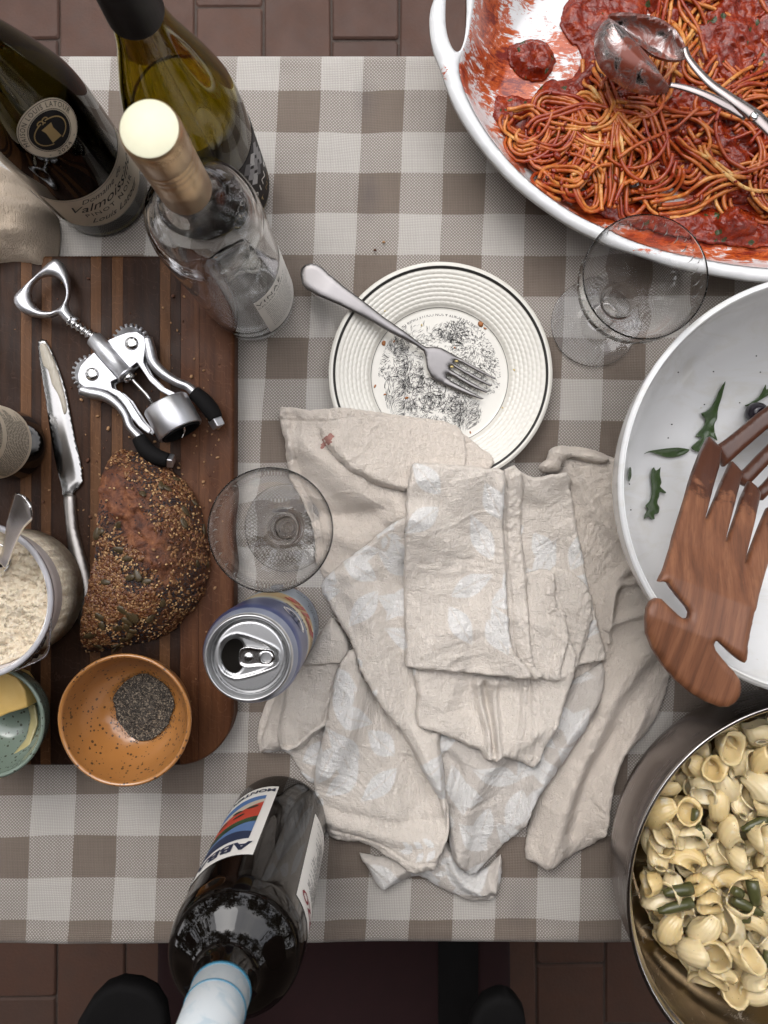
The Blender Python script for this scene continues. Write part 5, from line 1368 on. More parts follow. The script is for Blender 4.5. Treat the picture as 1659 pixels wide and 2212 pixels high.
    VV = np.vstack([np.column_stack([V2, z + THK]), np.column_stack([V2, z])]).tolist()
    FF = [tuple(t) for t in T] + [(t[2] + n, t[1] + n, t[0] + n) for t in T]
    # edge wall reaching down to what it rests on
    be = bedges(T); idx = {}
    low = np.maximum(samp(blur(HM * 0 + HMprev[0], .001), x, y) + .0003, 0) if False else None
    for a, b in be: FF.append((b, a, a + n, b + n))
    return VV, FF, np.concatenate([lv, lv])
HMprev = [HM.copy()]
def napkin_mat(name, base, pale, roughb=.95, str_=.8):
    m = NT(name); ps = m.n('NewGeometry').outputs['Position']
    lf = m.attr('print'); nn = m.noise(38, 4, vec=ps)
    c = m.mix(nn, tuple(v * .93 for v in base), tuple(min(1, v * 1.05) for v in base)); c = m.mix(m.math('MULTIPLY', lf, .85), c, pale)
    mp = m.n('Mapping'); mp.inputs['Scale'].default_value = (1, .24, 1); mp.inputs['Rotation'].default_value = (0, 0, .8); m.l(ps, mp.inputs[0])
    cr = m.noise(330, 4, .58, mp.outputs[0], dist=1.0)
    mp2 = m.n('Mapping'); mp2.inputs['Scale'].default_value = (.24, 1, 1); mp2.inputs['Rotation'].default_value = (0, 0, .5); m.l(ps, mp2.inputs[0])
    cr2 = m.noise(280, 4, .58, mp2.outputs[0], dist=1.0)
    rdg = lambda v: m.math('SUBTRACT', 1.0, m.math('POWER', m.math('ABSOLUTE', m.math('SUBTRACT', m.math('MULTIPLY', v, 2.0), 1.0)), .75))
    hgt = m.math('ADD', rdg(cr), m.math('MULTIPLY', rdg(cr2), .7))
    hgt = m.math('ADD', hgt, m.math('MULTIPLY', m.noise(1400, 2, .5, ps), .35))
    c = m.mix(m.ramp(m.noise(1500, 2, .5, ps), [(.3, 0.0), (.7, .12)]), c, tuple(v * .6 for v in base))
    m.set(base=c, rough=roughb, normal=m.bump(hgt, str_, .0016), sheen=.1, sss=.04); m.b.inputs['Subsurface Radius'].default_value = (.002, .0015, .001)
    return m.m
M_nap = napkin_mat('cream_crinkled_linen', (.71, .64, .565), (.80, .785, .76))
M_nap2 = napkin_mat('plain_linen', (.68, .60, .52), (.70, .69, .68))
M_nap3 = napkin_mat('grey_cream_linen', (.60, .545, .49), (.75, .735, .71))
def napkin(name, mt, parts, label, cat='napkin'):
    V = []; F = []; A2 = []
    for p in parts:
        v, f, a = layer(*p[0], **p[1]); n0 = len(V); V += v; F += [tuple(i + n0 for i in q) for q in f]; A2.append(a)
    o = mk(name, V, F, mt); attr(o, 'print', np.concatenate(A2)); tag(o, label, cat); return o
# A: plain napkin under the salad bowl, lower right
L0a = [(1225, 250), (1235, 215), (1265, 192), (1330, 190), (1420, 200), (1520, 240), (1640, 260), (1700, 400), (1740, 700), (1760, 1000), (1730, 1230), (1640, 1400), (1560, 1480), (1520, 1600), (1500, 1700), (1480, 1810), (1370, 1880), (1232, 1957), (1190, 1930), (1148, 1912), (1150, 1830), (1170, 1740), (1215, 1600), (1300, 1400), (1330, 1000), (1300, 500), (1240, 310), (1210, 290), (1208, 268)]
pA_ = [((L0a, .006), dict(puff=.008, prad=.02, seed=1, folds=[([(1480, 900), (1500, 760), (1560, 700), (1640, 640)], .005, .006), ([(1470, 940), (1560, 900), (1680, 870)], .004, .004), ([(1230, 1900), (1320, 1600), (1480, 1250), (1620, 1050)], .010, .011), ([(1480, 1800), (1500, 1560), (1620, 1300)], .007, .008), ([(1330, 1780), (1400, 1560), (1520, 1380)], .007, -.005), ([(1265, 215), (1330, 300), (1420, 460), (1520, 560)], .006, .005), ([(1480, 1000), (1480, 940), (1510, 780), (1600, 755)], .003, .004)])),
       (([(1222, 300), (1208, 268), (1235, 245), (1250, 205), (1290, 190), (1350, 205), (1440, 205), (1510, 240), (1480, 262), (1400, 250), (1330, 240), (1300, 262), (1290, 300)], .02), dict(puff=.008, prad=.008, seed=2, noise=.0005))]
napkin('napkin', M_nap2, pA_, 'plain cream linen napkin spreading from under the salad bowl to the pasta pot')
# B: patterned napkin at the bottom centre with a curled tail
L1 = [(700, 1400), (1000, 1350), (1300, 1200), (1460, 1090), (1462, 1180), (1440, 1250), (1400, 1330), (1330, 1440), (1230, 1600), (1175, 1700), (1150, 1770), (1050, 1870), (940, 1962), (890, 1950), (850, 1915), (830, 1850), (800, 1700)]
L1t = [(455, 1885), (540, 1900), (660, 1880), (800, 1830), (880, 1900), (940, 1962), (1010, 1920), (1042, 1890), (1046, 1960), (1035, 2020), (1010, 2070), (960, 2078), (900, 2074), (820, 2040), (760, 2010), (700, 1975), (640, 1990), (560, 2033), (520, 2010), (490, 1950)]
pB_ = [((L1t, .004), dict(puff=.010, prad=.012, seed=4, leaves=5, folds=[([(820, 1860), (860, 1960), (930, 2010), (1010, 2020)], .004, .005), ([(560, 2030), (600, 1960), (700, 1900)], .004, .003), ([(1010, 1920), (990, 1980), (1000, 2060)], .0025, -.004)])),
       ((L1, .012), dict(puff=.009, prad=.022, seed=5, leaves=16, folds=[([(850, 1900), (900, 1700), (1000, 1500), (1200, 1350)], .010, .010), ([(1150, 1760), (1200, 1560), (1400, 1250)], .006, .008), ([(820, 1480), (870, 1540), (830, 1700)], .004, -.005)]))]
napkin('napkin', M_nap3, pB_, 'leaf printed napkin bunched at the bottom of the pile with a curled tail')
# C: plain hemmed napkin, top left, lying over the plate
L4 = [(118, 32), (145, 26), (185, 28), (250, 42), (330, 38), (400, 34), (480, 42), (560, 52), (640, 60), (720, 70), (780, 80), (820, 84), (850, 105), (880, 130), (905, 150), (960, 200), (1010, 262), (900, 420), (800, 700), (640, 700), (500, 720), (400, 740), (318, 752), (290, 720), (262, 640), (240, 560), (215, 480), (190, 400), (160, 310), (142, 240), (140, 170), (125, 110)]
pC_ = [((L4, .016), dict(puff=.0026, prad=.006, seed=7, slope=.30, noise=.0020, hems=[([(125, 45), (150, 240), (240, 520), (318, 752)], .0065), ([(120, 44), (330, 62), (560, 68), (820, 96), (900, 150)], .0060)],
        folds=[([(200, 180), (360, 300), (500, 420), (640, 470)], .012, .010), ([(330, 110), (420, 240), (560, 330)], .010, .004), ([(300, 540), (450, 590), (640, 500)], .010, .006), ([(260, 460), (400, 480), (560, 450)], .007, -.005), ([(190, 80), (200, 300), (280, 600)], .005, -.003)])),
       (([(858, 100), (893, 160), (897, 210), (893, 262), (860, 300), (640, 380), (420, 300), (300, 160), (330, 90), (560, 66), (760, 84)], .020), dict(puff=.002, prad=.006, seed=8, slope=.30, noise=.0010, folds=[([(360, 200), (500, 330), (650, 400)], .010, .005)]))]
napC = napkin('napkin', M_nap2, pC_, 'plain cream hemmed napkin with a small red stain overlapping the plate')
p = P(*ZN(318, 165), .03); mb = MB()
for (dx, dy, s_) in ((0, 0, .0042), (.003, .003, .003), (-.003, -.003, .0024), (.0015, -.002, .0026), (-.0045, -.0055, .0016)):
    ring = [(p.x + dx + s_ * (1 + .25 * math.sin(3 * t + dx * 900)) * math.cos(t), p.y + dy + s_ * .75 * (1 + .2 * math.cos(4 * t)) * math.sin(t)) for t in np.linspace(0, 2 * pi, 25)[:-1]]
    V2, T = cdt(ring, .0009); mb.add([(a, b, float(z_) + .00035) for (a, b), z_ in zip(V2, samp(HM, V2[:, 0], V2[:, 1]))], T)
mk('wine_stain', mb.V, mb.F, simple('stain_red', (.34, .17, .14), .95, nscale=500, namt=.3), napC)
# D: left bottom sleeve and roll (patterned)
Lr0 = [(35, 1340), (110, 1200), (230, 1250), (330, 1380), (330, 1520), (290, 1560), (258, 1600), (215, 1560), (165, 1480), (120, 1462), (38, 1466)]
Lroll = [(332, 912), (355, 930), (395, 985), (410, 1050), (392, 1110), (378, 1160), (350, 1250), (330, 1350), (250, 1410), (222, 1448), (175, 1460), (130, 1462), (60, 1466), (36, 1462), (42, 1420), (70, 1330), (110, 1220), (150, 1150), (200, 1080), (270, 1000)]
Lroll2 = [(200, 1108), (280, 1104), (345, 1096), (392, 1112), (378, 1170), (350, 1260), (320, 1350), (250, 1395), (215, 1430), (170, 1458), (140, 1455), (122, 1430), (116, 1380), (120, 1330), (138, 1270), (150, 1180), (170, 1125)]
L2_ = [(372, 1100), (460, 1040), (600, 1250), (720, 1450), (790, 1600), (825, 1700), (828, 1790), (812, 1850), (785, 1900), (770, 1955), (735, 1968), (700, 1975), (655, 1965), (610, 1940), (560, 1920), (500, 1885), (440, 1870), (400, 1875), (360, 1865), (325, 1848), (300, 1800), (278, 1740), (262, 1690), (258, 1600), (275, 1500), (300, 1400), (320, 1300), (340, 1200)]
L3 = [(645, 486), (560, 535), (500, 590), (420, 650), (340, 715), (281, 785), (310, 850), (350, 920), (385, 975), (430, 1060), (455, 1140), (500, 1220), (560, 1320), (620, 1400), (680, 1500), (740, 1610), (790, 1690), (810, 1760), (820, 1790), (815, 1600), (800, 1480), (800, 1430), (840, 1300), (900, 1100), (900, 700), (760, 500)]
pD_ = [((Lr0, .006), dict(puff=.004, prad=.012, seed=10, leaves=6)),
       ((Lroll, .014), dict(puff=.014, prad=.020, seed=11, noise=.0008, bridge=.006, folds=[([(150, 1190), (130, 1300), (120, 1420)], .004, .004)])),
       ((Lroll2, .026), dict(puff=-.010, prad=.022, seed=12, noise=.0006, bridge=.004, gap=.0030, folds=[([(180, 1400), (260, 1330), (360, 1220)], .004, .003), ([(150, 1320), (260, 1250), (370, 1180)], .003, .002)])),
       ((L2_, .022), dict(puff=.012, prad=.028, seed=13, leaves=14, noise=.0022, hems=[([(325, 1830), (440, 1856), (560, 1900), (655, 1945), (760, 1945)], .0045)], folds=[([(300, 1760), (420, 1800), (600, 1840), (800, 1830)], .006, .004), ([(480, 1160), (560, 1350), (680, 1600), (760, 1800)], .014, -.010), ([(330, 1550), (420, 1350), (450, 1180)], .010, .009), ([(280, 1700), (420, 1740), (620, 1780), (780, 1760)], .004, -.002)])),
       ((L3, .032), dict(puff=.0050, prad=.0045, seed=14, leaves=17, noise=.0016, folds=[([(420, 760), (520, 1000), (640, 1250), (780, 1600)], .012, .008), ([(650, 700), (600, 1000), (660, 1300)], .010, -.003)]))]
napkin('napkin', M_nap, pD_, 'leaf printed cream napkin forming the long pointed sleeve beside the black wine bottle')
# E: top folded napkin
L5 = [(1100, 305), (1200, 316), (1340, 294), (1358, 360), (1376, 440), (1395, 560), (1420, 680), (1440, 800), (1470, 920), (1500, 1040), (1518, 1098), (1470, 1110), (1420, 1122), (1383, 1133), (1300, 1180), (1240, 1170), (1150, 1100), (1080, 700)]
L5c = [(1300, 700), (1430, 780), (1455, 880), (1440, 980), (1400, 1110), (1370, 1180), (1330, 1290), (1280, 1400), (1200, 1240), (1180, 900)]
L5b = [(690, 1100), (685, 1190), (700, 1260), (696, 1330), (706, 1385), (750, 1402), (800, 1420), (860, 1445), (920, 1480), (965, 1488), (985, 1520), (1015, 1527), (1045, 1533), (1060, 1512), (1110, 1525), (1150, 1540), (1188, 1562), (1215, 1540), (1232, 1500), (1262, 1440), (1290, 1385), (1330, 1260), (1370, 1150), (1350, 1000), (1100, 900), (800, 950)]
L6c = [(1240, 715), (1298, 738), (1304, 850), (1312, 890), (1345, 905), (1355, 1010), (1330, 1080), (1303, 1182), (1270, 1190), (1235, 1180), (1150, 1100), (1120, 800)]
L6b = [(1080, 280), (1160, 295), (1165, 450), (1165, 580), (1185, 700), (1188, 900), (1192, 1050), (1206, 1130), (1240, 1165), (1215, 1186), (1180, 1190), (1060, 1150), (1000, 600)]
L6 = [(700, 250), (780, 252), (860, 262), (940, 262), (1010, 275), (1080, 282), (1083, 400), (1085, 560), (1098, 700), (1098, 860), (1105, 1000), (1130, 1085), (1190, 1150), (1180, 1190), (1090, 1188), (980, 1182), (860, 1168), (740, 1158), (668, 1152), (648, 1138), (650, 1040), (645, 900), (642, 760), (646, 600), (650, 470), (652, 390), (668, 300), (682, 258)]
pE_ = [((L5, .038), dict(puff=.0055, prad=.0035, seed=21, leaves=8, noise=.0012, sm=2, folds=[([(1200, 380), (1260, 440), (1300, 560)], .008, .003)])),
       ((L5c, .042), dict(puff=.0030, prad=.006, seed=22, hems=[([(1440, 830), (1400, 1010), (1340, 1230), (1285, 1380)], .004)])),
       ((L5b, .040), dict(puff=.0060, prad=.005, seed=23, leaves=2, noise=.0022, hems=[([(1170, 1180), (1150, 1350), (1105, 1520)], .0028), ([(1205, 1200), (1195, 1380), (1170, 1550)], .003)], folds=[([(960, 1210), (975, 1300), (1005, 1400), (1000, 1510)], .0035, .007), ([(1040, 1200), (1035, 1290), (1040, 1400), (1045, 1520)], .003, .006), ([(995, 1210), (1010, 1340), (1025, 1480)], .0025, -.006), ([(960, 1200), (1060, 1205), (1150, 1195)], .004, .004), ([(720, 1240), (820, 1330), (930, 1440)], .010, .004)])),
       ((L6c, .046), dict(puff=.0022, prad=.004, seed=24, noise=.0008, hems=[([(1285, 745), (1290, 900), (1328, 980), (1290, 1170)], .0055)])),
       ((L6b, .050), dict(puff=.0035, prad=.003, seed=25, noise=.0008, hems=[([(1125, 290), (1130, 560), (1150, 850), (1160, 1060), (1215, 1160)], .0065)])),
       ((L6, .054), dict(puff=.0075, prad=.0035, seed=26, leaves=9, noise=.0014, bridge=.02, folds=[([(1060, 300), (1060, 600), (1070, 900)], .003, .001)]))]
napkin('napkin', M_nap, pE_, 'neatly folded leaf printed cream napkin lying on top of the pile')

# ---- cream linen bread bag at the top left (uses the same cloth)
HM2 = None
V2, T = cdt(bgw, .0026); x, y = V2[:, 0], V2[:, 1]; d = dseg(x, y, bgw, True)
z = .004 + .060 * np.sqrt(np.clip(1 - (1 - np.clip(d / .045, 0, 1)) ** 2, 0, 1)) * .85 + fbm(x, y, s=40, o=4, seed=41) * .006 * sstep(0, .012, d) + np.abs(fbm(x * .5, y, s=60, o=4, seed=42)) * .011 * sstep(0, .01, d)
n = len(V2); VV = np.vstack([np.column_stack([V2, z]), np.column_stack([V2, np.full(n, .001)])]); F = [tuple(t) for t in T] + [(t[2] + n, t[1] + n, t[0] + n) for t in T]
for a, b in bedges(T): F.append((b, a, a + n, b + n))
o = mk('bread_bag', VV, F, napkin_mat('bag_linen', (.56, .45, .34), (.6, .5, .4))); attr(o, 'print', np.zeros(2 * n)); tag(o, 'crumpled cream linen bread bag beside the dark pinot bottle', 'bread bag')
# ============================================================ OVAL DISH WITH SPAGHETTI
DZ = .058
dO = [(929, 60), (936, 100), (951, 140), (984, 228), (1041, 316), (1113, 396), (1199, 462), (1276, 506), (1400, 556), (1535, 588), (1659, 606), (1800, 606), (1950, 580), (2090, 520), (2210, 420), (2290, 300), (2330, 180), (2325, 60), (2270, -60), (2160, -170), (2000, -250), (1800, -300), (1600, -310), (1400, -300), (1250, -265), (1120, -200), (1020, -120), (955, -40), (931, 15)]
Oc = [tuple(p) for p in catmull([tuple(P(x, y, DZ)[:2]) for x, y in dO], 5, True)]
# inner edge of the rim
dI = [(1022, 20), (1012, 75), (996, 118), (994, 160), (1020, 230), (1068, 306), (1135, 380), (1215, 442), (1290, 483), (1405, 530), (1538, 562), (1659, 578), (1795, 578), (1935, 552), (2060, 496), (2165, 405), (2232, 300), (2240, 180), (2235, 70), (2200, -40), (2110, -140), (1980, -215), (1795, -262), (1600, -275), (1410, -265), (1265, -232), (1150, -172), (1075, -100), (1035, -30)]
Ic = [tuple(p) for p in catmull([tuple(P(x, y, DZ)[:2]) for x, y in dI], 5, True)]
hH = [tuple(p) for p in catmull([tuple(P(x, y, DZ)[:2]) for x, y in ((963, 42), (968, 75), (978, 100), (990, 108), (1000, 95), (1007, 60), (1009, 20), (1008, -30), (1000, -75), (985, -90), (972, -60), (964, -10))], 3, True)]
dcx, dcy = P(1600, 150, .03).x, P(1600, 150, .03).y
dish = thing('serving_dish', 'large white oval dish with cut out handles and tomato sauce smears', 'serving dish', (dcx, dcy, 0))
m = NT('smeared_porcelain'); ps = m.n('NewGeometry').outputs['Position']; wh = m.mix(m.noise(20, 3), (.68, .68, .68), (.74, .74, .735))
msk = m.attr('sauce'); mr = m.noise(42, 6, .68, ps, dist=1.4)
mpS = m.n('Mapping'); mpS.inputs['Rotation'].default_value = (0, 0, R_(38)); mpS.inputs['Scale'].default_value = (1, 3.5, 1); m.l(ps, mpS.inputs[0]); mr2 = m.noise(75, 7, .75, mpS.outputs[0], dist=1.2)
nz = m.math('ADD', m.math('MULTIPLY', mr, .45), m.math('MULTIPLY', mr2, .55))
k_ = m.math('SUBTRACT', m.math('ADD', m.math('MULTIPLY', nz, 1.7), m.math('MULTIPLY', msk, .72)), 1.08)
thin = m.math('MULTIPLY', k_, 13.0, clamp=True); thick = m.math('MULTIPLY', m.math('SUBTRACT', k_, .13), 7.0, clamp=True)
c = m.mix(thin, wh, m.mix(m.noise(24, 4, .6, ps), (.56, .14, .022), (.42, .035, .010))); c = m.mix(thick, c, (.17, .013, .006))
sp_h = m.math('MULTIPLY', thin, m.noise(160, 4, .6, ps))
m.set(base=c, rough=m.math('ADD', .16, m.math('MULTIPLY', thin, .12)), coat=.3, coatr=.08, normal=m.bump(sp_h, .35, .0012)); M_dish = m.m
M_white = simple('white_porcelain', (.72, .72, .72), .16, nscale=20, namt=.03, coat=.35)
def rimz(x, y):
    d = np.minimum(dseg(x, y, Oc, True), dseg(x, y, Ic, True)); d = np.minimum(d, dseg(x, y, hH, True)); return DZ - .0024 + .0030 * np.sqrt(np.clip(1 - (1 - np.clip(d / .0045, 0, 1)) ** 2, 0, 1))
V, F = slab(Oc, .0042, rimz, lambda x, y: rimz(x, y) - .0045, [Ic, hH]); rim = mk('rim', V, F, M_dish, dish)
def inside_scale(s_, z): return [(dcx + (x - dcx) * s_, dcy + (y - dcy) * s_, z) for x, y in Ic]
prof_d = [(1.0, DZ - .0016), (.992, DZ - .004), (.975, .046), (.945, .034), (.905, .022), (.86, .0135), (.80, .0095), (.6, .0085), (.4, .0085), (.2, .0085)]
prof_d = [tuple(p) for p in catmull(prof_d, 5)]
nI = len(Ic); V = []; 
for s_, z in prof_d: V += inside_scale(s_, z)
F = [(j * nI + i, j * nI + (i + 1) % nI, (j + 1) * nI + (i + 1) % nI, (j + 1) * nI + i) for j in range(len(prof_d) - 1) for i in range(nI)]
F.append(tuple(range((len(prof_d) - 1) * nI, len(prof_d) * nI)))
V2_ = []
for s_, z in ((1.01, DZ - .005), (.985, .046), (.955, .030), (.91, .012), (.84, .002), (.80, .0006), (.1, .0006)): V2_ += inside_scale(s_, z)
n0 = len(V); V += V2_; F += [(n0 + j * nI + i, n0 + (j + 1) * nI + i, n0 + (j + 1) * nI + (i + 1) % nI, n0 + j * nI + (i + 1) % nI) for j in range(6) for i in range(nI)]
basin = mk('basin', V, F, M_dish, dish)
def px_of(x, y, z): # world -> picture-scale plan coordinates used only to lay out stains
    k = FPX / (CAMZ - z); return 829.5 + x * k, 1116 - y * k
def sauce_mask(V):
    V = np.asarray(V); X, Y = px_of(V[:, 0], V[:, 1], V[:, 2]); mk_ = np.zeros(len(X))
    for (cx_, cy_, rx_, ry_, s_) in ((1110, 120, 120, 170, .62), (1060, 60, 60, 120, .55), (1200, 60, 120, 110, .50), (1000, 170, 40, 70, .5), (1290, 200, 150, 120, .45), (1180, 260, 130, 70, .75), (1120, 330, 50, 60, .5), (1500, 510, 240, 40, .70), (1300, 455, 90, 40, .65), (1200, 410, 70, 45, .55), (1600, 480, 150, 70, .8), (1560, 100, 300, 220, .55), (1400, 380, 250, 120, .40), (1620, 350, 200, 150, .6), (960, 130, 16, 30, .35), (1650, 545, 250, 22, .6), (1420, 520, 150, 24, .6)):
        mk_ = np.maximum(mk_, s_ * np.exp(-(((X - cx_) / rx_) ** 2 + ((Y - cy_) / ry_) ** 2) ** 1.5))
    for (cx_, cy_, r_) in ((1135, 60, 45), (1185, 210, 42), (1205, 20, 40)): mk_ -= .35 * np.exp(-(((X - cx_) / r_) ** 2 + ((Y - cy_) / r_) ** 2))
    return mk_
attr(basin, 'sauce', sauce_mask(np.array(V))); 
rv_ = np.array([tuple(v.co) for v in rim.data.vertices]) + np.array(ORG[rim.name]); mm_ = sauce_mask(rv_) * 0
Xr, Yr = px_of(rv_[:, 0], rv_[:, 1], rv_[:, 2]); mm_ = .42 * np.exp(-(((Xr - 962) / 14) ** 2 + ((Yr - 150) / 30) ** 2)) + .36 * np.exp(-(((Xr - 1405) / 60) ** 2 + ((Yr - 540) / 10) ** 2)) - .05
attr(rim, 'sauce', mm_)
# chunky sauce
m = NT('tomato_sauce'); ps = m.n('NewGeometry').outputs['Position']; nn = m.noise(110, 6, .65, ps, dist=.5)
c = m.ramp(nn, [(.25, (.070, .005, .002)), (.5, (.19, .016, .004)), (.75, (.36, .052, .010))])
vv = m.voro(260, ps, out=1); s3 = m.n('SeparateColor'); m.l(vv, s3.inputs[0]); c = m.mix(m.math('GREATER_THAN', s3.outputs[1], .975), c, (.035, .045, .012))
m.set(base=c, rough=.10, spec=.45, normal=m.bump(m.noise(130, 4, .55, ps), .9, .0030)); M_sauce = m.m
def floorz(x, y):
    # interior height of the dish from the scaled-outline profile
    t = np.clip(1 - dseg(x, y, Ic, True) / .20, 0, 1)
    d = dseg(x, y, Ic, True)
    return np.interp(d, [0, .002, .006, .012, .020, .030, .042, .2], [DZ - .002, .050, .042, .031, .0205, .0130, .0095, .0085])
def blob_sauce(pts, amp, seed, label, z=.014):
    o = [tuple(P(x, y, z)[:2]) for x, y in pts]; o = [tuple(p) for p in catmull(o, 5, True)]
    rg = np.random.RandomState(seed); o = [(p[0] + .0022 * float(fbm(p[0], p[1], s=170, o=3, seed=seed)), p[1] + .0022 * float(fbm(p[1], p[0], s=170, o=3, seed=seed + 1))) for p in resample(o, .0016)]
    def zt(x, y):
        d = dseg(x, y, o, True); return floorz(x, y) + .0006 + sstep(0, .008, d) * amp * (.75 + .7 * fbm(x, y, s=90, o=4, seed=seed)) + .0012 * np.abs(fbm(x, y, s=230, o=4, seed=seed + 3)) 
    V, F = slab(o, .0016, zt, lambda x, y: floorz(x, y) - .002)
    tag(mk('tomato_sauce', V, F, M_sauce), label, kind='stuff')
blob_sauce([(1100, 100), (1150, 78), (1190, 92), (1200, 130), (1185, 160), (1160, 172), (1125, 160), (1100, 130)], .009, 61, 'thick lump of chopped tomato sauce at the left of the dish')
blob_sauce([(1215, 20), (1260, -40), (1330, -60), (1400, 0), (1380, 90), (1310, 130), (1290, 200), (1240, 240), (1190, 232), (1150, 215), (1185, 170), (1240, 160), (1260, 110), (1225, 70)], .006, 62, 'dark chopped tomato sauce under the tongs')
blob_sauce([(1065, 215), (1110, 200), (1180, 222), (1200, 245), (1130, 250), (1110, 290), (1085, 285), (1060, 250)], .004, 63, 'thin streak of tomato sauce beside the spaghetti')
blob_sauce([(1250, 430), (1310, 415), (1420, 440), (1500, 450), (1580, 445), (1659, 455), (1750, 460), (1760, 500), (1659, 532), (1560, 525), (1470, 510), (1380, 490), (1300, 465)], .007, 64, 'deep red tomato sauce along the near wall of the dish')
blob_sauce([(1540, 460), (1580, 440), (1620, 460), (1640, 500), (1610, 525), (1560, 518), (1535, 490)], .016, 65, 'rounded lump of crushed tomato at the near side of the dish')
blob_sauce([(1400, -60), (1700, -80), (1900, 0), (1950, 200), (1850, 400), (1650, 440), (1450, 400), (1330, 330), (1280, 240), (1330, 120), (1420, 60)], .010, 66, 'tomato sauce coating the dish under the spaghetti')
# spaghetti
def pastamat(name, stops, sc=95):
    m = NT(name); ps = m.n('NewGeometry').outputs['Position']; oi = m.n('ObjectInfo').outputs['Random']
    nn = m.noise(sc, 4, .6, ps, dist=.4); big = m.noise(17, 3, .5, ps)
    f = m.math('ADD', m.math('MULTIPLY', nn, .50), m.math('ADD', m.math('MULTIPLY', big, .45), m.math('MULTIPLY', oi, .22)))
    c = m.ramp(f, stops); c = m.mix(m.math('GREATER_THAN', m.noise(420, 2, .5, ps), .70), c, (.17, .025, .010))
    m.set(base=c, rough=.20, spec=.45, normal=m.bump(m.noise(240, 5, .65, ps), .45, .0010)); return m.m
M_spag = pastamat('sauced_spaghetti', [(.37, (.68, .44, .17)), (.46, (.56, .21, .045)), (.57, (.40, .085, .014)), (.72, (.24, .020, .005))])
sr = random.Random(33); hmS = {}
def hkey(x, y): return (int(x / .0034), int(y / .0034))
def region_ok(px_, py_):
    return True
regS = [(1095, 235), (1120, 215), (1200, 235), (1300, 215), (1300, 130), (1285, 60), (1400, 150), (1430, 60), (1480, -60), (1900, -60), (1900, 430), (1640, 440), (1520, 450), (1440, 455), (1330, 455), (1250, 430), (1165, 400), (1160, 360), (1180, 330), (1110, 290)]
regW = [tuple(P(x, y, .03)[:2]) for x, y in regS]
def inreg(x, y): return bool(inside(np.array([x]), np.array([y]), regW)[0])
rcx = sum(p[0] for p in regW) / len(regW); rcy = sum(p[1] for p in regW) / len(regW)
def strand(x, y, a, L, c0, wob):
    pts = []; ds = .0030; n = int(L / ds); cur = c0; ph_ = sr.uniform(0, 6); 
    for i in range(n):
        pts.append([x, y]); cur += sr.gauss(0, 4.5); cur *= .97
        if abs(cur) > 75: cur *= .8
        nx_, ny_ = x + math.cos(a) * ds, y + math.sin(a) * ds
        if not inreg(nx_, ny_):
            t = math.atan2(rcy - y, rcx - x); dlt = (t - a + pi) % (2 * pi) - pi; a += max(-.32, min(.32, dlt)); cur = math.copysign(45, dlt)
        a += cur * ds; x += math.cos(a) * ds; y += math.sin(a) * ds
    return pts
RS = .00168; made = 0; protoN = []
def lay(pts, extra=0.0):
    """drape a strand over what already lies in the dish"""
    P2 = np.array(pts); base = floorz(P2[:, 0], P2[:, 1]) + RS + .001
    z = []
    for (x, y), b in zip(pts, base):
        k0 = hkey(x, y); h_ = max([hmS.get((k0[0] + i, k0[1] + j), 0) for i in (-1, 0, 1) for j in (-1, 0, 1)]); z.append(max(b, h_ * .93 + RS * .9 if h_ else b))
    z = np.array(z); 
    for _ in range(3): z = np.convolve(np.pad(z, 2, mode='edge'), [.1, .22, .36, .22, .1], 'valid')
    z = np.maximum(np.minimum(z, .052), base) + extra
    for (x, y), zz in zip(pts, z): 
        k0 = hkey(x, y); hmS[k0] = max(hmS.get(k0, 0), zz + RS * .6)
    return [(p[0], p[1], float(zz)) for p, zz in zip(pts, z)]
bundles = []
for b in range(50):
    for _ in range(50):
        x, y = sr.uniform(min(p[0] for p in regW), max(p[0] for p in regW)), sr.uniform(min(p[1] for p in regW), max(p[1] for p in regW))
        if inreg(x, y) and not (math.hypot(x - P(1450, 340, .03).x, y - P(1450, 340, .03).y) < .012): break
    bundles.append((x, y, sr.uniform(0, 6.28), sr.uniform(.10, .24), sr.uniform(-40, 40), sr.choice([2, 3, 3, 4, 5])))
# a few placed by what the photograph shows: long bundle falling from the tongs, loops at the left
fixed = [([(1290, 95), (1300, 150), (1320, 200), (1335, 260), (1338, 330), (1330, 400), (1322, 450)], 5), ([(1300, 170), (1330, 240), (1370, 300), (1395, 330), (1390, 370), (1350, 390)], 3), ([(1105, 235), (1100, 260), (1120, 290), (1160, 312), (1200, 316), (1232, 300)], 2), ([(1100, 232), (1150, 226), (1190, 260), (1250, 276), (1300, 262), (1330, 222)], 3), ([(1140, 290), (1160, 255), (1210, 240), (1270, 232), (1320, 240)], 2), ([(1165, 410), (1180, 370), (1230, 362), (1255, 380), (1240, 400), (1200, 395), (1170, 378)], 2), ([(1228, 328), (1270, 345), (1305, 365), (1300, 400)], 1), ([(1330, 225), (1400, 235), (1425, 290), (1450, 340), (1500, 370), (1530, 340), (1520, 300)], 4), ([(1450, 290), (1500, 320), (1560, 360), (1590, 390)], 3), ([(1370, 410), (1420, 400), (1470, 380), (1480, 340)], 3), ([(1410, 440), (1500, 420), (1560, 390), (1640, 380)], 4), ([(1530, 60), (1500, 120), (1540, 150), (1570, 110)], 3), ([(1560, 200), (1620, 160), (1700, 130)], 4), ([(1455, 120), (1500, 60), (1540, 0), (1600, -40)], 4)]
def add_noodle(pts3):
    global made
    n_ = len(pts3); rb = RS * sr.uniform(.90, 1.10); V, F = tube(pts3, [rb * (1 + .07 * math.sin(i * .7 + made)) for i in range(n_)], 8, flat=.92)
    o = mk('spaghetti_strand', V, F, M_spag, None, org=pts3[0])
    tag(o, 'strand of sauced spaghetti tangled in the oval dish', 'spaghetti', 'spaghetti strands in the oval dish'); made += 1
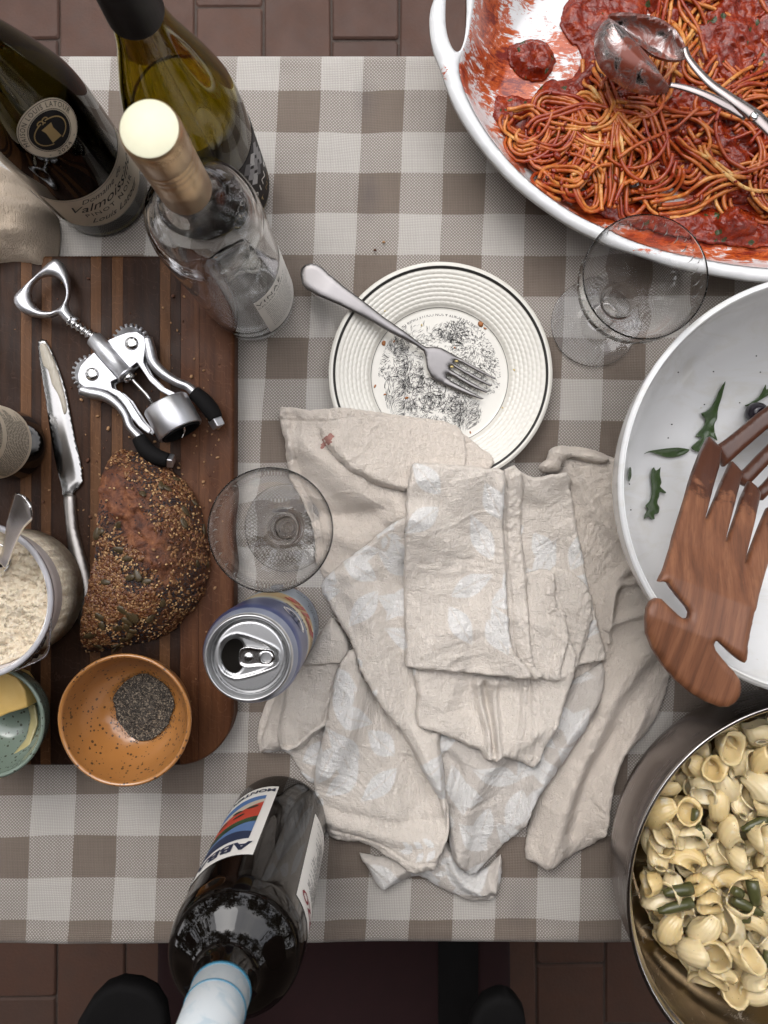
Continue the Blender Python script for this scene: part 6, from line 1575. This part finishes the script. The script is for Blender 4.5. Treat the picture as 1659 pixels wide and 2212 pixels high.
def bundle(pts, k):
    for q in range(k):
        off = (q - (k - 1) / 2) * .0035; out = []
        n = len(pts)
        for i in range(n):
            a, b = pts[max(i - 1, 0)], pts[min(i + 1, n - 1)]; dx, dy = b[0] - a[0], b[1] - a[1]; l = math.hypot(dx, dy) + 1e-9
            o_ = off * (1 + .5 * math.sin(i * .13 + q * 2)) + .0012 * math.sin(i * .21 + q)
            out.append([pts[i][0] - dy / l * o_, pts[i][1] + dx / l * o_])
        s0_ = sr.randint(0, 4); out = out[s0_:len(out) - sr.randint(0, 6)]
        if len(out) > 6: add_noodle(lay(out))
for (x, y, a, L, c0_, k) in bundles: bundle(strand(x, y, a, L, c0_, 0), k)
for pts, k in fixed:
    w_ = [tuple(P(px_, py_, .032)[:2]) for px_, py_ in pts]; w_ = [tuple(p) for p in catmull(w_, 12)]; bundle(w_, k)
for i in range(30):
    for _ in range(50):
        x, y = sr.uniform(min(p[0] for p in regW), max(p[0] for p in regW)), sr.uniform(min(p[1] for p in regW), max(p[1] for p in regW))
        if inreg(x, y): break
    bundle(strand(x, y, sr.uniform(0, 6.28), sr.uniform(.05, .14), sr.uniform(-80, 80), 0), 1)
print('noodles', made)
mb = MB(); keys = list(hmS.items())
for i in range(420):
    (kx, ky), zz = sr.choice(keys); x, y = (kx + .5) * .0034 + sr.uniform(-.0015, .0015), (ky + .5) * .0034 + sr.uniform(-.0015, .0015)
    if float(fbm(np.array([x]), np.array([y]), s=28, o=2, seed=71)[0]) < -.05: continue
    s_ = abs(sr.gauss(0, .0011)) + .0005; Vq, Fq = seed_geo(s_ * sr.uniform(1, 1.8), s_, s_ * .7, 6, 3); rot = Matrix.Rotation(sr.uniform(0, 6), 3, 'Z') @ Matrix.Rotation(sr.gauss(0, .4), 3, 'X')
    mb.add([tuple(rot @ Vector(v) * (1 + .25 * math.sin(v[0] * 4e3 + i)) + Vector((x, y, zz + .0006))) for v in Vq], Fq)
tag(mb.build('tomato_bits', M_sauce), 'small bits of tomato clinging to the spaghetti strands', kind='stuff')
# pasta serving tongs made of two spoons
M_tong = steel('tongs_steel', (.30, .26, .25), .18, amt=.14)
m = NT('saucy_steel'); ps = m.n('NewGeometry').outputs['Position']; fq = m.ramp(m.noise(60, 6, .65, ps, dist=1.0), [(.42, 0.0), (.56, 1.0)])
m.set(base=m.mix(fq, (.34, .30, .29), (.16, .035, .018)), metal=m.math('SUBTRACT', 1.0, m.math('MULTIPLY', fq, .8)), rough=m.math('ADD', .16, m.math('MULTIPLY', fq, .15)), normal=m.bump(fq, .3, .0006)); M_tongs = m.m
def spoon_bowl(outl, zc_, depth, up, parent, name, mt):
    o = [tuple(p) for p in catmull(outl, 5, True)]
    sg = 1 if up else -1
    L_ = .012
    zf = lambda x, y: zc_ + sg * depth * np.sqrt(np.clip(1 - (1 - np.clip(dseg(x, y, o, True) / .020, 0, 1)) ** 2, 0, 1))
    V, F = slab(o, .0018, zf, lambda x, y: zf(x, y) - .0011); return mk(name, V, F, mt, parent)
tg = thing('serving_tongs', 'steel spaghetti tongs with two spoon ends resting in the pasta', 'tongs', tuple(P(1450, 190, .05)))
T1 = [tuple(P(*Z5(x, y), .068)[:2]) for x, y in ((938, 68), (900, 110), (888, 165), (892, 220), (925, 290), (985, 345), (1060, 385), (1140, 402), (1195, 398), (1228, 385), (1205, 350), (1165, 290), (1110, 220), (1050, 150), (990, 95))]
T2 = [tuple(P(*Z5(x, y), .060)[:2]) for x, y in ((942, 62), (1010, 48), (1090, 55), (1165, 72), (1225, 105), (1265, 150), (1290, 195), (1300, 240), (1280, 262), (1220, 262), (1150, 240), (1080, 190), (1010, 130))]
M_tongd = simple('sauce_film', (.10, .025, .015), .25)
spoon_bowl(T2, .058, .012, False, tg, 'far_spoon_bowl', M_tongs)
spoon_bowl(T1, .060, .017, True, tg, 'near_spoon_bowl', M_tongs)
def strap(pts, wd, th, mt, name):
    c_ = [tuple(p) for p in catmull([tuple(P(*Z5(x, y), z)) for x, y, z in pts], 6)]
    V, F = tube(c_, [float(v) for v in np.interp(np.linspace(0, len(wd) - 1, len(c_)), range(len(wd)), wd)], 10, flat=th, up=(0, 0, 1)); return mk(name, V, F, mt, tg)
strap([(1215, 382, .062), (1290, 398, .064), (1380, 430, .067), (1470, 475, .069), (1560, 530, .070)], [.0022, .0028, .0034, .0040, .0030], .45, M_tong, 'near_arm')
strap([(1285, 215, .060), (1300, 260, .061), (1345, 320, .063), (1410, 385, .066), (1500, 450, .070), (1600, 522, .073), (1680, 600, .076), (1760, 690, .078)], [.0024, .0028, .0032, .0036, .0042, .0056, .0048, .0046], .45, M_tong, 'far_arm')
strap([(1560, 500, .066), (1620, 545, .068), (1700, 590, .070), (1800, 640, .072)], [.0030, .0040, .0040, .0040], .45, M_tong, 'lower_arm')
pv = P(*Z5(1600, 520), .0775); mk('pivot', *capped([(.0030, pv.z - .004), (.0030, pv.z), (.0022, pv.z + .0006), (.0004, pv.z + .0007)], pv.x, pv.y, 20), M_chrome, tg)

# ============================================================ SALAD BOWL
sx_, sy__, sR, sH = (1797 - 829.5) / 3074, (1116 - 1049) / 3074, .1503, .12
sb = thing('salad_bowl', 'large white salad bowl with a few rocket leaves left inside', 'salad bowl', (sx_, sy__, 0))
so = smooth_prof([(.060, 0), (.066, .0015), (.090, .012), (.118, .035), (.137, .065), (.1465, .095), (sR - .0006, .117), (sR, .1192)], 5)
si = smooth_prof([(sR - .0022, sH), (sR - .0045, .1192), (.1425, .095), (.1330, .066), (.1140, .038), (.086, .017), (.058, .0085), (.03, .0065), (.0005, .006)], 5)
m = NT('dressed_porcelain'); ps = m.n('NewGeometry').outputs['Position']; mpb = m.n('Mapping'); mpb.inputs['Rotation'].default_value = (0, 0, -.5); mpb.inputs['Scale'].default_value = (1, 3.2, 1); m.l(ps, mpb.inputs[0])
fq = m.ramp(m.noise(16, 6, .62, mpb.outputs[0], dist=1.0), [(.50, 0.0), (.64, 1.0)]); dr = m.ramp(m.voro(95, ps), [(.05, 1.0), (.09, 0.0)]); dr = m.math('MULTIPLY', dr, m.math('GREATER_THAN', m.noise(22, 2, vec=ps), .58))
c = m.mix(m.math('MULTIPLY', fq, .22), (.70, .70, .695), (.52, .47, .34)); c = m.mix(m.math('MULTIPLY', dr, .35), c, (.50, .46, .28))
m.set(base=c, rough=m.math('ADD', .13, m.math('MULTIPLY', m.math('SUBTRACT', 1.0, fq), .12)), coat=.3, coatr=.06, normal=m.bump(m.math('ADD', dr, m.math('MULTIPLY', fq, .25)), .35, .0006)); M_bowlw = m.m
V, F = lathe([(.0005, .002), (.056, .002)] + so + si, sx_, sy__, 160); mk('bowl', V, F, M_bowlw, sb)
def sbz(x, y): return np.interp(np.hypot(x - sx_, y - sy__), [p[0] for p in reversed(si)], [p[1] for p in reversed(si)])
# unproject onto the bowl surface
def onbowl(px_, py_):
    z = .02
    for _ in range(12):
        p = P(px_, py_, z); z = float(sbz(np.array(p.x), np.array(p.y)))
    return P(px_, py_, z)
m = NT('rocket_leaf'); ps = m.n('NewGeometry').outputs['Position']; m.set(base=m.mix(m.noise(140, 3, vec=ps), (.020, .045, .012), (.05, .085, .025)), rough=.35, coat=.2, normal=m.bump(m.noise(260, 3, vec=ps), .4, .001)); M_rocket = m.m
def leafm(name, pts, label, f=ZR, mid=None):
    o = [tuple(onbowl(*f(x, y))[:2]) for x, y in pts]; o = [tuple(p) for p in catmull(o, 3, True)]
    zt = lambda x, y: sbz(x, y) + .0014 + .0018 * np.abs(fbm(x, y, s=90, o=2, seed=5)) + .0012 * sstep(.004, 0, dseg(x, y, o, True))
    V, F = slab(o, .0012, zt, lambda x, y: zt(x, y) - .0006); q = tag(mk(name, V, F, M_rocket), label, 'leaf'); return q
leafm('rocket_leaf', [(825, 315), (800, 350), (775, 400), (745, 455), (715, 480), (690, 490), (695, 505), (715, 530), (700, 565), (670, 600), (662, 620), (690, 625), (650, 660), (636, 680), (660, 700), (690, 702), (705, 685), (720, 640), (735, 615), (765, 632), (778, 640), (765, 595), (762, 550), (778, 520), (785, 460), (805, 395)], 'long lobed rocket leaf running from the upper bowl to the tip of the wooden fork')
leafm('rocket_leaf', [(375, 715), (400, 700), (440, 692), (500, 684), (560, 680), (610, 686), (625, 695), (600, 715), (550, 732), (500, 733), (450, 718), (405, 706)], 'smooth narrow leaf lying flat in the salad bowl')
leafm('rocket_leaf', [(428, 788), (440, 805), (455, 800), (468, 788), (462, 825), (465, 850), (470, 875), (465, 895), (495, 925), (485, 932), (460, 925), (458, 950), (448, 985), (460, 1010), (455, 1040), (432, 1050), (435, 1072), (415, 1075), (400, 1060), (375, 1072), (380, 1045), (395, 1020), (382, 1000), (405, 975), (415, 950), (418, 900), (412, 830)], 'serrated rocket leaf lowest in the salad bowl')
leafm('rocket_leaf', [(296, 788), (305, 800), (305, 840), (292, 868), (289, 830)], 'small piece of leaf stuck just inside the bowl rim')
leafm('rocket_leaf', [(930, 448), (960, 432), (1000, 405), (1020, 380), (1040, 340), (1045, 335), (1048, 360), (1070, 350), (1110, 340), (1110, 380), (1067, 388), (1020, 415), (975, 440), (945, 452)], 'rocket leaf resting against the black olive')
ol = onbowl(*ZR(975, 495)); q = lathe([(.0004, -.0088), (.004, -.0082), (.0078, -.005), (.0092, 0), (.0080, .0048), (.0045, .0080), (.0020, .0083), (.0004, .0078)], ol.x, ol.y, 32, z0=ol.z + .0092)
tag(mk('olive', *q, simple('black_olive', (.012, .008, .014), .18)), 'single black olive beside the wooden salad fork', 'olive')
mb = MB()
for (x, y) in ((715, 440), (765, 258), (570, 262), (910, 430), (535, 550), (515, 625), (300, 880), (308, 1022), (1024, 262), (1002, 172)):
    p = onbowl(*ZR(x, y)); Vq, Fq = seed_geo(.0007, .0006, .0004, 5, 2); mb.add([(a + p.x, b + p.y, c_ + p.z + .0004) for a, b, c_ in Vq], Fq)
tag(mb.build('pepper_specks', M_ink), 'tiny dark pepper specks on the inside of the salad bowl', kind='stuff')
# wooden salad hands
M_teak = wood('walnut_server_wood', (.095, .034, .016), (.20, .082, .040), (.31, .145, .078), (70, 70, 30), .45, scratch=False)
mt = NT('oiled_server_wood'); 
def server_mat():
    m = NT('server_wood'); ps = m.n('NewGeometry').outputs['Position']; mp = m.n('Mapping'); mp.inputs['Rotation'].default_value = (0, 0, R_(17)); m.l(ps, mp.inputs[0])
    mp2 = m.n('Mapping'); mp2.inputs['Scale'].default_value = (150, 7, 30); m.l(mp.outputs[0], mp2.inputs[0]); g = m.noise(1.0, 5, .6, mp2.outputs[0], dist=.2)
    mp3 = m.n('Mapping'); mp3.inputs['Scale'].default_value = (900, 50, 100); m.l(mp.outputs[0], mp3.inputs[0]); g2 = m.noise(1.0, 3, .6, mp3.outputs[0])
    c = m.ramp(g, [(.25, (.085, .030, .013)), (.5, (.18, .068, .030)), (.75, (.27, .115, .054))]); c = m.mix(m.math('MULTIPLY', m.ramp(g2, [(.5, 0.0), (.75, 1.0)]), .5), c, (.06, .02, .01))
    wet = m.attr('wet'); e = m.math('ADD', wet, m.math('MULTIPLY', m.math('SUBTRACT', m.noise(90, 5, .65, ps), .5), .9)); wm = m.math('MULTIPLY', m.math('SUBTRACT', e, .45), 9.0, clamp=True)
    c = m.mix(m.math('MULTIPLY', wm, .82), c, (.050, .015, .008)); m.set(base=c, rough=m.math('SUBTRACT', .50, m.math('MULTIPLY', wm, .22)), normal=m.bump(g2, .2, .0005)); return m.m
M_serv = server_mat()
s1 = [(735, 618), (770, 650), (808, 682), (800, 740), (790, 790), (770, 850), (745, 930), (720, 1010), (705, 1060), (706, 1082), (722, 1068), (742, 1020), (775, 950), (805, 880), (835, 820), (868, 752), (895, 780), (926, 815), (905, 890), (880, 980), (850, 1080), (825, 1170), (822, 1205), (838, 1195), (860, 1130), (890, 1050), (925, 950), (968, 862), (1000, 890), (1027, 930), (1010, 1000), (985, 1100), (955, 1210), (935, 1290), (932, 1325), (948, 1310), (980, 1220), (1020, 1120), (1067, 1015), (1110, 990), (1140, 1040), (1120, 1120), (1090, 1220), (1067, 1300), (1040, 1385), (1012, 1490), (990, 1590), (968, 1700), (955, 1780), (945, 1850), (932, 1868), (905, 1850), (870, 1820), (835, 1785), (800, 1752), (778, 1748), (770, 1768), (780, 1800), (830, 1865), (880, 1920), (905, 1960), (912, 2000), (905, 2045), (880, 2085), (845, 2108), (800, 2112), (720, 2082), (640, 2035), (560, 1965), (490, 1885), (430, 1790), (395, 1705), (382, 1620), (385, 1565), (405, 1525), (435, 1508), (462, 1510), (500, 1545), (560, 1600), (600, 1628), (628, 1622), (632, 1590), (615, 1560), (570, 1510), (520, 1455), (490, 1420), (460, 1412), (436, 1415), (442, 1380), (470, 1300), (500, 1225), (545, 1090), (590, 960), (640, 815), (690, 700)]
tip_, end_ = P(*ZR(735, 650), .05), P(*ZR(700, 2000), .128)
axs = Vector((end_.x - tip_.x, end_.y - tip_.y)); Lx = axs.length; axs.normalize()
def along(px_, py_): 
    return max(0, min(1, ((px_ - 900) * -.20 + (py_ - 650) * .98) / 1380))
zpf = lambda t: np.interp(t, [0, .25, .5, .64, .8, 1.0], [.040, .066, .098, .122, .130, .126])
pts = [P(*ZR(x, y), float(zpf(along(x, y)))) for x, y in s1]
op = [tuple(p[:2]) for p in pts]
def tz(x, y): 
    p0_ = P(*ZR(900, 650), .040); p1_ = P(*ZR(650, 2030), .126); vx, vy = p1_.x - p0_.x, p1_.y - p0_.y; L = vx * vx + vy * vy
    return np.clip(((x - p0_.x) * vx + (y - p0_.y) * vy) / L, -.1, 1.1)
def zt1(x, y):
    t = tz(x, y); p0_ = P(*ZR(735, 700), .045); p1_ = P(*ZR(600, 1700), .125)
    cx_ = P(*ZR(900, 800), .05); dsx = x - (cx_.x + (P(*ZR(640, 1900), .127).x - cx_.x) * t)
    return zpf(t) + .10 * dsx ** 2 / .05 + .0022 * np.sqrt(np.clip(dseg(x, y, op, True) / .004, 0, 1))
V, F = slab(op, .0022, zt1, lambda x, y: zt1(x, y) - .0068)
sv = mk('salad_fork', V, F, M_serv); bevel(sv, .0012, 2, 50); tag(sv, 'walnut salad hand with four prongs hooked over the bowl rim', 'salad server')
wv = np.array(V); attr(sv, 'wet', 1.05 - tz(wv[:, 0], wv[:, 1]) * 2.1)
for k, t2 in enumerate(([(1300, 330), (1180, 400), (1067, 475), (960, 560), (880, 620), (800, 672), (815, 712), (858, 782), (910, 740), (980, 680), (1067, 610), (1130, 560), (1180, 560), (1150, 640), (1067, 715), (990, 790), (920, 848), (960, 872), (1000, 892), (1067, 830), (1140, 760), (1210, 720), (1180, 800), (1110, 870), (1040, 930), (1067, 960), (1100, 970), (1200, 880), (1300, 800), (1420, 700), (1560, 560), (1500, 380)],)):
    pts = [tuple(P(*ZR(x, y), float(np.interp(x, [800, 1500], [.034, .085])))[:2]) for x, y in t2]
    o2 = pts
    xa = P(*ZR(800, 700), .034).x; zt2 = lambda x, y: .034 + np.clip((x - xa), 0, 1) * .42 + .0018 * np.sqrt(np.clip(dseg(x, y, o2, True) / .004, 0, 1)) - .009
    V, F = slab(o2, .0022, zt2, lambda x, y: zt2(x, y) - .006)
    sv = mk('salad_fork', V, F, M_serv); bevel(sv, .0012, 2, 50); attr(sv, 'wet', np.full(len(V), .95)); tag(sv, 'darker oily walnut salad hand lying deep in the bowl beyond the hooked one', 'salad server')

# ============================================================ STEEL POT WITH SHELL PASTA
pX, pY, pRr, pH = 954 / 2964, (1116 - 1940) / 2964, .1452, .100
pot = thing('steel_pot', 'round stainless steel pot of creamy shell pasta with asparagus', 'pot', (pX, pY, 0))
po_ = smooth_prof([(.108, 0), (.118, .003), (.1300, .014), (.1375, .032), (.1395, .055), (.1398, .078), (.1392, .084)], 5)
pi_ = smooth_prof([(.1385, .090), (.1375, .080), (.1372, .056), (.1352, .034), (.128, .018), (.115, .008), (.10, .0045), (.0005, .004)], 5)
rim_ = [(.1400, .0850), (.1418, .0858), (.1428, .0890), (.1432, .0950), (.1445, .0990), (.1462, .1003), (.1470, .0992), (.1466, .0975), (.1450, .0968)]
rimp = [(.1392, .084), (.1404, .0862), (.1408, .0950), (.1425, .0992), (.1448, .1004), (.1466, .0996), (.1462, .0982), (.1442, .0985), (.1430, .0975), (.1400, .0975), (.1392, .0960), (.1388, .092), (.1385, .090)]
M_pot = steel('pot_steel', (.30, .27, .26), .20, amt=.12, streak=(4, 4, 300)); M_potin = NT('pot_inside'); ps = M_potin.n('NewGeometry').outputs['Position']
mp = M_potin.n('Mapping'); mp.inputs['Rotation'].default_value = (0, 0, .9); mp.inputs['Scale'].default_value = (1, 5, 1); M_potin.l(ps, mp.inputs[0]); rs_ = M_potin.noise(38, 5, .7, mp.outputs[0], dist=.6)
res = M_potin.ramp(rs_, [(.60, 0.0), (.72, .75)])
M_potin.set(base=M_potin.mix(res, (.40, .345, .27), (.60, .54, .44)), metal=M_potin.math('SUBTRACT', 1.0, res), rough=M_potin.math('ADD', .22, M_potin.math('MULTIPLY', res, .4)), normal=M_potin.bump(rs_, .2, .001)); M_potin = M_potin.m
V, F = lathe([(.0005, .0008)] + po_, pX, pY, 160); mk('pot_wall', V, F, M_pot, pot)
V, F = lathe(pi_, pX, pY, 160); mk('pot_inside', V, F, M_potin, pot)
V, F = lathe([(.1392, .084), (.1404, .0862), (.1410, .0950), (.1430, .0992), (.1448, .1004), (.1456, .0996), (.1452, .0982), (.1438, .0975), (.1425, .0940), (.1424, .0870), (.1405, .0838)], pX, pY, 160, close=True); 
V, F = lathe([(.1392, .0838), (.1402, .0870), (.1408, .0945), (.1424, .0990), (.1445, .1004), (.1456, .0998), (.1450, .0984), (.1430, .0972), (.1418, .0940), (.1395, .0925), (.1385, .0895), (.1386, .0850)], pX, pY, 160, close=True); mk('pot_rim', V, F, steel('pot_rim_steel', (.50, .47, .45), .16, amt=.08), pot)
# shells
m = NT('shell_pasta'); ps = m.n('NewGeometry').outputs['Position']; oi = m.n('ObjectInfo').outputs['Random']
c = m.mix(m.noise(130, 4, .6, ps), (.70, .56, .32), (.80, .70, .47)); c = m.mix(m.math('MULTIPLY', oi, .7), c, (.70, .49, .17)); c = m.mix(m.ramp(m.noise(75, 4, .6, ps), [(.60, 0.0), (.70, .7)]), c, (.76, .70, .56))
c = m.mix(m.math('GREATER_THAN', m.noise(560, 2, .5, ps), .735), c, (.10, .06, .03))
m.set(base=c, rough=.33, coat=.2, coatr=.2, normal=m.bump(m.noise(250, 4, .6, ps), .25, .001), sss=.22); m.b.inputs['Subsurface Radius'].default_value = (.005, .003, .001); M_shell = m.m
def shell_mesh(seed):
    rg = random.Random(seed); nu, nv = 42, 12; bend = rg.uniform(1.9, 2.5); Rm = rg.uniform(.0070, .0082); lip = rg.uniform(.0062, .0072); V = []; F = []
    def sec(t, a, thick):
        ph_ = t * bend; c = Vector((Rm * math.cos(ph_), 0, Rm * math.sin(ph_)))
        rad = (lip * (1 - t) ** .55 * 1.0 + .0024) * (1 - .15 * t) - thick; wdt = (lip * 1.18 * (1 - .35 * t) * (1 - max(0, t - .75) * 1.5)) - thick
        flat_ = 1 - .55 * t
        e = Vector((math.cos(ph_), 0, math.sin(ph_)))
        rib = .00024 * math.cos(a * 14) if thick == 0 else 0
        jag = .0009 * math.sin(a * 3 + seed) * (1 - t) if t < .08 else 0
        tang = Vector((-math.sin(ph_), 0, math.cos(ph_)))
        return c + e * (math.cos(a) * (rad * flat_ + rib)) + Vector((0, 1, 0)) * (math.sin(a) * (wdt * .92 + rib)) + tang * jag
    for layer_ in (0, 1):
        th_ = 0 if layer_ == 0 else .0014
        for j in range(nv):
            t = j / (nv - 1) if layer_ == 0 else (nv - 1 - j) / (nv - 1) * 1
            t = j / (nv - 1) if layer_ == 0 else 1 - j / (nv - 1)
            pass
    rows_ = [(j / (nv - 1), 0) for j in range(nv - 1, -1, -1)] + [(j / (nv - 1), .0013) for j in range(nv)]
    for t, th_ in rows_:
        for i in range(nu): V.append(sec(t * .97, 2 * pi * i / nu, min(th_, .0013)))
    for j in range(len(rows_) - 1):
        for i in range(nu): F.append((j * nu + i, j * nu + (i + 1) % nu, (j + 1) * nu + (i + 1) % nu, (j + 1) * nu + i))
    # close the pinched tail
    F.append(tuple(range(nu))); F.append(tuple(reversed(range((len(rows_) - 1) * nu, len(rows_) * nu))))
    c = sum((Vector(v) for v in V), Vector()) / len(V); return [tuple(Vector(v) - c) for v in V], F
protoP = []
tagP = ('creamy shell pasta piece heaped in the steel pot', 'pasta', 'shell pasta pieces in the steel pot')
pr_ = random.Random(12); placed = []
def heap(x, y): # height of the heap, empty at the near left
    q = P(1560, 1960, .05); X_, Y_ = px_of(x, y, .05)
    e = (X_ - 1400) * .52 - (Y_ - 2065) * .86    # positive where pasta lies
    return max(0.0, min(1.0, e / 60 + .15))
def emp(px_, py_): # empty metal at near left
    return py_ > np.interp(px_, [1330, 1400, 1500, 1600, 1659, 1800], [2010, 2045, 2110, 2160, 2180, 2200])
cands = []
for lay_ in range(3):
    step = .0205
    for iy in range(-9, 10):
        for ix in range(-9, 10):
            x = (ix + .5 * (iy % 2)) * step + pr_.uniform(-.004, .004) + lay_ * .004; y = iy * step * .9 + pr_.uniform(-.004, .004) - lay_ * .003
            z = .026 + lay_ * .016 + pr_.uniform(-.003, .003)
            r = math.hypot(x, y); rmax = float(np.interp(z, [.004, .018, .034, .056, .09], [.10, .128, .1352, .1372, .1385])) - .0185
            if r > rmax: continue
            X_, Y_ = px_of(pX + x, pY + y, z)
            if emp(X_, Y_ + lay_ * 16): continue
            if X_ > 1740 or Y_ > 2280: continue
            if lay_ == 0 and not emp(X_, Y_ + 150): continue
            cands.append((x, y, z, X_, Y_))
placed = 0
for (x, y, z, X_, Y_) in cands:
    rot = (pr_.choice([pi, pi, .0, pi / 2]) + pr_.gauss(0, .7), pr_.gauss(0, .7), pr_.uniform(0, 6.28)); s_ = pr_.uniform(1.22, 1.52)
    if len(protoP) < 12:
        V, F = shell_mesh(len(protoP) * 7 + 3); o = mk('shell_pasta', V, F, M_shell, None, org=(0, 0, 0)); protoP.append(o); o.location = (pX + x, pY + y, z); o.rotation_euler = rot; o.scale = (s_,) * 3; tag(o, *tagP)
    else: copyobj(pr_.choice(protoP), (pX + x, pY + y, z), rot, s_)
    placed += 1
print('shells', placed)
# asparagus
m = NT('asparagus_skin'); ps = m.n('NewGeometry').outputs['Position']; m.set(base=m.mix(m.noise(120, 4, vec=ps), (.040, .046, .014), (.11, .105, .038)), rough=.35, coat=.2, normal=m.bump(m.noise(200, 4, vec=ps), .3, .001)); M_asp = m.m
def spear(a, b, z, r, tip, label):
    pa, pb = P(*ZO(*a), z), P(*ZO(*b), z + .002); d = pb - pa; L = d.length; V, F = tube([pa, pa.lerp(pb, .02), pa.lerp(pb, .35), pa.lerp(pb, .7), pa.lerp(pb, .98), pb], [r * .7, r, r * 1.02, r * .96, r * (.75 if not tip else .45), r * (.5 if not tip else .1)], 12)
    o = thing('asparagus_spear', label, 'asparagus', tuple(pa)); mk('stalk', V, F, M_asp, o)
    if tip:
        mb = MB()
        for i in range(14):
            t = .1 + .85 * i / 14; c_ = pa.lerp(pb, t); ang = i * 2.4; sd = d.cross(Vector((0, 0, 1))).normalized(); up_ = Vector((0, 0, 1)); n_ = sd * math.cos(ang) + up_ * abs(math.sin(ang))
            rr_ = r * (1.08 - .55 * t); dn_ = d.normalized(); b0 = c_ + n_ * rr_; q = [b0 - dn_ * .002 + sd * 0, b0 + n_.cross(dn_) * .0016, b0 + dn_ * .0045 + n_ * .0004, b0 - n_.cross(dn_) * .0016, b0 + n_ * .0008]
            mb.add(q, [(0, 1, 4), (1, 2, 4), (2, 3, 4), (3, 0, 4)])
        mb.build('bud_scales', M_asp, o)
spear((745, 1350), (560, 1385), .066, .0046, True, 'dark green asparagus tip lying above another tip in the pot')
spear((748, 1440), (525, 1500), .067, .0040, True, 'green asparagus tip lower of the two pointing left')
spear((765, 960), (805, 1040), .062, .0042, False, 'bright green cut asparagus piece among the upper shells')
spear((775, 850), (760, 960), .061, .0040, False, 'olive green asparagus piece under a shell near the pot rim')
spear((1240, 900), (1055, 985), .062, .0036, True, 'thin dark asparagus tip at the frame side of the pot')
spear((1120, 1300), (1150, 1460), .064, .0048, False, 'thick light green asparagus stalk among the shells')
spear((1000, 1420), (1190, 1520), .064, .0042, True, 'dark asparagus tip crossing beside the thick stalk')
spear((1050, 1390), (1000, 1360), .066, .0040, False, 'short asparagus end beside the thick stalk')
spear((1070, 1500), (1080, 1570), .064, .0048, False, 'stubby asparagus end facing the viewer')
spear((1230, 1750), (1215, 1850), .062, .0040, False, 'asparagus piece at the lower frame edge of the pot')
# cheese grains in the cream
mb = MB()
for i in range(260):
    a = pr_.uniform(0, 6.28); r = pr_.uniform(.02, .128); x, y = pX + r * math.cos(a), pY + r * math.sin(a); X_, Y_ = px_of(x, y, .03)
    if not emp(X_, Y_) or X_ > 1700: continue
    r_ = math.hypot(x - pX, y - pY); z = float(np.interp(r_, [q[0] for q in reversed(pi_)], [q[1] for q in reversed(pi_)])); Vq, Fq = seed_geo(.0008, .0006, .0004, 5, 2); s_ = pr_.uniform(.4, 1.2)
    mb.add([(v[0] * s_ + x, v[1] * s_ + y, v[2] * s_ + z + .0003) for v in Vq], Fq)
if mb.V: tag(mb.build('cheese_grains', M_parm), 'fine cheese residue on the empty part of the pot bottom', kind='stuff')
